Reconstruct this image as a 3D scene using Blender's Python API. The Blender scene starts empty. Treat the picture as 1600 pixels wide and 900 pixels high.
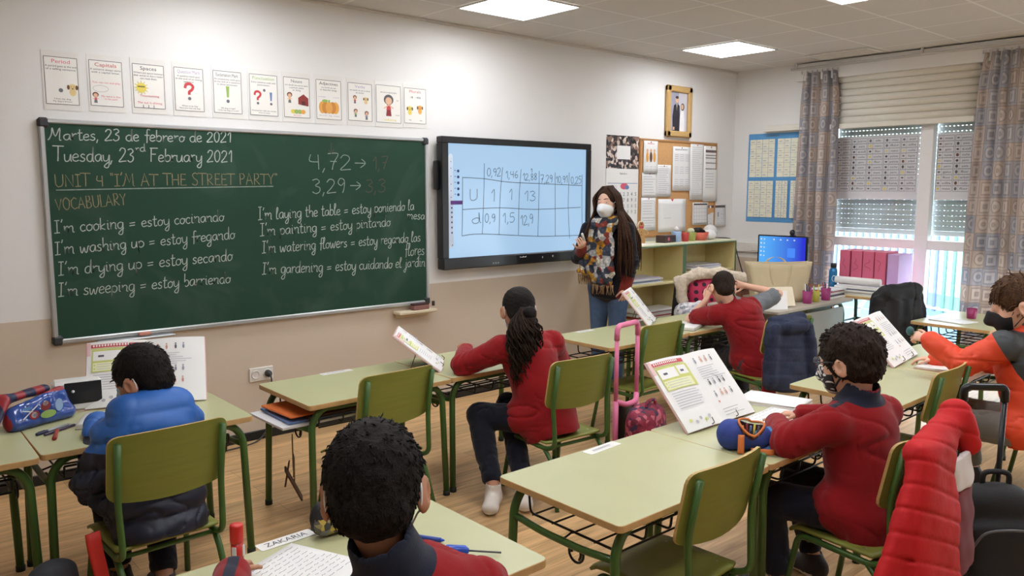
import bpy, math, random
import numpy as np
from mathutils import Vector, Matrix
random.seed(7)
rng = np.random.default_rng(7)
S = bpy.context.scene
COL = S.collection
PI = math.pi
# ------------------------------------------------------------------ camera, world, exposure
CAM_LOC = (-0.96434, -5.01706, 1.66076)
CAM_YAW, CAM_PITCH, CAM_ROLL, CAM_F = 41.18937, 7.03470, 0.11960, 1247.616
def make_camera():
    ya, pi_, ro = map(math.radians, (CAM_YAW, CAM_PITCH, CAM_ROLL))
    f = Vector((math.sin(ya) * math.cos(pi_), math.cos(ya) * math.cos(pi_), -math.sin(pi_)))
    r = Vector((math.cos(ya), -math.sin(ya), 0))
    u = r.cross(f)
    c, s = math.cos(ro), math.sin(ro)
    r2, u2 = c * r + s * u, -s * r + c * u
    cd = bpy.data.cameras.new('camera')
    co = bpy.data.objects.new('camera', cd)
    COL.objects.link(co)
    m = Matrix((r2, u2, -f)).transposed().to_4x4()
    m.translation = Vector(CAM_LOC)
    co.matrix_world = m
    cd.sensor_width = 36.0
    cd.lens = 36.0 * CAM_F / 1600.0
    cd.clip_start = 0.05
    S.camera = co
make_camera()
S.view_settings.view_transform = 'Standard'
S.view_settings.look = 'None'
S.view_settings.gamma = 1.0
S.view_settings.use_curve_mapping = False
S.view_settings.exposure = -0.08
SKY_STRENGTH = 13.0
PANEL_STRENGTH = 19.0
S.cycles.max_bounces = 8
S.cycles.diffuse_bounces = 5
S.cycles.glossy_bounces = 3
S.cycles.transparent_max_bounces = 12
S.cycles.sample_clamp_indirect = 6.0
S.cycles.use_denoising = True
w = bpy.data.worlds.new('overcast_sky')
S.world = w
w.use_nodes = True
wt = w.node_tree
wt.nodes.clear()
wo = wt.nodes.new('ShaderNodeOutputWorld')
wb = wt.nodes.new('ShaderNodeBackground')
wc = wt.nodes.new('ShaderNodeTexCoord')
wx = wt.nodes.new('ShaderNodeSeparateXYZ')
wr = wt.nodes.new('ShaderNodeValToRGB')
wr.color_ramp.elements[0].position = 0.0
wr.color_ramp.elements[0].color = (0.95, 0.97, 1.0, 1)
wr.color_ramp.elements[1].position = 0.8
wr.color_ramp.elements[1].color = (0.62, 0.76, 1.0, 1)
wt.links.new(wc.outputs['Generated'], wx.inputs[0])
wt.links.new(wx.outputs['Z'], wr.inputs[0])
wt.links.new(wr.outputs[0], wb.inputs[0])
wb.inputs[1].default_value = SKY_STRENGTH
wt.links.new(wb.outputs[0], wo.inputs[0])

# ------------------------------------------------------------------ materials
def lin(c):
    return tuple(((v / 255.0) / 12.92 if v <= 10.3 else ((v / 255.0 + 0.055) / 1.055) ** 2.4) for v in c)
MATS = {}
def nd(t, typ, **kw):
    n = t.nodes.new(typ)
    for k, v in kw.items():
        setattr(n, k, v)
    return n
def mat(name, rgb, rough=0.6, metal=0.0, var=0.06, scale=14.0, bump=0.0, bscale=120.0, spec=0.5, coat=0.0, stretch=None, sheen=0.0):
    """plain procedural surface: base colour gently varied by noise, optional noise bump"""
    if name in MATS:
        return MATS[name]
    m = bpy.data.materials.new(name)
    m.use_nodes = True
    t = m.node_tree
    b = t.nodes['Principled BSDF']
    b.inputs['Roughness'].default_value = rough
    b.inputs['Metallic'].default_value = metal
    b.inputs['Specular IOR Level'].default_value = spec
    b.inputs['Coat Weight'].default_value = coat
    b.inputs['Sheen Weight'].default_value = sheen
    tc = nd(t, 'ShaderNodeTexCoord')
    src = tc.outputs['Object']
    if stretch:
        mp = nd(t, 'ShaderNodeMapping')
        mp.inputs['Scale'].default_value = stretch
        t.links.new(src, mp.inputs[0])
        src = mp.outputs[0]
    no = nd(t, 'ShaderNodeTexNoise')
    no.inputs['Scale'].default_value = scale
    no.inputs['Detail'].default_value = 5
    t.links.new(src, no.inputs['Vector'])
    mr = nd(t, 'ShaderNodeMapRange')
    mr.inputs['From Min'].default_value = 0.25
    mr.inputs['From Max'].default_value = 0.75
    mr.inputs['To Min'].default_value = 1 - var
    mr.inputs['To Max'].default_value = 1 + var
    t.links.new(no.outputs['Fac'], mr.inputs['Value'])
    hs = nd(t, 'ShaderNodeHueSaturation')
    hs.inputs['Color'].default_value = (*lin(rgb), 1)
    t.links.new(mr.outputs[0], hs.inputs['Value'])
    t.links.new(hs.outputs[0], b.inputs['Base Color'])
    if bump:
        n2 = nd(t, 'ShaderNodeTexNoise')
        n2.inputs['Scale'].default_value = bscale
        n2.inputs['Detail'].default_value = 4
        t.links.new(src, n2.inputs['Vector'])
        bp = nd(t, 'ShaderNodeBump')
        bp.inputs['Strength'].default_value = bump
        bp.inputs['Distance'].default_value = 0.004
        t.links.new(n2.outputs['Fac'], bp.inputs['Height'])
        t.links.new(bp.outputs[0], b.inputs['Normal'])
    MATS[name] = m
    return m
def bsdf(m):
    return m.node_tree.nodes['Principled BSDF']
def emat(name, rgb, strength):
    if name in MATS:
        return MATS[name]
    m = bpy.data.materials.new(name)
    m.use_nodes = True
    b = bsdf(m)
    b.inputs['Base Color'].default_value = (0.02, 0.02, 0.02, 1)
    b.inputs['Emission Color'].default_value = (*lin(rgb), 1)
    b.inputs['Emission Strength'].default_value = strength
    b.inputs['Roughness'].default_value = 0.25
    MATS[name] = m
    return m

# ------------------------------------------------------------------ object bookkeeping
def _props(o, label=None, cat=None, group=None, kind=None):
    if label: o['label'] = label
    if cat: o['category'] = cat
    if group: o['group'] = group
    if kind: o['kind'] = kind
    return o
def thing(name, label, cat, loc=(0, 0, 0), rz=0.0, group=None):
    o = bpy.data.objects.new(name, None)
    COL.objects.link(o)
    o.location = loc
    o.rotation_euler = (0, 0, rz)
    o.empty_display_size = 0.1
    return _props(o, label, cat, group)
def dup(root, loc, rz, label, group=None):
    r = root.copy(); COL.objects.link(r)
    r.location = loc; r.rotation_euler = (0, 0, rz)
    r['label'] = label
    if group: r['group'] = group
    for ch in list(root.children):
        c = ch.copy(); COL.objects.link(c); c.parent = r
        for g in ch.children:
            d = g.copy(); COL.objects.link(d); d.parent = c
    return r
class G:
    """collects vertices, faces and a material per face; builds ONE mesh object"""
    def __init__(s):
        s.V = []; s.F = []; s.M = []; s.SM = []; s.UV = {}
        s.mats = []
    def mi(s, m):
        if m not in s.mats: s.mats.append(m)
        return s.mats.index(m)
    def add(s, V, F, m, smooth=False, T=None):
        o = len(s.V)
        if T is not None:
            V = [tuple(T @ Vector(v)) for v in V]
        s.V += [tuple(v) for v in V]
        k = s.mi(m)
        for f in F:
            s.F.append(tuple(i + o for i in f)); s.M.append(k); s.SM.append(smooth)
        return s
    def box(s, c, sz, m, ch=0.003, T=None, rz=0.0):
        hx, hy, hz = sz[0] / 2, sz[1] / 2, sz[2] / 2
        ch = min(ch, hx * .9, hy * .9, hz * .9)
        if ch <= 0.0002:
            V = [(x, y, z) for x in (-hx, hx) for y in (-hy, hy) for z in (-hz, hz)]
            F = [(0, 1, 3, 2), (4, 6, 7, 5), (0, 4, 5, 1), (2, 3, 7, 6), (0, 2, 6, 4), (1, 5, 7, 3)]
        else:
            V = []; idx = {}
            for ix in (-1, 1):
                for iy in (-1, 1):
                    for iz in (-1, 1):
                        for a in range(3):
                            p = [ix * (hx - ch), iy * (hy - ch), iz * (hz - ch)]
                            p[a] = (ix * hx, iy * hy, iz * hz)[a]
                            idx[(ix, iy, iz, a)] = len(V); V.append(tuple(p))
            F = []
            for a in range(3):
                b, c2 = (a + 1) % 3, (a + 2) % 3
                for sgn in (-1, 1):
                    q = []
                    for (u, v) in ((-1, -1), (1, -1), (1, 1), (-1, 1)):
                        k = [0, 0, 0]; k[a] = sgn; k[b] = u; k[c2] = v
                        q.append(idx[(*k, a)])
                    F.append(tuple(q if sgn > 0 else q[::-1]))
            for a in range(3):
                b, c2 = (a + 1) % 3, (a + 2) % 3
                for u in (-1, 1):
                    for v in (-1, 1):
                        k0 = [0, 0, 0]; k1 = [0, 0, 0]
                        k0[a] = -1; k1[a] = 1; k0[b] = k1[b] = u; k0[c2] = k1[c2] = v
                        q = (idx[(*k0, b)], idx[(*k1, b)], idx[(*k1, c2)], idx[(*k0, c2)])
                        F.append(q if u * v > 0 else q[::-1])
            for ix in (-1, 1):
                for iy in (-1, 1):
                    for iz in (-1, 1):
                        q = tuple(idx[(ix, iy, iz, a)] for a in range(3))
                        F.append(q if ix * iy * iz > 0 else q[::-1])
        M = Matrix.Translation(Vector(c)) @ Matrix.Rotation(rz, 4, 'Z')
        if T is not None: M = T @ M
        return s.add(V, F, m, False, M)
    def tube(s, path, r, m, n=8, closed=False, T=None, caps=True):
        P = [Vector(p) for p in path]
        N = len(P)
        rs = r if isinstance(r, (list, tuple)) else [r] * N
        tang = []
        for i in range(N):
            a = P[(i - 1) % N] if (closed or i > 0) else P[i]
            b = P[(i + 1) % N] if (closed or i < N - 1) else P[i]
            tang.append((b - a).normalized() if (b - a).length > 1e-9 else Vector((0, 0, 1)))
        up = Vector((0, 0, 1)) if abs(tang[0].z) < .9 else Vector((1, 0, 0))
        nv = (up - tang[0] * up.dot(tang[0])).normalized()
        V = []; F = []
        for i in range(N):
            t = tang[i]
            nv = (nv - t * nv.dot(t))
            nv = nv.normalized() if nv.length > 1e-6 else t.orthogonal().normalized()
            b = t.cross(nv)
            for j in range(n):
                a = 2 * PI * j / n
                V.append(tuple(P[i] + (nv * math.cos(a) + b * math.sin(a)) * rs[i]))
        for i in range(N if closed else N - 1):
            i2 = (i + 1) % N
            for j in range(n):
                j2 = (j + 1) % n
                F.append((i * n + j, i * n + j2, i2 * n + j2, i2 * n + j))
        if caps and not closed:
            F.append(tuple(range(n))[::-1]); F.append(tuple((N - 1) * n + j for j in range(n)))
        return s.add(V, F, m, True, T)
    def lathe(s, prof, m, n=20, T=None, smooth=True):
        V = []; F = []
        for (r, z) in prof:
            for j in range(n):
                a = 2 * PI * j / n
                V.append((r * math.cos(a), r * math.sin(a), z))
        for i in range(len(prof) - 1):
            for j in range(n):
                j2 = (j + 1) % n
                F.append((i * n + j, i * n + j2, (i + 1) * n + j2, (i + 1) * n + j))
        F.append(tuple(range(n))[::-1]); F.append(tuple((len(prof) - 1) * n + j for j in range(n)))
        return s.add(V, F, m, smooth, T)
    def ball(s, c, r, m, n=12, T=None):
        rr = r if isinstance(r, (tuple, list)) else (r, r, r)
        V = []; F = []
        k = n // 2
        for i in range(1, k):
            ph = PI * i / k
            for j in range(n):
                a = 2 * PI * j / n
                V.append((c[0] + rr[0] * math.sin(ph) * math.cos(a), c[1] + rr[1] * math.sin(ph) * math.sin(a), c[2] + rr[2] * math.cos(ph)))
        V.append((c[0], c[1], c[2] + rr[2])); V.append((c[0], c[1], c[2] - rr[2]))
        for i in range(k - 2):
            for j in range(n):
                j2 = (j + 1) % n
                F.append((i * n + j, (i + 1) * n + j, (i + 1) * n + j2, i * n + j2))
        t, b = len(V) - 2, len(V) - 1
        for j in range(n):
            j2 = (j + 1) % n
            F.append((t, j, j2)); F.append((b, (k - 2) * n + j2, (k - 2) * n + j))
        return s.add(V, F, m, True, T)
    def prism(s, poly, z0, z1, mt, ms=None, T=None, ch=0.0, mb=None):
        """polygon (CCW) extruded from z0 to z1, optional top/bottom chamfer"""
        ms = ms or mt; mb = mb or ms
        n = len(poly)
        def inset(d):
            if d <= 0: return list(poly)
            out = []
            for i in range(n):
                a, b, c = Vector(poly[i - 1]), Vector(poly[i]), Vector(poly[(i + 1) % n])
                n1 = Vector((-(b - a).y, (b - a).x)).normalized(); n2 = Vector((-(c - b).y, (c - b).x)).normalized()
                nn = (n1 + n2); l = nn.length
                nn = nn / l if l > 1e-6 else n1
                out.append(tuple(b + nn * d / max(.4, nn.dot(n1))))
            return out
        if ch > 0:
            rings = [(inset(ch), z0), (poly, z0 + ch), (poly, z1 - ch), (inset(ch), z1)]
        else:
            rings = [(poly, z0), (poly, z1)]
        V = []
        for r, z in rings: V += [(p[0], p[1], z) for p in r]
        F = []
        for k in range(len(rings) - 1):
            for i in range(n):
                j = (i + 1) % n
                F.append((k * n + i, k * n + j, (k + 1) * n + j, (k + 1) * n + i))
        s.add(V, F, ms, False, T)
        k = len(rings) - 1
        s.add([V[k * n + i] for i in range(n)], [tuple(range(n))], mt, False, T)
        s.add([V[i] for i in range(n)], [tuple(range(n))[::-1]], mb, False, T)
        return s
    def sheet(s, fn, nu, nv, m, th=0.003, T=None, smooth=True, m2=None):
        """thin cloth / paper: fn(u,v)->point, two sides and a rim, UV stored"""
        P = np.array([[fn(i / nu, j / nv) for j in range(nv + 1)] for i in range(nu + 1)], float)
        du = np.gradient(P, axis=0); dv = np.gradient(P, axis=1)
        nn = np.cross(du, dv); nn /= (np.linalg.norm(nn, axis=2, keepdims=True) + 1e-12)
        A = P + nn * th / 2; B = P - nn * th / 2
        W = nv + 1; K = (nu + 1) * W
        V = [tuple(p) for p in A.reshape(-1, 3)] + [tuple(p) for p in B.reshape(-1, 3)]
        F = []; F2 = []
        for i in range(nu):
            for j in range(nv):
                a, b, c, d = i * W + j, (i + 1) * W + j, (i + 1) * W + j + 1, i * W + j + 1
                F.append((a, b, c, d)); F2.append((K + a, K + d, K + c, K + b))
        rim = [i * W for i in range(nu + 1)] + [nu * W + j for j in range(1, nv + 1)] + [i * W + nv for i in range(nu - 1, -1, -1)] + [j for j in range(nv - 1, 0, -1)]
        R = []
        for q in range(len(rim)):
            a, b = rim[q], rim[(q + 1) % len(rim)]
            R.append((a, K + a, K + b, b))
        o = len(s.V)
        for i in range(nu + 1):
            for j in range(W):
                s.UV[o + i * W + j] = (i / nu, j / nv); s.UV[o + K + i * W + j] = (i / nu, j / nv)
        s.add(V, F + R, m, smooth, T)
        k = s.mi(m2 or m)
        for f in F2:
            s.F.append(tuple(i + o for i in f)); s.M.append(k); s.SM.append(smooth)
        return s
    def build(s, name, parent=None, loc=None, rz=0.0):
        me = bpy.data.meshes.new(name)
        me.from_pydata(s.V, [], s.F)
        for m in s.mats: me.materials.append(m)
        me.polygons.foreach_set('material_index', s.M)
        me.polygons.foreach_set('use_smooth', s.SM)
        if s.UV:
            uv = me.uv_layers.new(name='UVMap')
            for l in me.loops:
                uv.data[l.index].uv = s.UV.get(l.vertex_index, (0, 0))
        me.update()
        o = bpy.data.objects.new(name, me)
        COL.objects.link(o)
        if parent: o.parent = parent
        if loc is not None: o.location = loc
        if rz: o.rotation_euler = (0, 0, rz)
        return o
def struct(g, name):
    o = g.build(name)
    o['kind'] = 'structure'
    return o
def fillet(pts, rad, k=5):
    P = [Vector(p) for p in pts]
    out = [P[0]]
    for i in range(1, len(P) - 1):
        a, b, c = P[i - 1], P[i], P[i + 1]
        d1 = (a - b); d2 = (c - b)
        r = min(rad, d1.length * .49, d2.length * .49)
        p, q = b + d1.normalized() * r, b + d2.normalized() * r
        for t in range(k + 1):
            t /= k
            out.append(p * (1 - t) ** 2 + b * 2 * t * (1 - t) + q * t * t)
    out.append(P[-1])
    return out
def catmull(pts, k=5, closed=False):
    P = [Vector(p) for p in pts]; n = len(P); out = []
    rngi = range(n if closed else n - 1)
    for i in rngi:
        p0 = P[(i - 1) % n] if (closed or i > 0) else P[i]
        p1 = P[i]; p2 = P[(i + 1) % n]
        p3 = P[(i + 2) % n] if (closed or i + 2 < n) else p2
        for t in range(k):
            t /= k
            out.append(0.5 * ((2 * p1) + (p2 - p0) * t + (2 * p0 - 5 * p1 + 4 * p2 - p3) * t * t + (3 * p1 - p0 - 3 * p2 + p3) * t ** 3))
    if not closed: out.append(P[-1])
    return out
def rrect(w, h, r, k=4, cx=0, cy=0):
    out = []
    for (sx, sy, a0) in ((1, -1, -PI / 2), (1, 1, 0), (-1, 1, PI / 2), (-1, -1, PI)):
        for i in range(k + 1):
            a = a0 + (PI / 2) * i / k
            out.append((cx + sx * (w / 2 - r) + r * math.cos(a), cy + sy * (h / 2 - r) + r * math.sin(a)))
    return out
def frame(o, x, y):
    """matrix whose local x,y span a plane, z = normal"""
    x = Vector(x).normalized(); y = Vector(y); y = (y - x * y.dot(x)).normalized()
    m = Matrix((x, y, x.cross(y))).transposed().to_4x4()
    m.translation = Vector(o)
    return m

# ------------------------------------------------------------------ printed / written marks on flat faces
_font_cache = {}
def text_mesh(txt):
    if txt in _font_cache: return _font_cache[txt]
    cu = bpy.data.curves.new('txt', 'FONT')
    cu.body = txt; cu.size = 1.0; cu.resolution_u = 2
    ob = bpy.data.objects.new('txt', cu)
    COL.objects.link(ob)
    dg = bpy.context.evaluated_depsgraph_get()
    me = bpy.data.meshes.new_from_object(ob.evaluated_get(dg))
    V = [(v.co.x, v.co.y) for v in me.vertices]
    F = [tuple(p.vertices) for p in me.polygons]
    bpy.data.objects.remove(ob); bpy.data.curves.remove(cu); bpy.data.meshes.remove(me)
    _font_cache[txt] = (V, F)
    return V, F
class Ink:
    """flat marks in a local (u,v) plane, laid one above another by fractions of a millimetre"""
    def __init__(s, T, lift=0.0006, step=0.00012):
        s.g = G(); s.T = T; s.z = lift; s.step = step
    def _z(s):
        s.z += s.step; return s.z
    def poly(s, pts, m):
        z = s._z()
        s.g.add([(p[0], p[1], z) for p in pts], [tuple(range(len(pts)))], m, False, s.T); return s
    def rect(s, x0, y0, x1, y1, m):
        return s.poly([(x0, y0), (x1, y0), (x1, y1), (x0, y1)], m)
    def ell(s, cx, cy, rx, ry, m, n=18):
        return s.poly([(cx + rx * math.cos(2 * PI * i / n), cy + ry * math.sin(2 * PI * i / n)) for i in range(n)], m)
    def line(s, pts, wd, m, z=None):
        z = s._z() if z is None else z
        P = [Vector(p) for p in pts]
        V = []
        for i in range(len(P)):
            a = P[max(i - 1, 0)]; b = P[min(i + 1, len(P) - 1)]
            d = (b - a); d = d.normalized() if d.length > 1e-9 else Vector((1, 0))
            nrm = Vector((-d.y, d.x)) * wd / 2
            V += [(P[i].x + nrm.x, P[i].y + nrm.y, z), (P[i].x - nrm.x, P[i].y - nrm.y, z)]
        F = [(2 * i + 1, 2 * i + 3, 2 * i + 2, 2 * i) for i in range(len(P) - 1)]
        s.g.add(V, F, m, False, s.T); return s
    def border(s, x0, y0, x1, y1, wd, m):
        z = s._z()
        s.line([(x0, y0), (x1, y0)], wd, m, z); s.line([(x1, y0), (x1, y1)], wd, m, z)
        s.line([(x1, y1), (x0, y1)], wd, m, z); s.line([(x0, y1), (x0, y0)], wd, m, z); return s
    def text(s, txt, x, y, h, m, width=None, center=False, rot=0.0):
        V, F = text_mesh(txt)
        if not V: return s
        w0 = max(v[0] for v in V)
        k = h / 0.72
        kx = k if width is None else width / w0
        ox = x - (w0 * kx / 2 if center else 0)
        z = s._z(); c, sn = math.cos(rot), math.sin(rot)
        pts = []
        for v in V:
            a, b = v[0] * kx, v[1] * k
            pts.append((ox + a * c - b * sn, y + a * sn + b * c, z))
        s.g.add(pts, F, m, False, s.T); return s
    def build(s, name, parent=None):
        return s.g.build(name, parent)
# ------------------------------------------------------------------ single-stroke handwriting (x-height .5, capitals 1.0)
GL = {
'a': '.5;.42,.44 .28,.5 .1,.4 .06,.18 .18,.02 .34,.1 .43,.46 .43,.12 .5,.02',
'b': '.46;.08,1 .08,.05 .08,.3 .22,.5 .4,.4 .4,.12 .24,0 .08,.08',
'c': '.42;.38,.42 .24,.5 .08,.36 .08,.14 .22,0 .4,.08',
'd': '.52;.42,.42 .26,.5 .08,.36 .08,.12 .22,0 .38,.12 .44,1 .44,.1 .52,.02',
'e': '.44;.06,.24 .36,.3 .34,.46 .2,.5 .06,.34 .08,.1 .22,0 .42,.08',
'f': '.36;.4,.94 .28,1 .2,.86 .2,0 .16,-.12|.04,.5 .38,.5',
'g': '.5;.42,.44 .26,.5 .08,.38 .08,.14 .22,.02 .38,.12 .44,.48 .42,-.3 .26,-.46 .12,-.34 .3,-.12 .5,.04',
'h': '.5;.08,1 .08,0 .1,.3 .26,.5 .4,.38 .4,.04 .5,.02',
'i': '.26;.08,.4 .12,.5 .12,.08 .24,.02|.13,.68 .14,.72',
'j': '.3;.18,.5 .18,-.3 .06,-.44 -.04,-.3 .3,.04|.19,.68 .2,.72',
'k': '.46;.08,1 .08,0|.4,.5 .1,.22 .42,0',
'l': '.28;.06,.4 .2,.8 .16,1 .08,.86 .08,.12 .16,0 .28,.06',
'm': '.74;.04,.46 .08,.5 .08,0 .1,.34 .24,.5 .34,.4 .34,0 .36,.34 .5,.5 .62,.4 .62,.04 .72,.02',
'n': '.5;.04,.46 .08,.5 .08,0 .1,.34 .26,.5 .4,.4 .4,.04 .5,.02',
'o': '.46;.26,.5 .08,.36 .08,.12 .22,0 .38,.12 .4,.36 .26,.5 .34,.42 .48,.44',
'p': '.48;.08,.5 .08,-.46 .08,.3 .22,.5 .42,.38 .42,.14 .26,0 .08,.1',
'q': '.48;.42,.44 .26,.5 .08,.38 .08,.14 .22,0 .38,.12 .44,.5 .44,-.44',
'r': '.38;.06,.46 .1,.5 .1,0 .12,.34 .26,.5 .38,.46',
's': '.4;.34,.42 .22,.5 .1,.4 .16,.28 .32,.18 .3,.04 .16,0 .04,.08',
't': '.36;.16,.86 .16,.1 .26,0 .38,.06|.02,.56 .34,.58',
'u': '.5;.06,.5 .06,.12 .18,0 .34,.1 .42,.5 .42,.08 .5,.02',
'v': '.44;.04,.5 .2,0 .36,.44 .44,.48',
'w': '.66;.04,.5 .1,.06 .2,.02 .32,.4 .38,.06 .48,.02 .58,.46 .66,.46',
'x': '.42;.04,.5 .38,0|.38,.5 .04,0',
'y': '.48;.06,.5 .1,.14 .22,.04 .38,.16 .44,.5 .42,-.28 .28,-.46 .14,-.34 .3,-.12 .48,.04',
'z': '.4;.04,.5 .36,.5 .06,0 .38,0',
'M': '.86;-.08,.02 .02,.06 .16,.5 .2,1 .4,.3 .66,1 .66,.05 .76,0',
'T': '.6;-.06,1 .62,.98|.28,.98 .28,.5 .26,0',
'U': '.62;.06,1 .06,.2 .2,0 .42,.06 .52,.3 .52,1',
'N': '.64;.06,0 .06,1 .52,0 .52,1',
'I': '.4;.02,1 .36,1|.19,1 .19,0|0,0 .38,.02',
'F': '.54;.08,1 .08,0|.0,1 .54,1|.08,.56 .4,.56',
'A': '.64;.02,0 .28,1 .56,0|.12,.36 .46,.36',
'H': '.6;.06,1 .06,0|.5,1 .5,0|.06,.5 .5,.5',
'E': '.52;.46,.96 .1,1 .08,0 .48,.02|.08,.52 .4,.52',
'S': '.54;.46,.88 .28,1 .1,.84 .2,.56 .42,.36 .4,.08 .22,0 .04,.12',
'R': '.58;.08,0 .08,1 .36,.96 .42,.72 .3,.52 .08,.5 .5,0',
'P': '.54;.08,0 .08,1 .36,.96 .44,.74 .32,.52 .08,.5',
'Y': '.56;.04,1 .28,.52 .52,1|.28,.52 .26,0',
'V': '.58;.04,1 .26,0 .52,1',
'O': '.64;.3,1 .08,.74 .08,.26 .28,0 .5,.22 .54,.74 .3,1',
'C': '.58;.5,.86 .32,1 .08,.74 .08,.24 .28,0 .52,.12',
'B': '.56;.08,0 .08,1 .34,.96 .38,.66 .1,.52 .4,.46 .46,.14 .28,0 .08,0',
'L': '.5;.08,1 .08,0 .46,.02',
'Z': '.54;.06,1 .48,1 .06,0 .5,0', 'K': '.56;.08,1 .08,0|.48,1 .1,.46 .5,0', 'D': '.6;.08,0 .08,1 .36,.9 .5,.5 .36,.1 .08,0',
'0': '.52;.26,.9 .08,.68 .08,.24 .24,0 .42,.22 .44,.68 .26,.9',
'1': '.36;.06,.62 .26,.9 .26,0',
'2': '.54;.06,.7 .18,.9 .38,.86 .42,.64 .24,.3 .04,0 .3,.02 .5,.04',
'3': '.5;.06,.84 .28,.92 .4,.72 .2,.5 .4,.36 .4,.1 .2,-.02 .04,.1',
'4': '.54;.1,.9 .06,.5 .42,.46|.4,.9 .42,0',
'5': '.5;.42,.9 .12,.9 .1,.54 .32,.56 .44,.3 .3,.02 .06,.06',
'6': '.5;.36,.9 .14,.62 .08,.24 .22,0 .4,.14 .36,.42 .1,.34',
'7': '.52;.04,.88 .46,.9 .3,.4 .22,0|.14,.46 .42,.46',
'8': '.5;.26,.48 .1,.68 .24,.9 .4,.7 .1,.24 .24,0 .42,.2 .26,.48',
'9': '.5;.4,.64 .24,.46 .08,.64 .22,.9 .4,.78 .4,.3 .3,0',
',': '.22;.12,.08 .04,-.2', '=': '.56;.06,.36 .46,.4|.06,.16 .46,.2', '"': '.3;.08,1.06 .12,.84|.2,1.06 .22,.84', "'": '.2;.14,1.06 .06,.82',
'-': '.4;.04,.4 .34,.4', '>': '.9;.02,.46 .8,.46|.5,.76 .8,.46 .46,.12', ' ': '.34', '~': '.3;.1,.7 .2,.86',
}
def _glyph(ch):
    d = GL.get(ch, ' .3')
    p = d.split(';')
    w = float(p[0]); st = []
    if len(p) > 1:
        for q in p[1].split('|'):
            st.append([tuple(map(float, a.split(','))) for a in q.split()])
    return w, st
SHARP = set('UNIFAHERPYVLTEMZKBDC')
def write(ink, txt, p0, p1, h, wd, m, caps=False, slant=0.08, jit=0.012):
    """handwritten line from baseline point p0 to p1 on the ink plane"""
    tot = sum(_glyph(c)[0] for c in txt)
    L = math.hypot(p1[0] - p0[0], p1[1] - p0[1])
    kx = L / tot
    ang = math.atan2(p1[1] - p0[1], p1[0] - p0[0])
    ca, sa = math.cos(ang), math.sin(ang)
    x = 0.0
    z = ink._z()
    for ch in txt:
        w_, st = _glyph(ch)
        dy = random.uniform(-jit, jit); sc = random.uniform(.94, 1.06)
        for s_ in st:
            pts = [Vector((a + random.uniform(-jit, jit), b * sc + dy)) for a, b in s_]
            if len(pts) > 2 and not (caps and ch in SHARP): pts = catmull(pts, 4)
            out = []
            for p in pts:
                u = (x + p.x) * kx + p.y * slant * h; v = p.y * h
                out.append((p0[0] + u * ca - v * sa, p0[1] + u * sa + v * ca))
            ink.line(out, wd, m, z)
        x += w_
# ------------------------------------------------------------------ the room
XL, XR, YB, ZC = -3.3, 6.62, -6.7, 2.908
def wall_mat(name, split=0.938, top=(231, 229, 226), low=(206, 190, 170)):
    m = mat(name, top, rough=.75, var=.015, scale=1.5, bump=.12, bscale=60)
    t = m.node_tree; b = bsdf(m)
    ge = nd(t, 'ShaderNodeNewGeometry'); sp = nd(t, 'ShaderNodeSeparateXYZ')
    t.links.new(ge.outputs['Position'], sp.inputs[0])
    gt = nd(t, 'ShaderNodeMath', operation='GREATER_THAN'); gt.inputs[1].default_value = split
    t.links.new(sp.outputs['Z'], gt.inputs[0])
    mx = nd(t, 'ShaderNodeMix', data_type='RGBA')
    mx.inputs['A'].default_value = (*lin(low), 1)
    src = b.inputs['Base Color'].links[0].from_socket
    t.links.new(gt.outputs[0], mx.inputs['Factor']); t.links.new(src, mx.inputs['B'])
    t.links.new(mx.outputs['Result'], b.inputs['Base Color'])
    return m
def floor_mat():
    m = mat('oak_vinyl_floor', (216, 180, 132), rough=.36, var=.1, scale=2.2, stretch=(1.2, 14, 1), spec=.4)
    t = m.node_tree; b = bsdf(m)
    ge = nd(t, 'ShaderNodeNewGeometry')
    br = nd(t, 'ShaderNodeTexBrick')
    br.offset = .37; br.inputs['Scale'].default_value = 1.0
    br.inputs['Brick Width'].default_value = 1.25; br.inputs['Row Height'].default_value = .16
    br.inputs['Mortar Size'].default_value = .0012; br.inputs['Bias'].default_value = 0
    br.inputs['Color1'].default_value = (.78, .78, .78, 1); br.inputs['Color2'].default_value = (1.12, 1.1, 1.08, 1); br.inputs['Mortar'].default_value = (.45, .4, .35, 1)
    t.links.new(ge.outputs['Position'], br.inputs['Vector'])
    wv = nd(t, 'ShaderNodeTexNoise'); wv.inputs['Scale'].default_value = 3.0; wv.inputs['Detail'].default_value = 8; wv.inputs['Distortion'].default_value = 1.2
    mp = nd(t, 'ShaderNodeMapping'); mp.inputs['Scale'].default_value = (.7, 9, 1)
    t.links.new(ge.outputs['Position'], mp.inputs[0]); t.links.new(mp.outputs[0], wv.inputs['Vector'])
    cr = nd(t, 'ShaderNodeValToRGB')
    cr.color_ramp.elements[0].position = .3; cr.color_ramp.elements[0].color = (.66, .6, .54, 1)
    cr.color_ramp.elements[1].position = .7; cr.color_ramp.elements[1].color = (1.1, 1.08, 1.04, 1)
    t.links.new(wv.outputs['Fac'], cr.inputs[0])
    src = b.inputs['Base Color'].links[0].from_socket
    for other in (br.outputs['Color'], cr.outputs[0]):
        mx = nd(t, 'ShaderNodeMix', data_type='RGBA', blend_type='MULTIPLY'); mx.inputs['Factor'].default_value = 1
        t.links.new(src, mx.inputs['A']); t.links.new(other, mx.inputs['B']); src = mx.outputs['Result']
    t.links.new(src, b.inputs['Base Color'])
    return m
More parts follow.
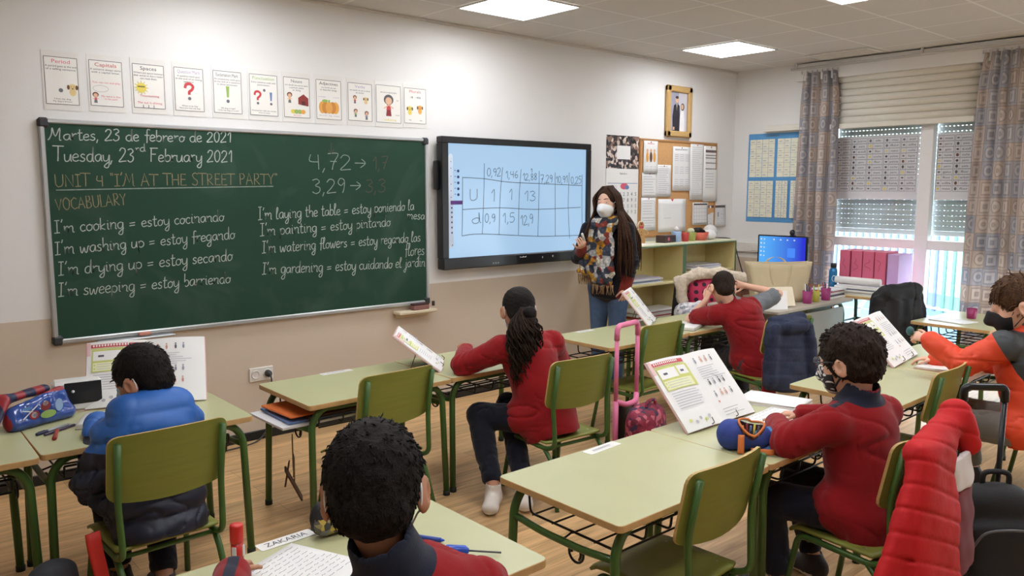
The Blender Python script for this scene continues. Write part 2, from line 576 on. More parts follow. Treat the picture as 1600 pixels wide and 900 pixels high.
def ceil_mat():
    m = mat('ceiling_tile', (212, 208, 202), rough=.9, var=.02, scale=3, bump=.25, bscale=160)
    t = m.node_tree; b = bsdf(m)
    ge = nd(t, 'ShaderNodeNewGeometry')
    mp = nd(t, 'ShaderNodeMapping'); mp.inputs['Location'].default_value = (-2.49, .48, 0)
    t.links.new(ge.outputs['Position'], mp.inputs[0])
    br = nd(t, 'ShaderNodeTexBrick'); br.offset = 0; br.inputs['Scale'].default_value = 1
    br.inputs['Brick Width'].default_value = .625; br.inputs['Row Height'].default_value = .6; br.inputs['Mortar Size'].default_value = .01
    br.inputs['Color1'].default_value = (0, 0, 0, 1); br.inputs['Color2'].default_value = (0, 0, 0, 1); br.inputs['Mortar'].default_value = (1, 1, 1, 1)
    t.links.new(mp.outputs[0], br.inputs['Vector'])
    mx = nd(t, 'ShaderNodeMix', data_type='RGBA'); mx.inputs['B'].default_value = (*lin((232, 230, 226)), 1)
    t.links.new(br.outputs['Color'], mx.inputs['Factor']); t.links.new(b.inputs['Base Color'].links[0].from_socket, mx.inputs['A'])
    t.links.new(mx.outputs['Result'], b.inputs['Base Color'])
    return m
WALL = wall_mat('two_tone_wall_paint')
WALLP = mat('plain_wall_paint', (231, 229, 226), rough=.75, var=.015, scale=1.5, bump=.12, bscale=60)
struct(G().box(((XL + XR) / 2, YB / 2, -.06), (XR - XL + .4, -YB + .4, .12), floor_mat(), 0), 'floor')
struct(G().box(((XL + XR) / 2, YB / 2, ZC + .06), (XR - XL + .4, -YB + .4, .12), ceil_mat(), 0), 'ceiling')
struct(G().box(((XL + XR) / 2, .1, ZC / 2), (XR - XL + .4, .2, ZC), WALL, 0), 'wall_front')
struct(G().box(((XL + XR) / 2, YB - .1, ZC / 2), (XR - XL + .4, .2, ZC), WALL, 0), 'wall_back')
struct(G().box((XL - .1, YB / 2, ZC / 2), (.2, -YB, ZC), WALL, 0), 'wall_left')
# window wall: opening y -1.04 .. -2.95, z 0.06 .. 2.72 ; second opening further back is out of view, added for daylight
g = G()
WT = .2
def wseg(y0, y1, z0, z1):
    g.box((XR + WT / 2, (y0 + y1) / 2, (z0 + z1) / 2), (WT, abs(y1 - y0), z1 - z0), WALL, 0)
wseg(0, -1.04, 0, ZC); wseg(-2.95, -3.6, 0, ZC); wseg(-5.6, YB, 0, ZC)
wseg(-1.04, -2.95, 2.72, ZC); wseg(-3.6, -5.6, 2.72, ZC); wseg(-1.04, -2.95, 0, .06); wseg(-3.6, -5.6, 0, .06)
struct(g, 'wall_right')
BLK = mat('black_skirting', (24, 23, 22), rough=.5)
struct(G().box(((XL + XR) / 2, -.008, .03), (XR - XL, .016, .06), BLK, .003), 'baseboard_front')
struct(G().box((XR - .008, -.52, .03), (.016, 1.0, .06), BLK, .003), 'baseboard_right')
# ceiling edge angle
TRW = mat('white_trim', (214, 210, 202), rough=.6)
struct(G().box(((XL + XR) / 2, -.012, ZC - .008), (XR - XL, .024, .016), TRW, .002), 'trim_1')
# window frame
FR = mat('white_window_frame', (236, 234, 232), rough=.35, var=.02)
GLASS = bpy.data.materials.new('window_glass'); GLASS.use_nodes = True
t = GLASS.node_tree; t.nodes.clear()
o_ = nd(t, 'ShaderNodeOutputMaterial'); mxs = nd(t, 'ShaderNodeMixShader'); tr = nd(t, 'ShaderNodeBsdfTransparent'); gl = nd(t, 'ShaderNodeBsdfGlossy')
gl.inputs['Roughness'].default_value = .02; tr.inputs[0].default_value = (.95, .98, .98, 1); mxs.inputs[0].default_value = .06
t.links.new(tr.outputs[0], mxs.inputs[1]); t.links.new(gl.outputs[0], mxs.inputs[2]); t.links.new(mxs.outputs[0], o_.inputs[0])
SHUT = mat('grey_shutter_slat', (208, 212, 208), rough=.5, var=.03)
SHGAP = mat('shutter_light_slot', (235, 235, 228), rough=.5)
def window(idx, y0, y1, ymid, sh_bottom, posters=True):
    g = G()
    x = XR + .07
    top = 2.72
    for (yy) in (y0, y1):
        sgn = -1 if yy == y0 else 1
        g.box((x, yy + sgn * .035, (.06 + top) / 2), (.08, .07, top - .06), FR, .004)
    for zc, hh in ((.095, .07), (1.165, .085), (top - .03, .06)):
        g.box((x, (y0 + y1) / 2, zc), (.075, y0 - y1 - .1, hh), FR, .004)
    g.box((x - .004, ymid, (.06 + top) / 2), (.086, .115, top - .06), FR, .005)
    win = struct(g, 'window_%d' % idx)
    gg = G()
    for a, b in ((y0 - .07, ymid + .055), (ymid - .055, y1 + .07)):
        gg.box((x + .01, (a + b) / 2, .625), (.006, abs(a - b), 1.0), GLASS, 0)
        gg.box((x + .01, (a + b) / 2, 1.93), (.006, abs(a - b), 1.45), GLASS, 0)
    gg.build('glass', win)
    # outside roller shutters, one curtain of slats per light
    for a, b in ((y0 - .06, ymid + .04), (ymid - .04, y1 + .06)):
        s = G()
        z = sh_bottom
        s.box((x + .075, (a + b) / 2, z - .012), (.02, abs(a - b), .045), FR, .003)
        z += .012
        while z < top:
            s.box((x + .075, (a + b) / 2, z + .0214), (.014, abs(a - b), .0428), SHUT, .005)
            n = int(abs(a - b) / .034)
            for k in range(n):   # bridges between the punched daylight slots
                yy = a - (k + .5) * abs(a - b) / n
                s.box((x + .075, yy, z + .0449), (.008, .023, .0052), SHUT, 0)
            z += .047
        s.build('roller_shutter', win)
    return win
window(1, -1.04, -2.95, -1.985, 1.282)
window(2, -3.6, -5.6, -4.6, 1.6)  # unseen extra window, added to let daylight in from the right
# ------------------------------------------------------------------ outside: sports court and striped fence
COURT = mat('blue_court_surface', (86, 108, 116), rough=.8, var=.06, scale=.8)
CL = mat('court_white_line', (150, 158, 160), rough=.8)
g = G().box((14.5, -1.5, -.08), (15.3, 26, .1), COURT, 0)
crt = struct(g, 'trim_2'); crt.name = 'court_ground'
crt['kind'] = 'structure'
ln = G()
def court_line(a, b, wd=.07):
    a = Vector((*a, -.028)); b = Vector((*b, -.028)); d = (b - a).normalized(); n = Vector((-d.y, d.x, 0)) * wd / 2
    ln.add([a + n, a - n, b - n, b + n], [(0, 1, 2, 3)], CL)
court_line((8.0, -3.5), (8.0, 6)); court_line((7.2, -.9), (12, 0.9)); court_line((7.2, -3.2), (13, -2.6)); court_line((10.3, -6), (10.3, 6))
ln.build('line_marking', crt)
fence_root = thing('bar_fence', 'pale fence of upright green and blue bars across the blue court', 'fence', (10.9, -.3, -.03))
gm = mat('fence_green_paint', (86, 124, 108), rough=.5); bm_ = mat('fence_blue_paint', (92, 106, 136), rough=.5); wm_ = mat('fence_white_wall', (240, 242, 244), rough=.8)
fd = Vector((-.5, -.87, 0)).normalized()
for k in range(-16, 22):
    p = fd * (k * .168)
    gr = k >= 3
    G().box((p.x, p.y, .92), (.03, .062, 1.8), gm if gr else bm_, .006, rz=math.atan2(fd.y, fd.x) - PI / 2).build('bar', fence_root)
for zz in (.06, 1.82):
    a = fd * (-16 * .168); b = fd * (21 * .168)
    G().tube([(a.x, a.y, zz), (b.x, b.y, zz)], .02, wm_, 6).build('rail', fence_root)
# building wall beyond, pale, only as a low white parapet behind the bars
g = G().box((12.6, -.5, .9), (.15, 12, 2.0), wm_, 0, rz=math.radians(-28) )
o = g.build('boundary_wall'); o['kind'] = 'structure'

# ------------------------------------------------------------------ light panels
DIFF = emat('light_panel_diffuser', (246, 249, 255), PANEL_STRENGTH)
PF = mat('light_panel_frame', (226, 224, 220), rough=.5)
tiles = [(0, 0, 'square ceiling light panel above the interactive screen, nearest the board wall'), (4, 0, 'square ceiling light panel nearest the room corner by the curtains'),
         (2, 3, 'square ceiling light panel cut by the top edge above the window side'), (-3, 0, 'square ceiling light panel over the blackboard'),
         (-1, 3, 'square ceiling light panel over the middle desks'), (-4, 3, 'square ceiling light panel over the left desks'), (1, 6, 'square ceiling light panel over the back right desks'), (-2, 6, 'square ceiling light panel over the back left desks'), (4, 6, 'square ceiling light panel at the back by the windows'), (-5, 6, 'square ceiling light panel at the back left')]
for i, j, lb in tiles:
    cx = 2.49 + .625 * i + .3125; cy = -.48 - .6 * j - .3
    pn = thing('ceiling_light', lb, 'light', (cx, cy, ZC - .014), 0, 'ceiling light panels')
    f = G()
    for sx in (-1, 1):
        f.box((sx * .303, 0, .006), (.014, .592, .012), PF, .002); f.box((0, sx * .289, .006), (.592, .014, .012), PF, .002)
    f.build('frame', pn)
    G().box((0, 0, .006), (.592, .564, .006), DIFF, 0).build('diffuser', pn)
# air vent near the curtain
vt = thing('ceiling_vent', 'slim pale air grille in the ceiling above the window', 'vent', (6.28, -1.35, ZC - .01))
f = G().box((0, 0, .004), (.3, .6, .01), PF, .003)
f.build('frame', vt)
f = G()
for k in range(7): f.box((-.11 + k * .036, 0, -.003), (.012, .54, .008), TRW, .002)
f.build('slat', vt)
# ------------------------------------------------------------------ blackboard with handwriting
ALU = mat('aluminium_frame', (188, 190, 190), rough=.35, metal=.55, var=.03)
CORN = mat('dark_plastic', (52, 53, 56), rough=.5)
CHALKB = mat('green_chalkboard', (34, 66, 50), rough=.62, var=.10, scale=2.0, spec=.25)
def smear(m):
    t = m.node_tree; b = bsdf(m)
    tc = nd(t, 'ShaderNodeTexCoord'); n = nd(t, 'ShaderNodeTexNoise'); n.inputs['Scale'].default_value = 1.6; n.inputs['Detail'].default_value = 6; n.inputs['Distortion'].default_value = 2
    t.links.new(tc.outputs['Object'], n.inputs['Vector'])
    cr = nd(t, 'ShaderNodeValToRGB'); cr.color_ramp.elements[0].position = .5; cr.color_ramp.elements[0].color = (0, 0, 0, 1); cr.color_ramp.elements[1].position = .8; cr.color_ramp.elements[1].color = (.16, .16, .16, 1)
    t.links.new(n.outputs['Fac'], cr.inputs[0])
    mx = nd(t, 'ShaderNodeMix', data_type='RGBA'); mx.inputs['B'].default_value = (*lin((120, 140, 128)), 1)
    t.links.new(cr.outputs[0], mx.inputs['Factor']); t.links.new(b.inputs['Base Color'].links[0].from_socket, mx.inputs['A']); t.links.new(mx.outputs['Result'], b.inputs['Base Color'])
smear(CHALKB)
bx0, bx1, bz0, bz1 = 0.0, 2.56, .792, 2.038
bb = thing('blackboard', 'long green chalkboard in an aluminium frame covered with handwritten chalk', 'blackboard', ((bx0 + bx1) / 2, 0, bz0))
W2, H2 = (bx1 - bx0), (bz1 - bz0)
G().box((0, -.016, H2 / 2), (W2 - .03, .014, H2 - .03), CHALKB, 0).build('writing_surface', bb)
fr = G()
fr.box((0, -.018, H2 - .012), (W2, .032, .024), ALU, .006); fr.box((0, -.018, .014), (W2, .032, .028), ALU, .006)
fr.box((-W2 / 2 + .013, -.018, H2 / 2), (.026, .032, H2), ALU, .006); fr.box((W2 / 2 - .013, -.018, H2 / 2), (.026, .032, H2), ALU, .006)
fr.build('frame', bb)
for sx in (-1, 1):
    for z in (.022, H2 - .022):
        G().box((sx * (W2 / 2 - .022), -.02, z), (.056, .04, .056), CORN, .012).build('corner_cap', bb)
# chalk tray + short box of chalk on it
G().box((-.85, -.05, -.008), (.42, .09, .012), ALU, .003).build('chalk_tray', bb)
WH = mat('white_chalk', (172, 182, 174), rough=.9, var=.22, scale=60)
CRM = mat('cream_chalk', (136, 126, 96), rough=.9, var=.3, scale=60)
RED = mat('faint_red_chalk', (78, 74, 62), rough=.9, var=.15, scale=50)
GRY = mat('grey_chalk', (136, 152, 142), rough=.9, var=.25, scale=60)
TB = frame((-(W2 / 2), -.0235, -bz0), (1, 0, 0), (0, 0, 1))   # ink u = world x, v = world z
def ink_lines(name, lines):
    k = Ink(TB)
    for a in lines:
        write(k, *a[:6], **(a[6] if len(a) > 6 else {}))
    return k
k = ink_lines('d', [('Martes, 23 de febrero de 2021', (.045, 1.925), (1.06, 1.950), .068, .0058, WH),
                    ('Tuesday, 23   February 2021', (.06, 1.809), (1.062, 1.829), .080, .0058, WH), ('rd', (.485, 1.873), (.545, 1.88), .045, .005, WH)])
k.build('date_writing', bb)
k = ink_lines('h', [('UNIT 4 "I\'M AT THE STREET PARTY"', (.058, 1.67), (1.36, 1.691), .07, .0052, CRM, dict(caps=True, slant=.02)), ('VOCABULARY', (.056, 1.54), (.425, 1.568), .066, .0052, CRM, dict(caps=True, slant=.02))])
k.line([(.063, 1.652), (.5, 1.662), (1.328, 1.678)], .006, GRY)
k.build('heading_writing', bb)
for nm_, rows in (('vocabulary_line', [("I'm cooking = estoy cocinando", (.04, 1.414), (.993, 1.461), .072), ("I'm washing up = estoy fregando", (.036, 1.294), (1.058, 1.346), .074), ("I'm drying up = estoy secando", (.045, 1.179), (1.036, 1.208), .076), ("I'm sweeping = estoy barriendo", (.038, 1.061), (1.017, 1.066), .076)]),
                  ('vocabulary_line', [("I'm laying the table = estoy poniendo la", (1.215, 1.46), (2.431, 1.508), .078), ("mesa", (2.362, 1.443), (2.525, 1.434), .07), ("I'm painting = estoy pintando", (1.224, 1.356), (2.222, 1.394), .078), ("I'm watering flowers = estoy regando las", (1.233, 1.243), (2.486, 1.271), .08),
                                             ("flores", (2.34, 1.168), (2.52, 1.168), .09), ("I'm gardening = estoy cuidando el jardin", (1.228, 1.105), (2.525, 1.079), .08)])):
    for a_ in rows:
        k = ink_lines('v', [(*a_, .0052, WH)])
        if 'jardin' in a_[0]: k.line([(2.452, 1.135), (2.472, 1.16)], .006, WH)
        k.build(nm_, bb)
k = ink_lines('s', [('4,72', (1.58, 1.795), (1.914, 1.792), .115, .006, GRY, dict(slant=0)), ('>', (1.93, 1.80), (2.03, 1.80), .09, .0065, GRY), ('3,29', (1.60, 1.632), (1.865, 1.636), .105, .006, GRY, dict(slant=0)), ('>', (1.89, 1.645), (1.985, 1.645), .085, .0065, GRY),
                    ('1,7', (2.075, 1.80), (2.21, 1.805), .1, .007, RED), ('3,3', (2.01, 1.64), (2.19, 1.64), .1, .007, RED)])
k.line([(1.755, 1.976), (1.754, 1.905)], .006, RED); k.line([(1.735, 1.925), (1.754, 1.902), (1.775, 1.93)], .006, RED)
k.build('sum_writing', bb)
# ------------------------------------------------------------------ small ledge with eraser
led = thing('wall_ledge', 'short cream ledge on the wall under the right end of the blackboard', 'shelf', (2.41, 0, .735))
CRL = mat('cream_ledge', (214, 200, 172), rough=.6)
G().box((0, -.055, .012), (.34, .1, .022), CRL, .004).build('shelf_board', led)
G().box((0, -.008, -.006), (.3, .014, .05), CRL, .003).build('bracket', led)
er = thing('board_eraser', 'brown felt eraser block lying on the cream wall ledge', 'eraser', (2.45, -.055, .758))
G().box((0, 0, .017), (.14, .06, .034), mat('eraser_pink_wood', (134, 92, 84), rough=.7), .005).build('grip', er)
G().box((0, 0, .041), (.14, .056, .014), mat('eraser_dark_felt', (70, 44, 42), rough=.95, bump=.5), .003).build('felt', er)
_props(G().tube([(2.58, -.05, .775), (2.58, -.05, .81)], .012, mat('dark_marker', (52, 34, 34)), 8).build('marker'), 'dark upright marker stub beside the eraser on the wall ledge', 'marker')
_props(G().box((.475, -.056, .8055), (.07, .03, .018), mat('pink_eraser', (206, 140, 120), rough=.8), .004).build('chalk_box'), 'small salmon chalk block on the tray under the blackboard', 'chalk')

# ------------------------------------------------------------------ interactive screen
tv = thing('interactive_screen', 'large black interactive display on the wall showing a handwritten decimals table', 'screen', (3.443, 0, 1.047))
TVB = mat('black_plastic', (22, 22, 24), rough=.32, var=.03)
fx0, fx1, fz0, fz1 = 2.629 - 3.443, 4.257 - 3.443, 0.0, 1.011
gx0, gx1, gz0, gz1 = 2.69 - 3.443, 4.206 - 3.443, 1.135 - 1.047, 2.008 - 1.047
b = G()
b.box(((fx0 + fx1) / 2, -.075, (fz1 + gz1) / 2), (fx1 - fx0, .075, fz1 - gz1), TVB, .006)
b.box(((fx0 + fx1) / 2, -.08, gz0 / 2), (fx1 - fx0, .085, gz0), TVB, .008)
b.box(((fx0 + gx0) / 2, -.075, (gz0 + gz1) / 2), (gx0 - fx0, .075, gz1 - gz0), TVB, .004)
b.box(((fx1 + gx1) / 2, -.075, (gz0 + gz1) / 2), (fx1 - gx1, .075, gz1 - gz0), TVB, .004)
b.box((0, -.06, .52), (fx1 - fx0 - .04, .05, .9), TVB, .01)
b.box((fx0 - .01, -.05, .72), (.03, .05, .22), TVB, .008)
b.build('housing', tv)
G().box((0, -.024, .5), (.8, .048, .5), CORN, .005).build('wall_mount', tv)
SCR = emat('screen_blue_glow', (174, 210, 243), .93)
G().box(((gx0 + gx1) / 2, -.088, (gz0 + gz1) / 2), (gx1 - gx0, .01, gz1 - gz0), SCR, 0).build('display', tv)
T = frame((-3.443, -.0935, -1.047), (1, 0, 0), (0, 0, 1))
k = Ink(T)
IK = mat('screen_ink', (62, 72, 84), rough=.4)
L = lambda *p, w_=.005: k.line(catmull([Vector((a, b)) for a, b in p], 4), w_, IK)
L((3.052, 1.865), (3.045, 1.6), (3.03, 1.31)); L((3.241, 1.837), (3.215, 1.6), (3.204, 1.301)); L((3.44, 1.825), (3.42, 1.6), (3.412, 1.287)); L((3.642, 1.815), (3.64, 1.55), (3.632, 1.272))
L((3.827, 1.805), (3.832, 1.5), (3.837, 1.265)); L((3.998, 1.807), (3.99, 1.52), (4.011, 1.237)); L((4.157, 1.791), (4.16, 1.5), (4.171, 1.26))
L((2.832, 1.752), (3.051, 1.744), (3.3, 1.72), (3.647, 1.71), (4.159, 1.696)); L((2.834, 1.506), (3.216, 1.514), (3.6, 1.496), (4.142, 1.506)); L((2.826, 1.302), (3.029, 1.31), (3.651, 1.269), (4.167, 1.26)); L((2.835, 1.755), (2.832, 1.5), (2.826, 1.302))
for s_, a, b_, h in (('0,92', (3.075, 1.765), (3.225, 1.765), .07), ('1,46', (3.27, 1.75), (3.41, 1.755), .065), ('12,88', (3.455, 1.735), (3.62, 1.74), .06), ('7,29', (3.655, 1.715), (3.80, 1.72), .07), ('10,91', (3.835, 1.715), (3.98, 1.72), .065), ('0,25', (4.015, 1.71), (4.15, 1.715), .065),
                    ('U', (2.90, 1.575), (2.99, 1.575), .085), ('1', (3.115, 1.565), (3.165, 1.565), .105), ('1', (3.305, 1.575), (3.35, 1.575), .095), ('13', (3.47, 1.565), (3.61, 1.57), .09),
                    ('d', (2.915, 1.39), (3.02, 1.40), .085), ('0,9', (3.05, 1.40), (3.165, 1.40), .075), ('1,5', (3.235, 1.39), (3.375, 1.395), .085), ('12,9', (3.435, 1.365), (3.58, 1.38), .085), ('1', (3.54, 1.80), (3.565, 1.80), .035)):
    write(k, s_, a, b_, h, .0048, IK, slant=.02)
PUR = mat('screen_purple_tab', (92, 52, 128)); NAVY = mat('screen_navy_dot', (40, 62, 120)); PALE = mat('screen_toolbar_white', (208, 222, 240))
k.poly([(2.72 + .022 * math.cos(a) , (1.9 if 0 <= a <= PI else 1.24) + .03 * math.sin(a)) for a in [PI * i / 8 for i in range(17)]], PALE)
for z in (1.87, 1.82, 1.76, 1.7, 1.65, 1.6): k.ell(2.722, z, .004, .004, IK)
for z in (1.80, 1.755, 1.71, 1.665, 1.62): k.ell(2.79, z, .012, .011, NAVY); k.ell(2.76, z + .004, .005, .004, IK)
k.rect(2.715, 1.545, 2.828, 1.575, PUR)
for z in (1.52, 1.485, 1.45, 1.41, 1.37, 1.33): k.ell(2.726, z, .007, .008, NAVY)
k.ell(2.73, 1.235, .005, .005, IK)
k.build('screen_writing', tv)
k = Ink(frame((-3.443, -.1228, -1.047), (1, 0, 0), (0, 0, 1)))
WP = mat('white_print', (226, 226, 226)); GP = mat('grey_print', (150, 150, 152))
for j, (a, h) in enumerate(((3.405, .012), (3.415, .007), (3.422, .007), (3.432, .007), (3.440, .012), (3.450, .007), (3.459, .007), (3.468, .012))): k.rect(a, 1.103, a + .006, 1.103 + h, WP)
k.ell(3.66, 1.094, .006, .009, WP); k.ell(3.78, 1.098, .009, .009, WP)
for a in (3.12, 3.145, 3.17): k.ell(a, 1.075, .007, .006, GP)
k.build('logo_and_buttons', tv)

# ------------------------------------------------------------------ grammar posters above the board
LAM = mat('laminate_sheet', (233, 230, 224), rough=.12, var=.01, spec=.5)
PAP = mat('poster_paper', (238, 235, 228), rough=.3, var=.01)
BORD = mat('poster_border_grey', (92, 92, 96)); TXT = mat('poster_text_dark', (52, 54, 64)); PINK = mat('poster_pink', (214, 96, 116)); RED2 = mat('poster_red', (200, 66, 72)); YEL = mat('poster_yellow', (226, 206, 92))
ORA = mat('poster_orange', (226, 164, 78)); GRN = mat('poster_green', (150, 182, 96)); BLU = mat('poster_blue', (104, 132, 180)); BRN = mat('poster_brown', (112, 76, 56)); CRE = mat('poster_cream', (226, 200, 140)); SKN = mat('poster_skin', (226, 182, 150)); GYD = mat('poster_grey_dot', (110, 112, 120)); BARN = mat('poster_barn_red', (140, 48, 46)); LIL = mat('poster_lilac', (170, 160, 190))
def kid_fig(k, x, y, s_, shirt, hair=BRN, low=GYD):
    k.poly([(x - .35 * s_, y), (x + .35 * s_, y), (x + .25 * s_, y + .75 * s_), (x - .25 * s_, y + .75 * s_)], low)
    k.poly([(x - .3 * s_, y + .65 * s_), (x + .3 * s_, y + .65 * s_), (x + .2 * s_, y + 1.3 * s_), (x - .2 * s_, y + 1.3 * s_)], shirt)
    k.line([(x - .6 * s_, y + .8 * s_), (x, y + 1.2 * s_), (x + .6 * s_, y + .85 * s_)], .12 * s_, SKN)
    k.ell(x, y + 1.75 * s_, .62 * s_, .55 * s_, hair); k.ell(x, y + 1.62 * s_, .42 * s_, .4 * s_, SKN)
def dog_fig(k, x, y, s_, c=CRE):
    k.ell(x, y + .55 * s_, .5 * s_, .6 * s_, c); k.ell(x, y + 1.3 * s_, .62 * s_, .55 * s_, c)
    k.ell(x - .62 * s_, y + 1.3 * s_, .2 * s_, .38 * s_, BRN); k.ell(x + .62 * s_, y + 1.3 * s_, .2 * s_, .38 * s_, BRN)
    k.ell(x, y + 1.1 * s_, .13 * s_, .09 * s_, TXT); k.ell(x - .2 * s_, y + 1.4 * s_, .06 * s_, .07 * s_, TXT); k.ell(x + .2 * s_, y + 1.4 * s_, .06 * s_, .07 * s_, TXT)
def qmark(k, x, y, s_, m):
    k.line(catmull([Vector((x + a * s_, y + b * s_)) for a, b in ((-.5, .55), (-.35, 1.0), (.1, 1.1), (.45, .8), (.3, .4), (0, .15), (0, -.2))], 5), .32 * s_, m); k.ell(x, y - .65 * s_, .2 * s_, .2 * s_, GYD)
def excl(k, x, y, s_, m):
    k.poly([(x - .2 * s_, y + 1.1 * s_), (x - .12 * s_, y - .2 * s_), (x + .12 * s_, y - .2 * s_), (x + .2 * s_, y + 1.1 * s_)], m); k.ell(x, y - .65 * s_, .2 * s_, .2 * s_, GYD)
def poster(i, x0, x1, z0, z1, title, tc, lines, foot, pic, label):
    wd, ht = x1 - x0, z1 - z0
    p = thing('grammar_poster', label, 'poster', ((x0 + x1) / 2, 0, z0 - .03), 0, 'grammar posters above the blackboard')
    G().box((0, -.002, ht / 2 + .03), (wd + .022, .002, ht + .065), LAM, 0).build('laminate', p)
    G().box((0, -.0034, ht / 2 + .03), (wd + .004, .0012, ht + .004), PAP, 0).build('sheet', p)
    k = Ink(frame((-wd / 2, -.0041, .03), (1, 0, 0), (0, 0, 1)), .0002)
    k.border(0, 0, wd, ht, .0032, BORD)
    k.text(title, wd / 2, ht - .032, .021, tc, min(wd * .8, .012 * len(title) + .02), True)
    for j, l in enumerate(lines): k.text(l, wd / 2, ht - .053 - .016 * j, .0105, TXT, min(wd * .94, .0068 * len(l)), True)
    for j, l in enumerate(foot): k.text(l, wd / 2, .026 - .013 * j, .008, TXT, min(wd * .9, .006 * len(l)), True)
    pic(k, wd, ht)
    k.build('print', p)
def pic_period(k, w_, h): k.ell(w_ * .46, h * .3, .011, .011, GYD); dog_fig(k, w_ * .82, h * .2, .034)
def pic_cap(k, w_, h):
    k.text('You can run and play', w_ / 2, h * .5, .011, PINK, w_ * .86, True); kid_fig(k, w_ * .15, h * .06, .026, PINK)
    k.line([(w_ * .2 + .04 * math.cos(a) + .02, h * .38 + .018 * math.sin(a)) for a in [2 * PI * q / 20 for q in range(21)]], .0012, GYD)
    k.text('My name is Ana', w_ * .62, h * .2, .01, PINK, w_ * .6, True); k.text('in the park', w_ * .62, h * .14, .01, PINK, w_ * .4, True)
def pic_space(k, w_, h):
    for q in range(12):
        a = 2 * PI * q / 12; k.line([(w_ * .25 + .028 * math.cos(a), h * .46 + .028 * math.sin(a)), (w_ * .25 + .04 * math.cos(a), h * .46 + .04 * math.sin(a))], .004, YEL)
    k.ell(w_ * .25, h * .46, .028, .028, YEL); k.rect(w_ * .25 - .02, h * .47, w_ * .25 + .02, h * .5, mat('poster_olive', (120, 108, 50)))
    k.text('Thesunisshining', w_ / 2, h * .26, .012, PINK, w_ * .62, True); k.text('The sun is shining', w_ / 2, h * .1, .012, PINK, w_ * .8, True)
    for a in (.28, .45, .62): k.rect(w_ * a, 0, w_ * a + .003, h * .07, TXT)
def pic_q(k, w_, h): qmark(k, w_ * .5, h * .42, .05, RED2)
def pic_e(k, w_, h): excl(k, w_ * .5, h * .42, .052, GRN)
def pic_p(k, w_, h): qmark(k, w_ * .28, h * .4, .042, RED2); excl(k, w_ * .76, h * .4, .042, BLU); k.ell(w_ * .52, h * .62, .009, .009, GYD)
def pic_n(k, w_, h):
    kid_fig(k, w_ * .22, h * .36, .03, SKN); k.poly([(w_ * .55, h * .34), (w_ * .95, h * .3), (w_ * .95, h * .5), (w_ * .76, h * .6), (w_ * .55, h * .5)], BARN); k.rect(w_ * .68, h * .32, w_ * .82, h * .42, mat('poster_dark_red', (84, 30, 30)))
    for q, c in enumerate((YEL, GRN, GRN, ORA)): k.ell(w_ * (.34 + .13 * q), h * .15, .017, .014, c)
    k.text('family', w_ * .5, h * .04, .008, PINK, w_ * .3, True)
def pic_adj(k, w_, h):
    for q in (-.3, .3, -.16, .16, 0): k.ell(w_ * (.5 + q * .9), h * .3, .026, .04, ORA if abs(q) != .16 else mat('poster_deep_orange', (206, 138, 58)))
    k.rect(w_ * .47, h * .43, w_ * .54, h * .5, GRN); k.ell(w_ * .34, h * .47, .022, .01, GRN)
    k.text('orange', w_ * .22, h * .56, .008, LIL, w_ * .3, True); k.text('round', w_ * .78, h * .56, .008, LIL, w_ * .26, True); k.text('smooth  big  heavy', w_ * .5, h * .08, .009, LIL, w_ * .84, True)
def pic_verb(k, w_, h):
    kid_fig(k, w_ * .28, h * .46, .024, RED2); dog_fig(k, w_ * .74, h * .46, .026); kid_fig(k, w_ * .3, h * .1, .024, GRN); kid_fig(k, w_ * .76, h * .04, .026, BLU)
def pic_contr(k, w_, h):
    kid_fig(k, w_ * .5, h * .18, .066, RED2, BORD, BARN); k.text('my', w_ * .82, h * .6, .01, TXT); k.text('boots', w_ * .78, h * .2, .01, TXT); k.text('where', w_ * .3, h * .05, .016, YEL, w_ * .5)
def pic_plu(k, w_, h): dog_fig(k, w_ * .25, h * .24, .034, YEL); dog_fig(k, w_ * .72, h * .28, .034, ORA); k.text('dog', w_ * .25, h * .08, .009, TXT, None, True); k.text('dogs', w_ * .75, h * .08, .009, TXT, None, True); k.text('-s  -es', w_ / 2, h * .72, .02, TXT, w_ * .5, True)
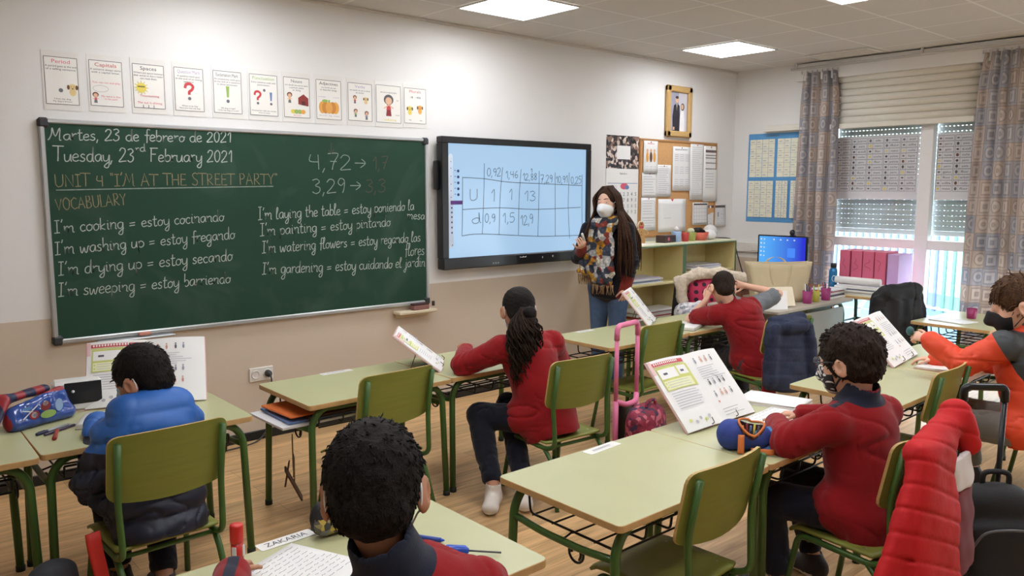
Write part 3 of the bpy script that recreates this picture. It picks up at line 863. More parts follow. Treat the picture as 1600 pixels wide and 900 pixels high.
PD = [(.049, .212, 2.121, 2.374, 'Period', PINK, ['A period goes at the end', 'of a telling sentence.'], ['I love my dog.', 'My dog is brown.'], pic_period, 'first poster from the left, with a dog and a grey dot'),
      (.272, .443, 2.127, 2.377, 'Capitals', RED2, ['A sentence always starts', 'with a capital letter.'], [], pic_cap, 'poster headed Capitals in red with a small child drawing'),
      (.501, .675, 2.131, 2.38, 'Spaces', TXT, ['Writers put spaces between', 'their words so that a reader', 'can read them.'], [], pic_space, 'poster headed Spaces with a yellow sun in sunglasses'),
      (.735, .906, 2.13, 2.383, 'Question Mark', LIL, ['A question mark goes', 'at the end of an asking', 'sentence.'], ['Where is my dog?', 'Have you seen my dog?'], pic_q, 'poster with one big red question mark alone'),
      (.969, 1.145, 2.132, 2.386, 'Exclamation Mark', BORD, ['An exclamation mark goes', 'at the end of a sentence', 'to show excitement.'], ['My dog is huge!', 'I love my dog so much!'], pic_e, 'poster with one green exclamation mark alone'),
      (1.2, 1.386, 2.132, 2.388, 'Punctuation', GRN, ['Every sentence ends with', 'punctuation.'], ['Punctuation tells the reader', 'when to stop.'], pic_p, 'poster with a red question mark beside a blue exclamation mark'),
      (1.431, 1.614, 2.133, 2.39, 'Nouns', BORD, ['are words we use to name', 'a person, place', 'or thing.'], [], pic_n, 'poster headed Nouns with a red barn'),
      (1.665, 1.851, 2.134, 2.394, 'Adjectives', TXT, ['are words we use', 'to describe things.'], [], pic_adj, 'poster headed Adjectives with an orange pumpkin'),
      (1.907, 2.096, 2.138, 2.395, 'Verbs', LIL, ['are words we use to show', 'an action.'], [], pic_verb, 'poster with four small action drawings, third from the right'),
      (2.133, 2.339, 2.138, 2.4, '', TXT, ['we use an apostrophe'], [], pic_contr, 'poster with one large child dressed in red'),
      (2.371, 2.561, 2.145, 2.398, 'Plurals', RED2, [], [], pic_plu, 'rightmost poster of the row, with a yellow and an orange dog')]
for i, a in enumerate(PD): poster(i, *a)
# ------------------------------------------------------------------ socket, cable
OUTL = mat('socket_white', (226, 222, 214), rough=.35)
so = thing('wall_socket', 'white double power socket low on the wall under the blackboard', 'socket', (1.206, 0, .44))
G().box((0, -.006, 0), (.165, .012, .092), OUTL, .004).build('cover_plate', so)
for sx in (-1, 1):
    G().lathe([(.03, 0), (.03, .004), (.026, .006), (.022, .001), (.012, .001)], OUTL, 20, Matrix.Translation((sx * .04, -.012, 0)) @ Matrix.Rotation(PI / 2, 4, 'X')).build('socket_face', so)
_props(G().lathe([(.02, 0), (.021, .03), (.012, .036), (.006, .05)], CORN, 16, Matrix.Translation((1.246, -.0135, .44)) @ Matrix.Rotation(PI / 2, 4, 'X'))
       .tube(catmull([(1.246, -.06, .44), (1.246, -.075, .40), (1.25, -.05, .3), (1.235, -.04, .12), (1.15, -.06, .012), (.95, -.12, .008), (.7, -.1, .008)], 6), .005, CORN, 6).build('plug_and_cable'),
       'black plug and cable running from the wall socket down along the skirting', 'cable')
# ------------------------------------------------------------------ framed portrait
ph = thing('framed_photo', 'tall gold framed photo of a couple high on the wall above the cork board', 'picture', (5.604, 0, 2.18))
GOLD = mat('gold_frame', (196, 160, 102), rough=.5, var=.05)
f = G(); fw, fh, ft = .40, .497, .06
f.box((0, -.022, ft / 2), (fw, .04, ft), GOLD, .01); f.box((0, -.022, fh - ft / 2), (fw, .04, ft), GOLD, .01)
f.box((-fw / 2 + ft / 2, -.022, fh / 2), (ft, .04, fh), GOLD, .01); f.box((fw / 2 - ft / 2, -.022, fh / 2), (ft, .04, fh), GOLD, .01)
f.build('frame', ph)
G().box((0, -.012, fh / 2), (fw - .1, .01, fh - .1), mat('photo_grey_backdrop', (160, 160, 176), rough=.3, var=.2, scale=5), 0).build('photo_print', ph)
k = Ink(frame((-fw / 2, -.0172, 0), (1, 0, 0), (0, 0, 1)))
SUIT = mat('photo_dark_suit', (40, 40, 50)); LTP = mat('photo_pale', (204, 202, 208)); HAIRP = mat('photo_hair', (62, 46, 38)); TIE = mat('photo_tie', (160, 140, 100))
k.rect(.2, .06, .33, .44, LTP)
k.poly([(.11, .06), (.22, .06), (.225, .2), (.215, .31), (.17, .33), (.125, .31), (.105, .2)], SUIT); k.poly([(.16, .325), (.18, .325), (.172, .26)], LTP); k.line([(.17, .32), (.172, .27)], .006, TIE)
k.ell(.172, .365, .024, .033, SKN); k.ell(.172, .388, .025, .014, HAIRP); k.rect(.115, .07, .14, .1, SKN)
k.poly([(.22, .06), (.3, .06), (.3, .15), (.285, .26), (.245, .27), (.222, .2)], mat('photo_white_suit', (236, 234, 236))); k.ell(.262, .3, .028, .036, HAIRP); k.ell(.258, .3, .019, .026, SKN)
k.build('couple_image', ph)
# ------------------------------------------------------------------ calendar with photo mosaic
def cell_mat(name, scale, cols, rough=.6, bump=0):
    """patchy print: every voronoi cell takes one colour of the list"""
    m = mat(name, cols[0], rough=rough, bump=bump, bscale=200)
    t = m.node_tree; b = bsdf(m)
    tc = nd(t, 'ShaderNodeTexCoord'); v = nd(t, 'ShaderNodeTexVoronoi'); v.inputs['Scale'].default_value = scale
    t.links.new(tc.outputs['Object'], v.inputs['Vector'])
    cr = nd(t, 'ShaderNodeValToRGB'); cr.color_ramp.interpolation = 'CONSTANT'; e = cr.color_ramp.elements
    n = len(cols); e[0].position = 0; e[0].color = (*lin(cols[0]), 1); e[1].position = 1 / n; e[1].color = (*lin(cols[1]), 1)
    for k_ in range(2, n): q = e.new(k_ / n); q.color = (*lin(cols[k_]), 1)
    sp = nd(t, 'ShaderNodeSeparateColor'); t.links.new(v.outputs['Color'], sp.inputs[0]); t.links.new(sp.outputs[0], cr.inputs[0]); t.links.new(cr.outputs[0], b.inputs['Base Color'])
    return m
def tex_mosaic(): return cell_mat('photo_mosaic', 34, [(30, 28, 30), (150, 120, 104), (60, 54, 54), (210, 190, 176), (52, 50, 54), (90, 80, 84), (226, 214, 204)], .3)
SHEET = mat('white_paper', (238, 237, 234), rough=.6, var=.01)
SHEET2 = mat('greyish_paper', (224, 224, 226), rough=.6, var=.02)
cal = thing('wall_calendar', 'wall calendar with a mosaic of tiny portraits above big day numbers', 'calendar', (4.8, 0, 1.333))
G().box((0, -.003, .675), (.46, .004, .305), tex_mosaic(), 0).build('photo_page', cal)
G().box((0, -.004, .265), (.465, .006, .515), SHEET, 0).build('day_page', cal)
k = Ink(frame((-.23, -.0072, 0), (1, 0, 0), (0, 0, 1)))
k.rect(.14, .61, .33, .735, SHEET)
k.text('febrero', .235, .47, .018, TXT, .1, True); k.rect(.02, .385, .44, .39, BLU); k.ell(.25, .36, .055, .03, PINK); k.ell(.29, .35, .03, .02, BLU); k.rect(.02, .33, .15, .37, SHEET2)
n = 1
for r_ in range(5):
    for c_ in range(5):
        if n <= 23: k.text(str(n), .19 + c_ * .056, .27 - r_ * .056, .036 if r_ < 4 else .02, TXT, .022, True)
        n += 1
k.build('print', cal)
# ------------------------------------------------------------------ cork board and papers
cb = thing('cork_board', 'wooden framed cork notice board crowded with pinned papers', 'notice board', (5.65, 0, 1.2))
CORK = mat('cork', (206, 158, 104), rough=.9, var=.14, scale=160, bump=.4)
WFR = mat('board_wood_frame', (176, 128, 78), rough=.5, var=.1, stretch=(1, 1, 8))
G().box((0, -.008, .47), (1.22, .014, .93), CORK, 0).build('cork_panel', cb)
f = G()
f.box((0, -.012, .008), (1.25, .022, .022), WFR, .003); f.box((0, -.012, .937), (1.25, .022, .022), WFR, .003); f.box((-.615, -.012, .47), (.022, .022, .94), WFR, .003); f.box((.615, -.012, .47), (.022, .022, .94), WFR, .003)
f.build('frame', cb)
LN = mat('printed_line_grey', (176, 178, 186)); DK = mat('printed_dark', (84, 80, 84)); DK2 = mat('printed_brown_bar', (104, 84, 88))
def wpaper(x0, x1, z0, z1, label, draw, y=-.019, name='pinned_paper', cat='paper', group='papers on the cork board', tint=SHEET):
    p = thing(name, label, cat, ((x0 + x1) / 2, y, z0), 0, group)
    wd, ht = x1 - x0, z1 - z0
    random.seed(int(x0 * 1000))
    c1 = random.uniform(.003, .008)
    G().sheet(lambda u, v: ((u - .5) * wd, -.002 - c1 * (1 - v) ** 2 * (.4 + u), v * ht), 5, 6, tint, .0008).build('sheet', p)
    k = Ink(frame((-wd / 2, -.004, 0), (1, 0, 0), (0, 0, 1)))
    k.T = frame((-wd / 2, -.0032 - c1 * 1.4, 0), (1, 0, 0), (0, c1 * 1.4 / ht, 1))
    draw(k, wd, ht)
    k.build('print', p)
    G().ball((0, -.006, ht - .012), (.006, .006, .006), RED2, 8).build('pin', p)
    return p
def dl(n, top=.94, bot=.08, l=.1, r=.9, h=.004, m=None):
    def f(k, w_, ht):
        for i in range(n):
            z = ht * (top - (top - bot) * i / max(1, n - 1)); e = r - random.random() * .25
            k.rect(w_ * l, z, w_ * e, z + h, m or LN)
    return f
def d_story(k, w_, ht):
    k.text('Autumn', w_ / 2, ht * .9, .016, RED2, w_ * .5, True)
    for q, c in enumerate((ORA, BRN, ORA)): k.ell(w_ * (.25 + .25 * q), ht * .5, .02, .05, c); k.ell(w_ * (.25 + .25 * q), ht * .7, .016, .016, SKN)
    for q in range(3):
        for r_ in range(3): k.rect(w_ * (.12 + .28 * q), ht * (.05 + .07 * r_), w_ * (.3 + .28 * q), ht * (.06 + .07 * r_), LN)
def d_rows(k, w_, ht):
    for r_ in range(3):
        for c_ in range(3):
            for q in range(4): k.rect(w_ * (.08 + .3 * c_), ht * (.12 + .28 * r_ + .045 * q), w_ * (.3 + .3 * c_), ht * (.128 + .28 * r_ + .045 * q), LN)
    k.rect(w_ * .1, ht * .93, w_ * .8, ht * .945, LN)
def d_bars(k, w_, ht):
    k.rect(w_ * .12, ht * .885, w_ * .86, ht * .93, DK2)
    for q in (.83, .78, .69, .585): k.rect(w_ * .12, ht * q, w_ * .86, ht * (q + .012), DK)
    for q in range(6): k.rect(w_ * .12, ht * (.5 - .05 * q), w_ * .7, ht * (.508 - .05 * q), LN)
def d_few(k, w_, ht):
    k.rect(w_ * .2, ht * .42, w_ * .45, ht * .43, LN); k.poly([(w_ * .5, ht * .92), (w_ * .55, ht * 1.0), (w_ * .44, ht * 1.0)], PINK)
def d_table(k, w_, ht):
    dl(6, .9, .5)(k, w_, ht); k.rect(w_ * .06, ht * .38, w_ * .94, ht * .39, DK); dl(4, .3, .08)(k, w_, ht)
def d_cal(k, w_, ht):
    k.border(w_ * .06, ht * .06, w_ * .94, ht * .9, .004, DK)
    for q in range(1, 5): k.rect(w_ * .06, ht * (.06 + .168 * q), w_ * .94, ht * (.07 + .168 * q), LN)
    for q in range(1, 5): k.rect(w_ * (.06 + .176 * q), ht * .06, w_ * (.068 + .176 * q), ht * .9, LN)
    k.rect(w_ * .06, ht * .9, w_ * .94, ht * .96, DK)
def d_cal2(k, w_, ht):
    k.rect(w_ * .05, ht * .86, w_ * .95, ht * .97, DK); k.ell(w_ * .16, ht * .9, .016, .014, SHEET); k.rect(w_ * .55, ht * .45, w_ * .59, ht * .66, DK)
    for r_ in range(3):
        for c_ in range(4): k.rect(w_ * (.12 + .2 * c_), ht * (.16 + .2 * r_), w_ * (.2 + .2 * c_), ht * (.18 + .2 * r_), LN)
wpaper(5.06, 5.288, 1.588, 1.825, 'cream list sheet pinned below the drawn children on the cork board', dl(9))
wpaper(5.282, 5.5, 1.592, 1.904, 'typed page second column of the cork board, under bare cork', dl(14), y=-.021)
wpaper(5.071, 5.283, 1.821, 2.127, 'sheet with three drawn children at the top left of the cork board', d_story, y=-.024)
wpaper(5.055, 5.278, 1.266, 1.585, 'page with a dark rule across at the bottom left of the cork board', d_table)
wpaper(5.315, 5.76, 1.241, 1.57, 'wide nearly blank sheet pinned low in the middle of the cork board', d_few)
wpaper(5.527, 5.813, 1.65, 2.09, 'sheet printed with small blocks of grey text at the centre of the cork board', d_rows)
wpaper(5.814, 6.04, 1.558, 2.124, 'long narrow typed sheet right of the centre on the cork board', dl(24, h=.003))
wpaper(6.042, 6.29, 1.541, 2.113, 'long sheet with a brown title bar at the right edge of the cork board', d_bars)
wpaper(5.871, 6.137, 1.3, 1.53, 'small black ruled timetable below the long sheets on the cork board', d_cal, y=-.023)
wpaper(6.14, 6.48, 1.271, 1.505, 'grey planner sheet with a dark heading beside the right end of the cork board', d_cal2, y=-.012, tint=SHEET2, group=None)
# ------------------------------------------------------------------ blue timetable on the window wall
bt = thing('blue_timetable_poster', 'blue poster with four pale timetable tables beside the left curtain', 'poster', (XR, -.5, 1.326))
BP = mat('poster_sky_blue', (86, 152, 206), rough=.35, var=.03); CRT = mat('poster_table_cream', (232, 230, 208), rough=.4)
TT = frame((-.004, .32, 0), (0, -1, 0), (0, 0, 1))
G().box((-.002, -.02, .46), (.003, .68, .92), BP, 0).build('sheet', bt)
k = Ink(TT)
for (a, b_, c_, d_) in ((.02, .47, .31, .86), (.345, .47, .64, .86), (.02, .05, .31, .43), (.345, .05, .48, .43), (.515, .05, .66, .43)):
    k.rect(a, b_, c_, d_, CRT)
    nx = 4
    for q in range(1, nx): k.rect(a + (c_ - a) * q / nx, b_, a + (c_ - a) * q / nx + .004, d_, BP if q == 2 else LN)
    for q in range(1, 8): k.rect(a, b_ + (d_ - b_) * q / 8, c_, b_ + (d_ - b_) * q / 8 + .003, LN)
    for q in range(nx):
        for r_ in range(8):
            if (q + r_) % 3: k.rect(a + (c_ - a) * (q + .2) / nx, b_ + (d_ - b_) * (r_ + .4) / 8, a + (c_ - a) * (q + .7) / nx, b_ + (d_ - b_) * (r_ + .55) / 8, LN)
k.text('HORARIO', .22, .885, .018, DK, .14)
k.build('print', bt)
# ------------------------------------------------------------------ wall trunking on window wall
tk = thing('wall_trunking', 'white plastic socket trunking on the window wall left of the monitor', 'socket', (XR, -.4, 1.05))
G().box((-.015, 0, 0), (.03, .7, .1), OUTL, .004).build('cover_plate', tk)
G().box((-.032, .05, 0), (.008, .16, .07), OUTL, .003).build('socket_face', tk)
# ------------------------------------------------------------------ inside blind with corrugated slats
BLC = mat('cream_blind', (224, 219, 206), rough=.55, var=.02)
bl = thing('slat_blind', 'cream corrugated slat blind lowered a third over the window top', 'blind', (XR - .05, -1.73, 2.25))
for q in range(7):
    s_ = G(); z = .045 + q * .064
    V = []; nn = 8
    s_.sheet(lambda u, v: (.012 * math.cos(PI * (v - .5)) * -1, .69 - u * 1.38, z + v * .062), 2, nn, BLC, .003)
    s_.build('slat', bl)
G().box((-.008, .03, .02), (.035, 1.4, .05), BLC, .006).build('bottom_rail', bl)
G().box((0, 0, .51), (.07, 1.42, .05), BLC, .006).build('head_box', bl)
sh = thing('narrow_shelf', 'thin white ledge fixed to the wall above the blue timetable', 'shelf', (XR, -.72, 2.27))
G().box((-.04, 0, .0), (.08, .66, .025), BLC, .004).build('shelf_board', sh)
G().box((-.01, 0, .03), (.02, .64, .05), BLC, .003).build('bracket', sh)
# pelmet beam
struct(G().box((XR - .045, -1.99, 2.815), (.09, 2.5, .165), WALLP, .004), 'trim_3')
# ------------------------------------------------------------------ picture-word sheets on the panes
def wordsheet(y0, y1, z0, z1, label, ncol):
    p = thing('word_sheet', label, 'paper', (XR + .072, (y0 + y1) / 2, z0), 0, 'picture word sheets on the window panes')
    wd, ht = y0 - y1, z1 - z0
    G().box((0, 0, ht / 2), (.0015, wd, ht), SHEET2, 0).build('sheet', p)
    k = Ink(frame((-.001, wd / 2, 0), (0, -1, 0), (0, 0, 1)))
    random.seed(int(ncol * 7))
    WN = ['casa', 'perro', 'mesa', 'libro', 'arbol', 'gato', 'silla', 'coche', 'flor', 'sol', 'luna', 'mano', 'pelota', 'puerta', 'lapiz']
    y_ = .1
    for c_ in range(ncol):
        for r_ in range(10):
            a = wd * (c_ + .04) / ncol; b_ = wd * (c_ + .96) / ncol; zz = ht * .13 + ht * .84 * r_ / 10
            k.border(a, zz, b_, zz + ht * .082, .0024, DK)
            cc = random.choice((DK, DK, DK2, BRN, YEL, GYD, GYD)); k.ell(a + (b_ - a) * .16, zz + ht * .04, .012, random.uniform(.006, .016), cc, 8)
            k.rect(a + (b_ - a) * .32, zz, a + (b_ - a) * .33, zz + ht * .082, DK)
            k.text(random.choice(WN), a + (b_ - a) * .66, zz + ht * .026, .020, TXT, (b_ - a) * random.uniform(.36, .56), True)
    k.build('print', p)
wordsheet(-1.115, -1.905, 1.575, 2.17, 'white sheet of small picture words on the left window pane', 5)
wordsheet(-2.06, -2.80, 1.575, 2.165, 'white sheet of small picture words on the right window pane, partly behind the curtain', 5)
# ------------------------------------------------------------------ curtains with printed squares
def curtain_mat():
    m = mat('printed_patchwork_curtain', (168, 160, 158), rough=.85, bump=.2, bscale=300)
    t = m.node_tree; b = bsdf(m)
    uv = nd(t, 'ShaderNodeUVMap'); sc = nd(t, 'ShaderNodeVectorMath', operation='MULTIPLY'); sc.inputs[1].default_value = (8.0, 17.0, 1)
    t.links.new(uv.outputs[0], sc.inputs[0])
    fl = nd(t, 'ShaderNodeVectorMath', operation='FLOOR'); frc = nd(t, 'ShaderNodeVectorMath', operation='FRACTION')
    t.links.new(sc.outputs[0], fl.inputs[0]); t.links.new(sc.outputs[0], frc.inputs[0])
    wn = nd(t, 'ShaderNodeTexWhiteNoise', noise_dimensions='2D'); t.links.new(fl.outputs[0], wn.inputs['Vector'])
    cr = nd(t, 'ShaderNodeValToRGB'); cr.color_ramp.interpolation = 'CONSTANT'; e = cr.color_ramp.elements
    e[0].position = 0; e[0].color = (*lin((222, 206, 194)), 1); e[1].position = .18; e[1].color = (*lin((206, 203, 206)), 1)
    for p, c in ((.36, (222, 208, 198)), (.52, (186, 184, 190)), (.66, (208, 192, 180)), (.8, (196, 196, 204)), (.92, (202, 186, 176))):
        q = e.new(p); q.color = (*lin(c), 1)
    t.links.new(wn.outputs['Value'], cr.inputs[0])
    # motif: rounded square ring, or circle, with darker ink
    ce = nd(t, 'ShaderNodeVectorMath', operation='SUBTRACT'); ce.inputs[1].default_value = (.5, .5, 0); t.links.new(frc.outputs[0], ce.inputs[0])
    ab = nd(t, 'ShaderNodeVectorMath', operation='ABSOLUTE'); t.links.new(ce.outputs[0], ab.inputs[0])
    sx = nd(t, 'ShaderNodeSeparateXYZ'); t.links.new(ab.outputs[0], sx.inputs[0])
    mxm = nd(t, 'ShaderNodeMath', operation='MAXIMUM'); t.links.new(sx.outputs[0], mxm.inputs[0]); t.links.new(sx.outputs[1], mxm.inputs[1])
    le = nd(t, 'ShaderNodeVectorMath', operation='LENGTH'); t.links.new(ce.outputs[0], le.inputs[0])
    sel = nd(t, 'ShaderNodeMath', operation='GREATER_THAN'); sel.inputs[1].default_value = .5
    sc2 = nd(t, 'ShaderNodeSeparateColor'); t.links.new(wn.outputs['Color'], sc2.inputs[0]); t.links.new(sc2.outputs[1], sel.inputs[0])
    mixd = nd(t, 'ShaderNodeMix', data_type='FLOAT'); t.links.new(sel.outputs[0], mixd.inputs['Factor']); t.links.new(mxm.outputs[0], mixd.inputs['A']); t.links.new(le.outputs['Value'], mixd.inputs['B'])
    def band(v, c, w_):
        s_ = nd(t, 'ShaderNodeMath', operation='COMPARE'); s_.inputs[1].default_value = c; s_.inputs[2].default_value = w_
        t.links.new(v, s_.inputs[0]); return s_.outputs[0]
    col = cr.outputs[0]
    def over(col, fac, rgb, amt):
        mu = nd(t, 'ShaderNodeMath', operation='MULTIPLY'); mu.inputs[1].default_value = amt; t.links.new(fac, mu.inputs[0])
        mx = nd(t, 'ShaderNodeMix', data_type='RGBA'); mx.inputs['B'].default_value = (*lin(rgb), 1)
        t.links.new(mu.outputs[0], mx.inputs['Factor']); t.links.new(col, mx.inputs['A']); return mx.outputs['Result']
    col = over(col, band(mixd.outputs[0], .34, .035), (124, 118, 126), .34)
    col = over(col, band(mixd.outputs[0], .22, .06), (240, 232, 224), .5)
    col = over(col, band(mixd.outputs[0], .08, .05), (120, 114, 122), .3)
    col = over(col, band(mxm.outputs[0], .49, .02), (176, 162, 154), .6)
    t.links.new(col, b.inputs['Base Color'])
    # thin cloth lets some daylight through
    tl = nd(t, 'ShaderNodeBsdfTranslucent'); t.links.new(col, tl.inputs[0])
    ms = nd(t, 'ShaderNodeMixShader'); ms.inputs[0].default_value = .4
    out = [n for n in t.nodes if n.type == 'OUTPUT_MATERIAL'][0]
    t.links.new(b.outputs[0], ms.inputs[1]); t.links.new(tl.outputs[0], ms.inputs[2]); t.links.new(ms.outputs[0], out.inputs[0])
    return m
CURT = curtain_mat()
RODM = mat('curtain_rail_white', (206, 202, 196), rough=.4)
def curtain(y0, y1, ztop, zbot, label, spread, folds, seed):
    p = thing('curtain', label, 'curtain', (XR - .11, (y0 + y1) / 2, zbot), 0, 'patterned curtains')
    hw = (y0 - y1) / 2; H = ztop - zbot
    def f(u, v):
        gather = 1.0 - .22 * max(0, (v - .86) / .14) if True else 1
        wdt = hw * (spread + (1 - spread) * (1 - abs(v - .78) / .78) if v < .78 else 1.0) * (1 if v < .9 else 1 - .1 * (v - .9) / .1)
        y = hw - 2 * hw * u
        amp = .035 + .012 * math.sin(3 * v + seed)
        x = amp * math.sin(2 * PI * folds * u + .6 * math.sin(2 * v + seed)) + .012 * math.sin(2 * PI * folds * 2.3 * u + seed)
        yy = y * wdt / hw + .012 * math.sin(4 * v + 9 * u)
        return (x, yy, v * H)
    G().sheet(f, int(folds * 12), 24, CURT, .003).build('cloth', p)
    g = G()
    for q in range(int(folds * 2)):
        yy = hw * .92 - 2 * hw * .92 * q / (folds * 2 - 1)
        g.box((0, yy, H + .008), (.012, .012, .03), RODM, .002)
    g.build('hook_strip', p)
    return p
curtain(-.80, -1.20, 2.80, .35, 'narrow gathered patterned curtain at the left of the window', 1.12, 4, .4)
curtain(-2.42, -3.05, 2.80, .25, 'wide patterned curtain at the right of the window', 1.08, 6, 2.1)
rd = thing('curtain_rail', 'white curtain rail along the ceiling over the window', 'rail', (XR - .11, -1.95, 2.85))
G().tube([(0, 1.25, 0), (0, -1.4, 0)], .012, RODM, 8).build('rail', rd)
for yy in (1.2, 0, -1.35): G().box((0, yy, .03), (.02, .02, .06), RODM, .003).build('bracket', rd)

# ------------------------------------------------------------------ open shelf unit under the cork board
SHW = mat('shelf_yellow_laminate', (222, 208, 150), rough=.5, var=.03)
SHT = mat('shelf_top_pale', (226, 226, 196), rough=.45, var=.02)
EDG = mat('shelf_green_edge', (96, 124, 88), rough=.5)
def shelf_unit(x0, x1, zs, label):
    wd = x1 - x0; d = .37
    p = thing('open_shelf', label, 'shelf', ((x0 + x1) / 2, -.005 - d / 2, 0), 0, 'open shelf units')
    G().box((0, 0, 1.148), (wd, d, .026), SHT, .004).box((0, -d / 2 - .002, 1.141), (wd, .006, .012), EDG, .001).build('top', p)
    for sx in (-1, 1):
        G().box((sx * (wd / 2 - .01), 0, .567), (.02, d, 1.134), SHW, .002).box((sx * (wd / 2 - .01), -d / 2 - .002, .567), (.022, .005, 1.134), EDG, .001).build('side_panel', p)
    G().box((0, d / 2 - .006, .567), (wd - .04, .012, 1.134), SHW, 0).build('back_panel', p)
    for z in zs: G().box((0, 0, z), (wd - .042, d - .02, .02), SHW, .002).build('shelf_board', p)
    return p
shelf_unit(4.42, 5.285, (.79, .45, .06), 'open yellow shelf unit behind the teacher, left of the pair')
shelf_unit(5.29, 6.15, (.86, .45, .06), 'open yellow shelf unit nearer the window, right of the pair')
# things on top
gb = thing('gingerbread_figure', 'flat gingerbread man cut-out standing on the shelf top', 'decoration', (4.79, -.24, 1.162))
GING = mat('gingerbread_tan', (188, 146, 92), rough=.8, var=.06); ICE = mat('icing_cream', (240, 226, 198), rough=.7)
def ginger(s_):
    return [(x * s_, z * s_) for x, z in catmull_xy([(-.28, 0), (-.07, .02), (0, .2), (.07, .02), (.28, 0), (.3, .12), (.22, .42), (.24, .5), (.46, .42), (.5, .52), (.44, .6), (.2, .68), (.14, .7), (.2, .8), (.2, .92), (.1, 1.02), (0, 1.04), (-.1, 1.02), (-.2, .92), (-.2, .8), (-.14, .7), (-.2, .68), (-.44, .6), (-.5, .52), (-.46, .42), (-.24, .5), (-.22, .42), (-.3, .12)])]
def catmull_xy(p): return [(v.x, v.y) for v in catmull([Vector((a, b)) for a, b in p], 3, True)]
Tg = Matrix.Rotation(math.radians(90), 4, 'X')
o = G().prism(ginger(.205), 0, .008, ICE, ICE, Tg).build('icing_edge', gb)
G().prism([(x * .92, z * .92 + .008) for x, z in ginger(.205)], .0082, .011, GING, GING, Tg).build('biscuit_body', gb)
k = Ink(frame((0, -.0115, 0), (1, 0, 0), (0, 0, 1)))
k.rect(-.03, .145, .03, .165, RED2); k.ell(0, .185, .018, .01, BARN); k.ell(0, .11, .006, .006, BARN); k.ell(0, .085, .006, .006, BARN); k.ell(-.015, .2, .005, .005, TXT); k.ell(.015, .2, .005, .005, TXT)
k.build('print', gb)
def tub(name, label, cat, x, y, prof, m, extra=None, z=1.1612):
    p = thing(name, label, cat, (x, y, z))
    G().lathe(prof, m, 20).build('body', p)
    if extra: extra(p)
    return p
BLUC = mat('pale_blue_plastic', (150, 176, 206), rough=.4); GRNC = mat('olive_green_tub', (150, 156, 74), rough=.5); ORC = mat('salmon_bowl', (214, 106, 86), rough=.45); REDC = mat('red_tub', (184, 56, 50), rough=.45); WHC = mat('white_crockery', (226, 222, 218), rough=.4)
cont = lambda r, h: [(r * .8, 0), (r * .82, .004), (r, h), (r - .004, h), (r * .78, .008)]
tub('plastic_beaker', 'pale blue beaker on the shelf top in front of the cork board', 'cup', 5.33, -.24, cont(.05, .10), BLUC, lambda p: G().lathe([(.02, .1), (.03, .12), (.012, .14), (.004, .15)], WHC, 12).build('lid', p))
tub('small_tub', 'small red tub wedged between the blue beaker and the green tub', 'tub', 5.445, -.26, cont(.04, .085), REDC)
tub('bucket_tub', 'olive green tub with pale things in it on the shelf top', 'tub', 5.56, -.24, cont(.055, .085), GRNC, lambda p: G().ball((0, 0, .095), (.04, .04, .03), mat('pale_green_filling', (196, 204, 170), var=.3, scale=40), 10).build('content', p))
def blackcloth(p):
    g = G()
    for q in range(6): g.ball((-.06 + .024 * q, random.uniform(-.02, .02), .095 + .012 * math.sin(q)), (.034, .04, .022), mat('black_cloth', (34, 30, 32), rough=.9), 10)
    g.build('content', p)
tub('salmon_bowl', 'salmon red bowl heaped with black cloth on the shelf top', 'bowl', 5.71, -.22, [(.07, 0), (.085, .01), (.105, .08), (.1, .08), (.08, .014)], ORC, blackcloth)
tub('white_bowl', 'round white crumpled bag beside the salmon bowl on the shelf', 'bag', 5.875, -.22, [(.03, 0), (.075, .015), (.085, .05), (.06, .09), (.02, .105)], mat('white_plastic_bag', (230, 228, 226), rough=.35, bump=1.0, bscale=40))
_props(G().ball((6.0, -.16, 1.235), (.085, .07, .075), mat('clear_plastic_bag', (212, 210, 208), rough=.25, bump=1.0, bscale=50), 14).build('plastic_bag'), 'pale plastic bag slumped at the right end of the shelf top', 'bag')
dkb = thing('photo_box', 'dark printed box with a red flower motif on the shelf top', 'box', (5.17, -.24, 1.1612), .1)
G().box((0, 0, .035), (.2, .1, .07), mat('dark_brown_box', (66, 46, 42), rough=.5, var=.2), .004).build('body', dkb)
k = Ink(frame((-.1, -.0512, 0), (1, 0, 0), (0, 0, 1))); k.ell(.07, .035, .018, .018, PINK); k.ell(.15, .03, .03, .02, TXT); k.build('print', dkb)
_props(G().sheet(lambda u, v: ((u - .5) * .42 + 4.68, -.375 + v * .25 - .0, 1.1632 + .003 * math.sin(9 * u) - (.03 * (1 - v / .12) if v < .12 else 0)), 14, 12, SHEET, .001).build('loose_paper'), 'white paper cover spread on the left end of the shelf top', 'paper')
# papers inside shelves
def stackp(x, y, z, wd, d, n, label, cols, group=None, cat='papers', name='paper_stack'):
    p = thing(name, label, cat, (x, y, z), 0, group)
    zz = 0
    for i in range(n):
        h = random.uniform(.008, .018)
        G().box((random.uniform(-.02, .02), random.uniform(-.015, .015), zz + h / 2), (wd * random.uniform(.85, 1), d * random.uniform(.85, 1), h), cols[i % len(cols)], .001, rz=random.uniform(-.06, .06)).build('folder', p)
        zz += h + .0003
    return p
FB = mat('folder_blue_grey', (120, 132, 152)); FL = mat('folder_lilac', (196, 192, 206)); FR_ = mat('folder_red', (178, 50, 48))
stackp(5.72, -.21, .8705, .5, .26, 4, 'stack of pale lilac papers in the right shelf unit', (FL, SHEET, FL, SHEET2))
stackp(4.78, -.21, .8005, .5, .26, 4, 'heap of grey and white folders in the left shelf unit', (SHEET2, FB, SHEET, FL))
stackp(4.95, -.21, .4605, .6, .26, 6, 'stack with red folders on the lower left shelf', (SHEET, FR_, SHEET, SHEET2, FR_, SHEET))
stackp(5.7, -.21, .4605, .6, .26, 5, 'stack of white papers on the lower shelf of the right unit', (SHEET, FL, SHEET))
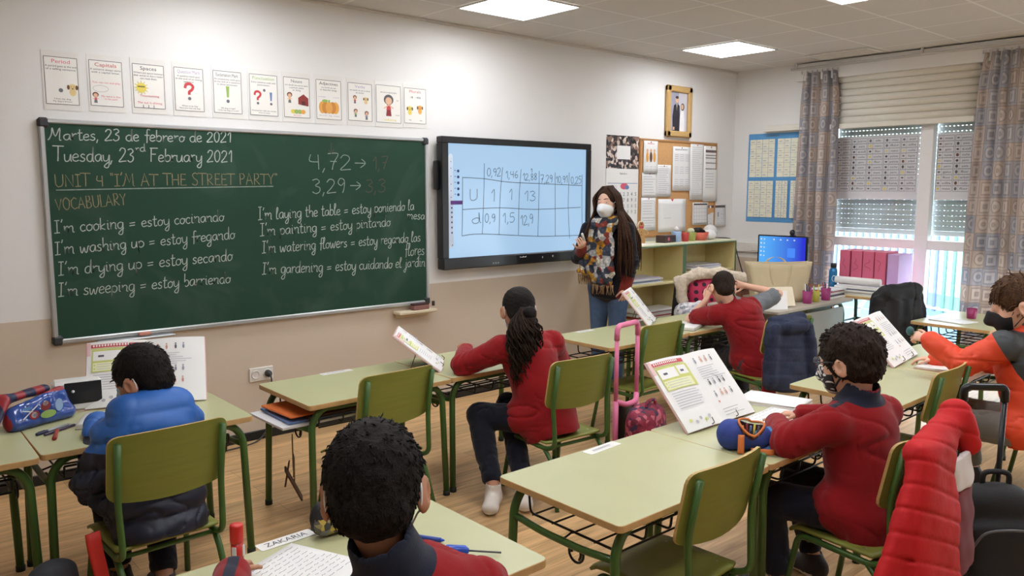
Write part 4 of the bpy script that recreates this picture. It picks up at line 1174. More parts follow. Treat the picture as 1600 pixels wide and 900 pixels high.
cable = G().tube(catmull([(6.17, -.1, 1.16), (6.19, -.3, 1.15), (6.2, -.36, 1.0), (6.25, -.4, .8), (6.3, -.42, .6)], 6), .006, CORN, 6).build('cable')
_props(cable, 'black cable hanging over the right end of the yellow shelves', 'cable')
# ------------------------------------------------------------------ school desks
DTOP = mat('desk_green_laminate', (186, 186, 142), rough=.34, var=.03, scale=6, spec=.5)
DEDGE = mat('desk_wood_edge', (196, 158, 104), rough=.5, var=.1, scale=30)
TUBE = mat('green_steel_tube', (64, 98, 44), rough=.35, var=.05, spec=.5)
WIRE = mat('black_wire', (26, 26, 26), rough=.45)
FOOT = mat('tube_foot_cap', (30, 34, 28), rough=.7)
SCRW = mat('screw_steel', (170, 170, 165), rough=.3, metal=.8)
DW, DD, DH = .838, .575, .65
def make_desk(label, loc, rz=0):
    p = thing('school_desk', label, 'desk', loc, rz, 'green school desks')
    g = G(); pol = rrect(DW, DD, .022, 4)
    g.prism(pol, DH - .024, DH, DTOP, DEDGE, None, .0018, DEDGE)
    g.build('desk_top', p)
    for sx in (-1, 1):
        for sy in (-1, 1):
            x = sx * (DW / 2 - .035); y = sy * (DD / 2 - .05)
            path = fillet([(x + sx * .012, y + sy * .018, .012), (x, y, DH - .1), (x - sx * .05, y, DH - .036), (x - sx * .16, y, DH - .036)], .07, 6)
            l = G().tube(path, .0165, TUBE, 12)
            l.tube([(x + sx * .012, y + sy * .018, 0), (x + sx * .012, y + sy * .018, .025)], .019, FOOT, 12)
            l.build('leg', p)
        x = sx * (DW / 2 - .035)
        G().tube(fillet([(x, DD / 2 - .05, DH - .135), (x, .1, DH - .15), (x, -.1, DH - .15), (x, -DD / 2 + .05, DH - .135)], .05), .0125, TUBE, 10).build('side_rail', p)
        # coil bag hook
        hk = []
        for q in range(28):
            a = q / 27 * 3.2 * PI
            hk.append((x - sx * .02, -.06 + .03 * math.cos(a) + .02 * q / 27, DH - .185 + .03 * math.sin(a)))
        G().tube([(x - sx * .02, -.03, DH - .15)] + hk, .0045, WIRE, 6).build('bag_hook', p)
    for sy in (-1, 1):
        G().tube([(-DW / 2 + .16, sy * (DD / 2 - .05), DH - .04), (DW / 2 - .16, sy * (DD / 2 - .05), DH - .04)], .0155, TUBE, 10).build('top_rail', p)
    b = G(); zb = DH - .14
    for q in range(5): b.tube(fillet([(-.33, -.2 + q * .1, zb + .0), (.33, -.2 + q * .1, zb)], .02), .004, WIRE, 6)
    for q in range(6): b.tube(fillet([(-.33 + q * .132, -.21, zb + .055), (-.33 + q * .132, -.205, zb + .005), (-.33 + q * .132, .21, zb + .005), (-.33 + q * .132, .22, zb + .09)], .02), .0045, WIRE, 6)
    b.tube([(-.33, -.21, zb + .055), (.33, -.21, zb + .055)], .005, WIRE, 6)
    for sx in (-1, 1): b.tube([(sx * .33, -.0, zb + .004), (sx * (DW / 2 - .035), 0, DH - .15)], .004, WIRE, 6)
    b.build('wire_shelf', p)
    return p
FRY, BKY = -1.352, -3.215
desk0 = make_desk('green desk where the boy in the blue puffer jacket sits', (.045, FRY + .012, 0), math.radians(-.6))
def desk(x, y, label, rz=0.0): return dup(desk0, (x, y, 0), rz, label, 'green school desks')
desk(-.797, FRY + .0, 'leftmost green desk, cut by the picture edge beside the blue jacket boy', math.radians(-1.2))
desk(1.14, FRY - .012, 'green desk with an empty chair and folders on its wire shelf below the blackboard')
desk(1.985, FRY + .005, 'green desk of the girl with the curly ponytail', math.radians(.4))
desk(3.252, FRY, 'green desk in front of the teacher with an empty chair')
desk(4.095, FRY - .005, 'green desk of the boy holding his head, next to the grey teacher desk')
desk(.075, BKY - .006, 'front green desk holding the red glue stick and white name card')
desk(-.767, BKY, 'green desk at the bottom edge left of the red glue stick', math.radians(.5))
desk(1.217, BKY, 'large bare green desk in the centre foreground with an empty chair tucked in')
desk(2.0555, BKY, 'green desk of the boy with glasses in the red jacket')
desk(3.247, BKY + .045, 'green desk behind the boy with glasses with an empty chair', math.radians(1.0))
desk(4.09, BKY + .05, 'green desk of the boy in the orange jacket', math.radians(.6))
desk(5.83, -2.735, 'pale green desk by the right curtain, near the orange jacket boy', math.radians(-2.5))

# ------------------------------------------------------------------ chairs
PLY = mat('chair_olive_plywood', (128, 133, 58), rough=.4, var=.07, scale=5, stretch=(1, 1, 12), spec=.45)
PLYE = mat('chair_wood_edge', (190, 160, 100), rough=.55, var=.1, scale=30)
def make_chair(label, loc, rz):
    p = thing('school_chair', label, 'chair', loc, rz, 'green school chairs')
    # seat (waterfall front, dished)
    def seat(u, v):
        x = (u - .5) * .385; y = -.18 + v * .37
        z = .338 - .012 * (1 - (2 * u - 1) ** 2) * math.sin(PI * min(1, v * 1.1)) - (.02 * ((v - .84) / .16) ** 2 if v > .84 else 0)
        cr = max(0, abs(2 * u - 1) - .86) / .14
        y2 = -.18 + (v * (1 - .05 * cr) + .025 * cr) * .37
        return (x, y2, z)
    gs = G()
    P = [[seat(i / 12, j / 12) for j in range(13)] for i in range(13)]
    gs.sheet(lambda u, v: P[round(u * 12)][round(v * 12)], 12, 12, PLY, .011)
    o = gs.build('seat', p)
    # backrest: curved plywood
    W_, Z0, Z1 = .435, .535, .785
    pol = rrect(W_, Z1 - Z0, .035, 5, 0, (Z0 + Z1) / 2)
    # trim bottom to a gentle curve, top slightly arched
    def bp(x, z, off):
        yy = -.222 - .05 * (z - Z0) / (Z1 - Z0) - .0 + .038 * (x / (W_ / 2)) ** 2
        return (x, yy + off, z + (.008 * (1 - (x / (W_ / 2)) ** 2) if z > (Z0 + Z1) / 2 else -.018 * (1 - (x / (W_ / 2)) ** 2)))
    gb = G()
    NX, NZ = 16, 8
    def clampc(u, v):
        x = (u - .5) * W_; z = Z0 + v * (Z1 - Z0); r = .035
        ex = abs(x) - (W_ / 2 - r); ez = abs(z - (Z0 + Z1) / 2) - ((Z1 - Z0) / 2 - r)
        if ex > 0 and ez > 0:
            l = math.hypot(ex, ez)
            m_ = max(ex, ez)
            if l > 0:
                k_ = m_ / l
                ex2, ez2 = ex * k_, ez * k_
                x = math.copysign(W_ / 2 - r + ex2, x); z = (Z0 + Z1) / 2 + math.copysign((Z1 - Z0) / 2 - r + ez2, z - (Z0 + Z1) / 2)
        return x, z
    us = [0, .04, .08, .16, .26, .38, .5, .62, .74, .84, .92, .96, 1]; vs = [0, .07, .14, .3, .5, .7, .86, .93, 1]
    A = []; V = []; F = []; E_ = []
    for off in (.0055, -.0055):
        for u in us:
            for v in vs:
                x, z = clampc(u, v); V.append(bp(x, z, off))
    nu, nv = len(us), len(vs); K = nu * nv
    for i in range(nu - 1):
        for j in range(nv - 1):
            a, b, c, d = i * nv + j, (i + 1) * nv + j, (i + 1) * nv + j + 1, i * nv + j + 1
            F.append((d, c, b, a)); F.append((K + a, K + b, K + c, K + d))
    rim = [i * nv for i in range(nu)] + [(nu - 1) * nv + j for j in range(1, nv)] + [i * nv + nv - 1 for i in range(nu - 2, -1, -1)] + [j for j in range(nv - 2, 0, -1)]
    for q in range(len(rim)):
        a, b = rim[q], rim[(q + 1) % len(rim)]; E_.append((a, b, K + b, K + a))
    gb.add(V, F, PLY, True); gb.add(V, E_, PLYE, False)
    gb.build('backrest', p)
    e = G()
    for sx in (-1, 1):
        x = sx * .185
        xt = sx * .19
        # upright -> seat rail -> front leg, one bent tube
        G().tube(fillet([(xt, -.262, .765), (xt, -.222, .55), (x, -.235, .335), (x, -.17, .305), (x, .08, .311), (x * .98, .145, .305), (x * 1.08, .2, .0)], .05, 6), .0125, TUBE, 10).build('side_frame', p)
        G().tube([(x, -.15, .303), (x * .99, -.20, .25), (x * 1.08, -.275, 0)], .0125, TUBE, 10).build('rear_leg', p)
        e.tube([(xt, -.262, .762), (xt, -.262, .772)], .0128, FOOT, 10)
    for y_, z_, h_ in ((.1, .300, .185), (-.15, .300, .185)): G().tube([(-h_, y_, z_), (h_, y_, z_)], .0095, TUBE, 8).build('crossbar', p)
    s = G()
    for sx in (-1, 1):
        for z in (.6, .72): s.ball((sx * .19, -.198 - .05 * (z - Z0) / .25 - .018, z), (.007, .004, .007), SCRW, 8)
        for y in (-.12, .1): s.ball((sx * .15, y, .340), (.007, .007, .003), SCRW, 8)
    s.build('rivet', p)
    return p
BO = .245   # backrest offset behind the chair origin
chair0 = make_chair('olive chair under the boy in the blue puffer jacket', (-.035, -2.03 + BO, 0), math.radians(2))
def chair(x, yb, rz, label):
    a = math.radians(rz)
    return dup(chair0, (x - math.sin(a) * BO, yb + math.cos(a) * BO, 0), a, label, 'green school chairs')
chair(1.125, -1.80, 3, 'empty olive chair tucked under the desk below the blackboard')
chair(2.03, -2.17, -4, 'olive chair the girl with the curly ponytail sits on')
chair(3.215, -1.76, 0, 'empty olive chair behind the pink trolley handle')
chair(4.10, -2.17, -14, 'olive chair with a dark blue padded jacket over its back')
chair(1.235, -3.585, 2, 'empty olive chair tucked under the centre foreground desk')
chair(2.02, -3.9, -6, 'olive chair with a red quilted coat over its back')
chair(3.255, -3.53, 2, 'empty olive chair behind the boy with glasses, beside the black trolley')
chair(4.1, -3.98, 4, 'olive chair the boy in the orange jacket sits on')
chair(.02, -4.0, 0, 'olive chair the boy in front at the bottom edge sits on')
# ------------------------------------------------------------------ teacher desk with grey top and modesty panel
GT = mat('teacher_desk_grey_top', (176, 168, 154), rough=.4, var=.03); GP2 = mat('teacher_desk_grey_panel', (176, 180, 172), rough=.5, var=.02)
td = thing('teacher_desk', 'long grey teacher desk with a pale modesty panel facing the class', 'desk', (5.24, -1.44, 0))
G().prism(rrect(1.26, .66, .03, 4), .696, .72, GT, GT, None, .003).build('desk_top', td)
G().box((.12, -.27, .4), (.86, .018, .5), GP2, .003).build('modesty_panel', td)
for sx in (-1, 1):
    for sy in (-1, 1):
        x = sx * .57; y = sy * .26
        G().tube(fillet([(x, y, 0), (x, y, .6), (x - sx * .06, y, .684), (x - sx * .2, y, .684)], .08, 6), .018, TUBE, 12).build('leg', td)
    G().tube([(sx * .57, -.26, .12), (sx * .57, .26, .12)], .014, TUBE, 10).build('side_rail', td)
for sy in (-1, 1): G().tube([(-.4, sy * .26, .68), (.4, sy * .26, .68)], .014, TUBE, 10).build('top_rail', td)
dr = G().box((.3, .02, .6), (.42, .4, .14), GP2, .004).build('drawer', td)
G().tube(fillet([(.22, .235, .6), (.22, .255, .6), (.38, .255, .6), (.38, .235, .6)], .01), .005, SCRW, 6).build('handle', dr)
# side desk by the window with box files
sd = thing('side_desk', 'small desk on dark green legs by the window carrying box files', 'desk', (6.21, -1.76, 0))
DG = mat('dark_green_tube', (36, 66, 52), rough=.4)
G().prism(rrect(.62, .60, .02, 4), .71, .735, mat('side_desk_top', (214, 204, 160), rough=.4), DEDGE, None, .003).build('desk_top', sd)
for sx in (-1, 1):
    for sy in (-1, 1):
        G().tube(fillet([(sx * .27, sy * .26, 0), (sx * .27, sy * .26, .62), (sx * .22, sy * .26, .697), (sx * .1, sy * .26, .697)], .06), .016, DG, 10).build('leg', sd)
    G().tube([(sx * .27, -.26, .45), (sx * .27, .26, .45)], .014, DG, 10).build('side_rail', sd)
for y_, z_ in ((.26, .45), (.26, .68), (-.26, .68)): G().tube([(-.27, y_, z_), (.27, y_, z_)], .012, DG, 10).build('crossbar', sd)
# computer table in the corner
ct = thing('computer_table', 'reddish brown wooden table in the corner under the monitor', 'table', (6.17, -.93, 0))
RB = mat('red_brown_wood', (140, 88, 62), rough=.4, var=.1, stretch=(1, 8, 1))
G().prism(rrect(.54, .8, .02, 4), .715, .74, RB, RB, None, .003).build('table_top', ct)
for sx in (-1, 1):
    for sy in (-1, 1): G().box((sx * .23, sy * .36, .357), (.05, .05, .714), RB, .004).build('leg', ct)
for y_ in (.36, -.36): G().box((0, y_, .66), (.42, .02, .09), RB, .002).build('apron', ct)
# ------------------------------------------------------------------ implicit surfaces for bodies, hair and clothes
def V3(*a): return np.array(a[0] if len(a) == 1 else a, float)
def nrm(v): v = V3(v); return v / (np.linalg.norm(v) + 1e-12)
def basis(f, u):
    """columns: right, forward, up"""
    f = nrm(f); u = V3(u); u = nrm(u - f * np.dot(u, f)); r = np.cross(f, u)
    return np.stack([r, f, u], 1)
class Sdf:
    def __init__(s, lo, hi, h):
        s.lo = V3(lo); s.h = h
        s.n = np.ceil((V3(hi) - s.lo) / h).astype(int) + 1
        s.d = np.full(tuple(s.n), 1.0, np.float32)
        s.ax = [(s.lo[i] + np.arange(s.n[i]) * h).astype(np.float32) for i in range(3)]
    def win(s, lo, hi):
        a = np.clip(np.floor((V3(lo) - s.lo) / s.h).astype(int), 0, s.n - 1); b = np.clip(np.ceil((V3(hi) - s.lo) / s.h).astype(int) + 1, 1, s.n)
        sl = tuple(slice(a[i], max(b[i], a[i] + 1)) for i in range(3))
        X = s.ax[0][sl[0]][:, None, None]; Y = s.ax[1][sl[1]][None, :, None]; Z = s.ax[2][sl[2]][None, None, :]
        return sl, X, Y, Z
    def mix(s, sl, d2, k, op):
        a = s.d[sl]
        if op == 'u':
            if k > 0:
                h = np.maximum(k - np.abs(a - d2), 0) / k
                s.d[sl] = np.minimum(a, d2) - h * h * k * .25
            else: s.d[sl] = np.minimum(a, d2)
        elif op == 's':
            b = -d2
            if k > 0:
                h = np.maximum(k - np.abs(a - b), 0) / k
                s.d[sl] = np.maximum(a, b) + h * h * k * .25
            else: s.d[sl] = np.maximum(a, b)
        elif op == 'i': s.d[sl] = np.maximum(a, d2)
    def cone(s, a, b, ra, rb, k=.0, op='u'):
        a = V3(a); b = V3(b); m = max(ra, rb) + k + 3 * s.h
        sl, X, Y, Z = s.win(np.minimum(a, b) - m, np.maximum(a, b) + m)
        ab = b - a; L2 = max(float(ab @ ab), 1e-10)
        t = np.clip(((X - a[0]) * ab[0] + (Y - a[1]) * ab[1] + (Z - a[2]) * ab[2]) / L2, 0, 1)
        d = np.sqrt((X - a[0] - t * ab[0]) ** 2 + (Y - a[1] - t * ab[1]) ** 2 + (Z - a[2] - t * ab[2]) ** 2) - (ra + (rb - ra) * t)
        s.mix(sl, d, k, op); return s
    def ell(s, c, r, B=None, k=.0, op='u'):
        c = V3(c); r = V3(r); m = r.max() + k + 3 * s.h
        sl, X, Y, Z = s.win(c - m, c + m)
        B = np.eye(3) if B is None else B
        q = 0; q2 = 0
        for i in range(3):
            p = (X - c[0]) * B[0, i] + (Y - c[1]) * B[1, i] + (Z - c[2]) * B[2, i]
            q = q + (p / r[i]) ** 2; q2 = q2 + (p / r[i] ** 2) ** 2
        k0 = np.sqrt(q); k1 = np.sqrt(q2) + 1e-9
        s.mix(sl, k0 * (k0 - 1) / k1, k, op); return s
    def ecap(s, a, b, ra, rb, u, k=.0, op='u'):
        """capsule of elliptical section: ra=(half width along u, half depth) at a"""
        a = V3(a); b = V3(b); ab = b - a; L = float(np.linalg.norm(ab)); t_ = ab / L
        u = V3(u); u = nrm(u - t_ * np.dot(u, t_)); v = np.cross(t_, u)
        m = max(*ra, *rb) + k + 3 * s.h
        sl, X, Y, Z = s.win(np.minimum(a, b) - m, np.maximum(a, b) + m)
        px, py, pz = X - a[0], Y - a[1], Z - a[2]
        pt = px * t_[0] + py * t_[1] + pz * t_[2]
        pu = px * u[0] + py * u[1] + pz * u[2]; pv = px * v[0] + py * v[1] + pz * v[2]
        t = np.clip(pt / L, 0, 1); ov = pt - t * L
        ru = ra[0] + (rb[0] - ra[0]) * t; rv = ra[1] + (rb[1] - ra[1]) * t; rm = np.minimum(ru, rv)
        q = (pu / ru) ** 2 + (pv / rv) ** 2 + (ov / rm) ** 2
        q2 = (pu / ru ** 2) ** 2 + (pv / rv ** 2) ** 2 + (ov / rm ** 2) ** 2
        k0 = np.sqrt(q); d = k0 * (k0 - 1) / (np.sqrt(q2) + 1e-9)
        s.mix(sl, d, k, op); return s
    def plane(s, c, n, op='i', lo=None, hi=None):
        """keep the side against the normal (op i) or cut it away only inside lo..hi"""
        c = V3(c); n = nrm(n)
        sl, X, Y, Z = s.win(s.lo if lo is None else lo, s.lo + s.n * s.h if hi is None else hi)
        d = (X - c[0]) * n[0] + (Y - c[1]) * n[1] + (Z - c[2]) * n[2]
        s.d[sl] = np.maximum(s.d[sl], d); return s
    def disp(s, fn, band=.05):
        m = np.abs(s.d) < band
        I = np.nonzero(m)
        P = [s.ax[i][I[i]] for i in range(3)]
        s.d[I] += fn(*P).astype(np.float32); return s
    def mesh(s):
        d = s.d; h = s.h
        # quick crop
        ins = d < 0
        if not ins.any(): return np.zeros((0, 3)), np.zeros((0, 4), int)
        nx, ny, nz = d.shape
        c = np.zeros((nx - 1, ny - 1, nz - 1), np.uint8)
        for dx in (0, 1):
            for dy in (0, 1):
                for dz in (0, 1): c += ins[dx:nx - 1 + dx, dy:ny - 1 + dy, dz:nz - 1 + dz]
        act = (c > 0) & (c < 8)
        ids = np.full(act.shape, -1, np.int32); I = np.argwhere(act); ids[act] = np.arange(len(I))
        acc = np.zeros((len(I), 3)); cnt = np.zeros(len(I))
        cor = [(x, y, z) for x in (0, 1) for y in (0, 1) for z in (0, 1)]
        dv = {q: d[I[:, 0] + q[0], I[:, 1] + q[1], I[:, 2] + q[2]].astype(float) for q in cor}
        for a in cor:
            for ax in range(3):
                if a[ax] == 0:
                    b = list(a); b[ax] = 1; b = tuple(b)
                    da, db = dv[a], dv[b]; m = (da < 0) != (db < 0)
                    t = np.where(m, da / np.where(m, da - db, 1), 0)
                    p = np.array(a, float)[None, :] + t[:, None] * (np.array(b) - np.array(a))[None, :]
                    acc[m] += p[m]; cnt[m] += 1
        V = s.lo + (I + acc / cnt[:, None]) * h
        F = []
        for ax in range(3):
            o1, o2 = [(1, 2), (2, 0), (0, 1)][ax]
            sl0 = [slice(None)] * 3; sl1 = [slice(None)] * 3
            sl0[ax] = slice(0, -1); sl1[ax] = slice(1, None)
            A = ins[tuple(sl0)]; Bq = ins[tuple(sl1)]
            E = np.argwhere(A != Bq)
            lim = [nx - 1, ny - 1, nz - 1]
            ok = (E[:, o1] > 0) & (E[:, o2] > 0) & (E[:, o1] < lim[o1]) & (E[:, o2] < lim[o2])
            E = E[ok]; fl = A[tuple(E.T)]
            def cell(a, b):
                q = E.copy(); q[:, o1] -= a; q[:, o2] -= b; return ids[tuple(q.T)]
            q = np.stack([cell(1, 1), cell(0, 1), cell(0, 0), cell(1, 0)], 1)
            q[~fl] = q[~fl][:, ::-1]
            F.append(q)
        F = np.concatenate(F)
        return V, F[(F >= 0).all(1)]
def mesh_np(name, V, F, mats, parent=None, base=(0, 0, 0), mfn=None, smooth=1, mask=None):
    """fast mesh from quad arrays; mfn(face centres)->material index"""
    V = np.asarray(V, np.float32) - V3(base).astype(np.float32)
    for _ in range(smooth):   # light relaxation of the voxel steps
        e = np.concatenate([F[:, [0, 1]], F[:, [1, 2]], F[:, [2, 3]], F[:, [3, 0]]])
        S_ = np.zeros_like(V); n_ = np.zeros(len(V), np.float32)
        np.add.at(S_, e[:, 0], V[e[:, 1]]); np.add.at(S_, e[:, 1], V[e[:, 0]])
        np.add.at(n_, e[:, 0], 1); np.add.at(n_, e[:, 1], 1)
        V = V * .5 + .5 * S_ / np.maximum(n_, 1)[:, None]
    me = bpy.data.meshes.new(name)
    me.vertices.add(len(V)); me.vertices.foreach_set('co', V.ravel())
    me.loops.add(len(F) * 4); me.loops.foreach_set('vertex_index', F.ravel().astype(np.int32))
    me.polygons.add(len(F)); me.polygons.foreach_set('loop_start', np.arange(0, len(F) * 4, 4, dtype=np.int32))
    for m in mats: me.materials.append(m)
    if mask is not None:
        at = me.attributes.new('blend', 'FLOAT', 'POINT'); at.data.foreach_set('value', mask(V + V3(base)).astype(np.float32))
    if mfn is not None:
        cen = V[F].mean(1) + V3(base)
        me.polygons.foreach_set('material_index', mfn(cen).astype(np.int32))
    me.update(calc_edges=True)
    me.polygons.foreach_set('use_smooth', np.ones(len(F), bool))
    me.validate()
    o = bpy.data.objects.new(name, me); COL.objects.link(o)
    if parent: o.parent = parent
    return o
def duo(name, a, b_, **kw):
    """two-colour cloth: colour b_ where the mesh attribute 'blend' is positive (a seam line that follows the cut)"""
    m = mat(name, a, **kw); t = m.node_tree
    hs = [n for n in t.nodes if n.type == 'HUE_SAT'][0]
    at = nd(t, 'ShaderNodeAttribute', attribute_name='blend'); gt = nd(t, 'ShaderNodeMath', operation='GREATER_THAN'); gt.inputs[1].default_value = 0
    mx = nd(t, 'ShaderNodeMix', data_type='RGBA'); mx.inputs['A'].default_value = (*lin(a), 1); mx.inputs['B'].default_value = (*lin(b_), 1)
    t.links.new(at.outputs['Fac'], gt.inputs[0]); t.links.new(gt.outputs[0], mx.inputs['Factor']); t.links.new(mx.outputs['Result'], hs.inputs['Color'])
    return m
def AND(*a):
    o = a[0]
    for q in a[1:]: o = np.minimum(o, q)
    return o
def OR(*a):
    o = a[0]
    for q in a[1:]: o = np.maximum(o, q)
    return o
def wob(amp, freq, seed, n=5, stretch=(1, 1, 1)):
    r = np.random.default_rng(seed)
    K = r.normal(size=(n, 3)) * freq / np.array(stretch); ph = r.uniform(0, 6.28, n); A = r.uniform(.5, 1, n); A = A / A.sum() * amp
    def f(x, y, z):
        o = 0
        for i in range(n): o = o + A[i] * np.sin(K[i, 0] * x + K[i, 1] * y + K[i, 2] * z + ph[i])
        return o
    return f
def crease(amp, freq, seed, stretch=(1, 1, 1), sharp=5):
    r = np.random.default_rng(seed); st = np.array(stretch)
    K = [nrm(r.normal(size=3)) * freq / st for _ in range(3)]; ph = r.uniform(0, 6.28, 6)
    def f(x, y, z):
        w1 = np.sin(K[1][0] * x + K[1][1] * y + K[1][2] * z + ph[0]) * 1.4 + .8 * np.sin((K[2][0] * x + K[2][1] * y + K[2][2] * z) * 1.9 + ph[1])
        a = np.sin(K[0][0] * x + K[0][1] * y + K[0][2] * z + ph[2] + w1)
        msk = .5 + .5 * np.sin((K[2][0] * x + K[2][1] * y + K[2][2] * z) * .8 + ph[3])
        return amp * (1 - np.abs(a)) ** sharp * msk
    return f
# ------------------------------------------------------------------ anatomy
def add_head(s, c, B, sc, face=True, nose=1.0, lid=.0048):
    """c centre of head, B = [right, forward, up], sc scale (1 = 0.22 m tall)"""
    P = lambda x, y, z: c + B @ (V3(x, y, z) * sc)
    s.ell(P(0, -.014, .026), V3(.074, .092, .084) * sc, B)
    s.ell(P(0, .026, -.03), V3(.060, .066, .074) * sc, B, .03 * sc)
    s.ell(P(0, .046, -.082), V3(.034, .036, .028) * sc, B, .03 * sc)
    for q in (-1, 1):
        s.ell(P(q * .036, .05, -.03), V3(.026, .026, .024) * sc, B, .02 * sc)
        s.ell(P(q * .032, .098, .006), V3(.017, .014, .011) * sc, B, .012 * sc, 's')
        s.ell(P(q * .031, .076, .005), V3(.0165, .0160, .0155) * sc, B, .004); s.ell(P(q * .031, .0945, .003), V3(.0125, .0085, lid) * sc, B, .0015, 's')
    s.cone(P(0, .088, .008), P(0, .106 * nose, -.03), .008 * sc, .0125 * sc, .012 * sc)
    for q in (-1, 1): s.ell(P(q * .012, .096, -.034), V3(.009, .01, .008) * sc, B, .006 * sc)
    s.ell(P(0, .09, -.058), V3(.024, .010, .005) * sc, B, .006 * sc); s.ell(P(0, .088, -.067), V3(.02, .010, .006) * sc, B, .006 * sc)
    for q in (-1, 1):
        E = B @ np.array([[1, q * .5, 0], [-q * .5, 1, .15], [0, -.15, 1]]); E, _ = np.linalg.qr(E); E = E * np.sign((E * B).sum(0))
        s.ell(P(q * .088, -.018, -.014), V3(.010, .024, .035) * sc, E, .010 * sc)
        s.ell(P(q * .098, -.012, -.012), V3(.007, .010, .018) * sc, E, .004 * sc, 's')
def head_mats(c, B, sc, skin=0, lip=1, eyew=2, iris=3, brow=4):
    def f(cen):
        L = ((cen - c) @ B) / sc
        m = np.full(len(cen), skin)
        lp = (np.abs(L[:, 0]) < .024) & (L[:, 1] > .084) & (np.abs(L[:, 2] + .062) < .011); m[lp] = lip
        for q in (-1, 1):
            e = (L[:, 0] - q * .031) ** 2 / .0125 ** 2 + (L[:, 2] - .005) ** 2 / .0065 ** 2 < 1; e &= L[:, 1] > .07; m[e] = eyew
            e = (L[:, 0] - q * .031) ** 2 + (L[:, 2] - .005) ** 2 < .0058 ** 2; e &= L[:, 1] > .07; m[e] = iris
            e = (np.abs(L[:, 0] - q * .033) < .02) & (np.abs(L[:, 2] - .026 + 3 * (L[:, 0] - q * .033) ** 2 * 4) < .0045) & (L[:, 1] > .06); m[e] = brow
        return m
    return f
def add_hand(s, w, d, n, t, size, curl=(.35, .4, .45, .5), tcurl=.3, spread=.1, tout=.8, rs=1.0):
    """w wrist, d along the hand, n palm normal (direction the fingers curl), t thumb side; size = hand length"""
    w = V3(w); d = nrm(d); n = V3(n); n = nrm(n - d * np.dot(n, d)); t = V3(t); t = nrm(t - d * np.dot(t, d) - n * np.dot(t, n))
    pl = size * .5
    s.ecap(w, w + d * pl * .85, (size * .15, size * .085), (size * .20, size * .075), t, .008)
    r = size * .047 * rs
    for i, (o, L) in enumerate(((.165, .42), (.055, .47), (-.055, .44), (-.16, .35))):
        p = w + d * pl * (.95 if i in (1, 2) else .88) + t * o * size
        a = 0.0; dirv = nrm(d + t * spread * (1.5 - i) * .5)
        for j, fr in enumerate((.44, .32, .24)):
            a += curl[i] * (1.0 if j == 0 else 1.15)
            dd = nrm(dirv * math.cos(a) + n * math.sin(a))
            q = p + dd * L * size * fr
            s.cone(p, q, r * (1 - .08 * j), r * (.92 - .1 * j), .0015 if j else .006)
            p = q
    p = w + d * pl * .28 + t * size * .13
    dirv = nrm(d * .75 + t * tout + n * .2)
    for j, (fr, rr) in enumerate(((.2, .062), (.17, .052), (.13, .046))):
        dd = nrm(dirv + (d * .3 + n * tcurl - t * .35 * tout) * j * .7)
        q = p + dd * size * fr
        s.cone(p, q, size * rr * rs, size * rr * .9 * rs, .006 if j == 0 else .002)
        p = q
def add_limb(s, a, b, c, r0, r1, r2, r3=None, k=.012):
    s.cone(a, b, r0, r1, k); s.cone(b, c, (r3 or r1 * 1.02), r2, .01)
def add_foot(s, ank, toe, r, k=.015):
    ank = V3(ank); toe = V3(toe); d = nrm(toe - ank); u = np.cross(d, V3(0, 0, 1))
    s.ecap(ank + V3(0, 0, -.02) - d * .03, toe, (r * .95, r * .9), (r * 1.05, r * .6), u, k)
SKIN1 = mat('skin_light', (216, 166, 138), rough=.55, var=.04, scale=30); SKIN2 = mat('skin_tan', (184, 130, 100), rough=.55, var=.04, scale=30); SKIN3 = mat('skin_fair', (228, 180, 154), rough=.55, var=.04, scale=30)
for _m in (SKIN1, SKIN2, SKIN3):
    bsdf(_m).inputs['Subsurface Weight'].default_value = .12; bsdf(_m).inputs['Subsurface Radius'].default_value = (.01, .004, .002)
LIPM = mat('lip_rose', (176, 104, 96), rough=.5); EYEW = mat('eye_white', (226, 222, 216), rough=.25); IRIS = mat('eye_dark_brown', (44, 30, 24), rough=.2); BROW = mat('eyebrow_dark', (58, 42, 34), rough=.8)
def hair_mat(name, rgb, rgb2, sc=(60, 60, 8), rough=.45):
    m = mat(name, rgb, rough=.62, var=.25, scale=6, stretch=(sc[0] / 6, sc[1] / 6, sc[2] / 6), bump=.8, bscale=26, spec=.16)
    t = m.node_tree; b = bsdf(m)
    tc = nd(t, 'ShaderNodeTexCoord'); mp = nd(t, 'ShaderNodeMapping'); mp.inputs['Scale'].default_value = sc
    no = nd(t, 'ShaderNodeTexNoise'); no.inputs['Scale'].default_value = 3; no.inputs['Detail'].default_value = 4
    t.links.new(tc.outputs['Object'], mp.inputs[0]); t.links.new(mp.outputs[0], no.inputs['Vector'])
    mx = nd(t, 'ShaderNodeMix', data_type='RGBA'); mx.inputs['B'].default_value = (*lin(rgb2), 1)
    cr = nd(t, 'ShaderNodeValToRGB'); cr.color_ramp.elements[0].position = .45; cr.color_ramp.elements[1].position = .7
    t.links.new(no.outputs['Fac'], cr.inputs[0]); t.links.new(cr.outputs[0], mx.inputs['Factor'])
    t.links.new(b.inputs['Base Color'].links[0].from_socket, mx.inputs['A']); t.links.new(mx.outputs['Result'], b.inputs['Base Color'])
    return m
HBLACK = hair_mat('black_brown_hair', (21, 17, 15), (36, 28, 24), (70, 70, 70)); HDARK = hair_mat('dark_brown_hair', (34, 25, 20), (58, 42, 32)); HBRN = hair_mat('medium_brown_hair', (66, 46, 33), (116, 82, 56), (50, 50, 50)); HTEACH = hair_mat('long_brown_hair', (44, 29, 22), (98, 64, 42), (90, 90, 4))
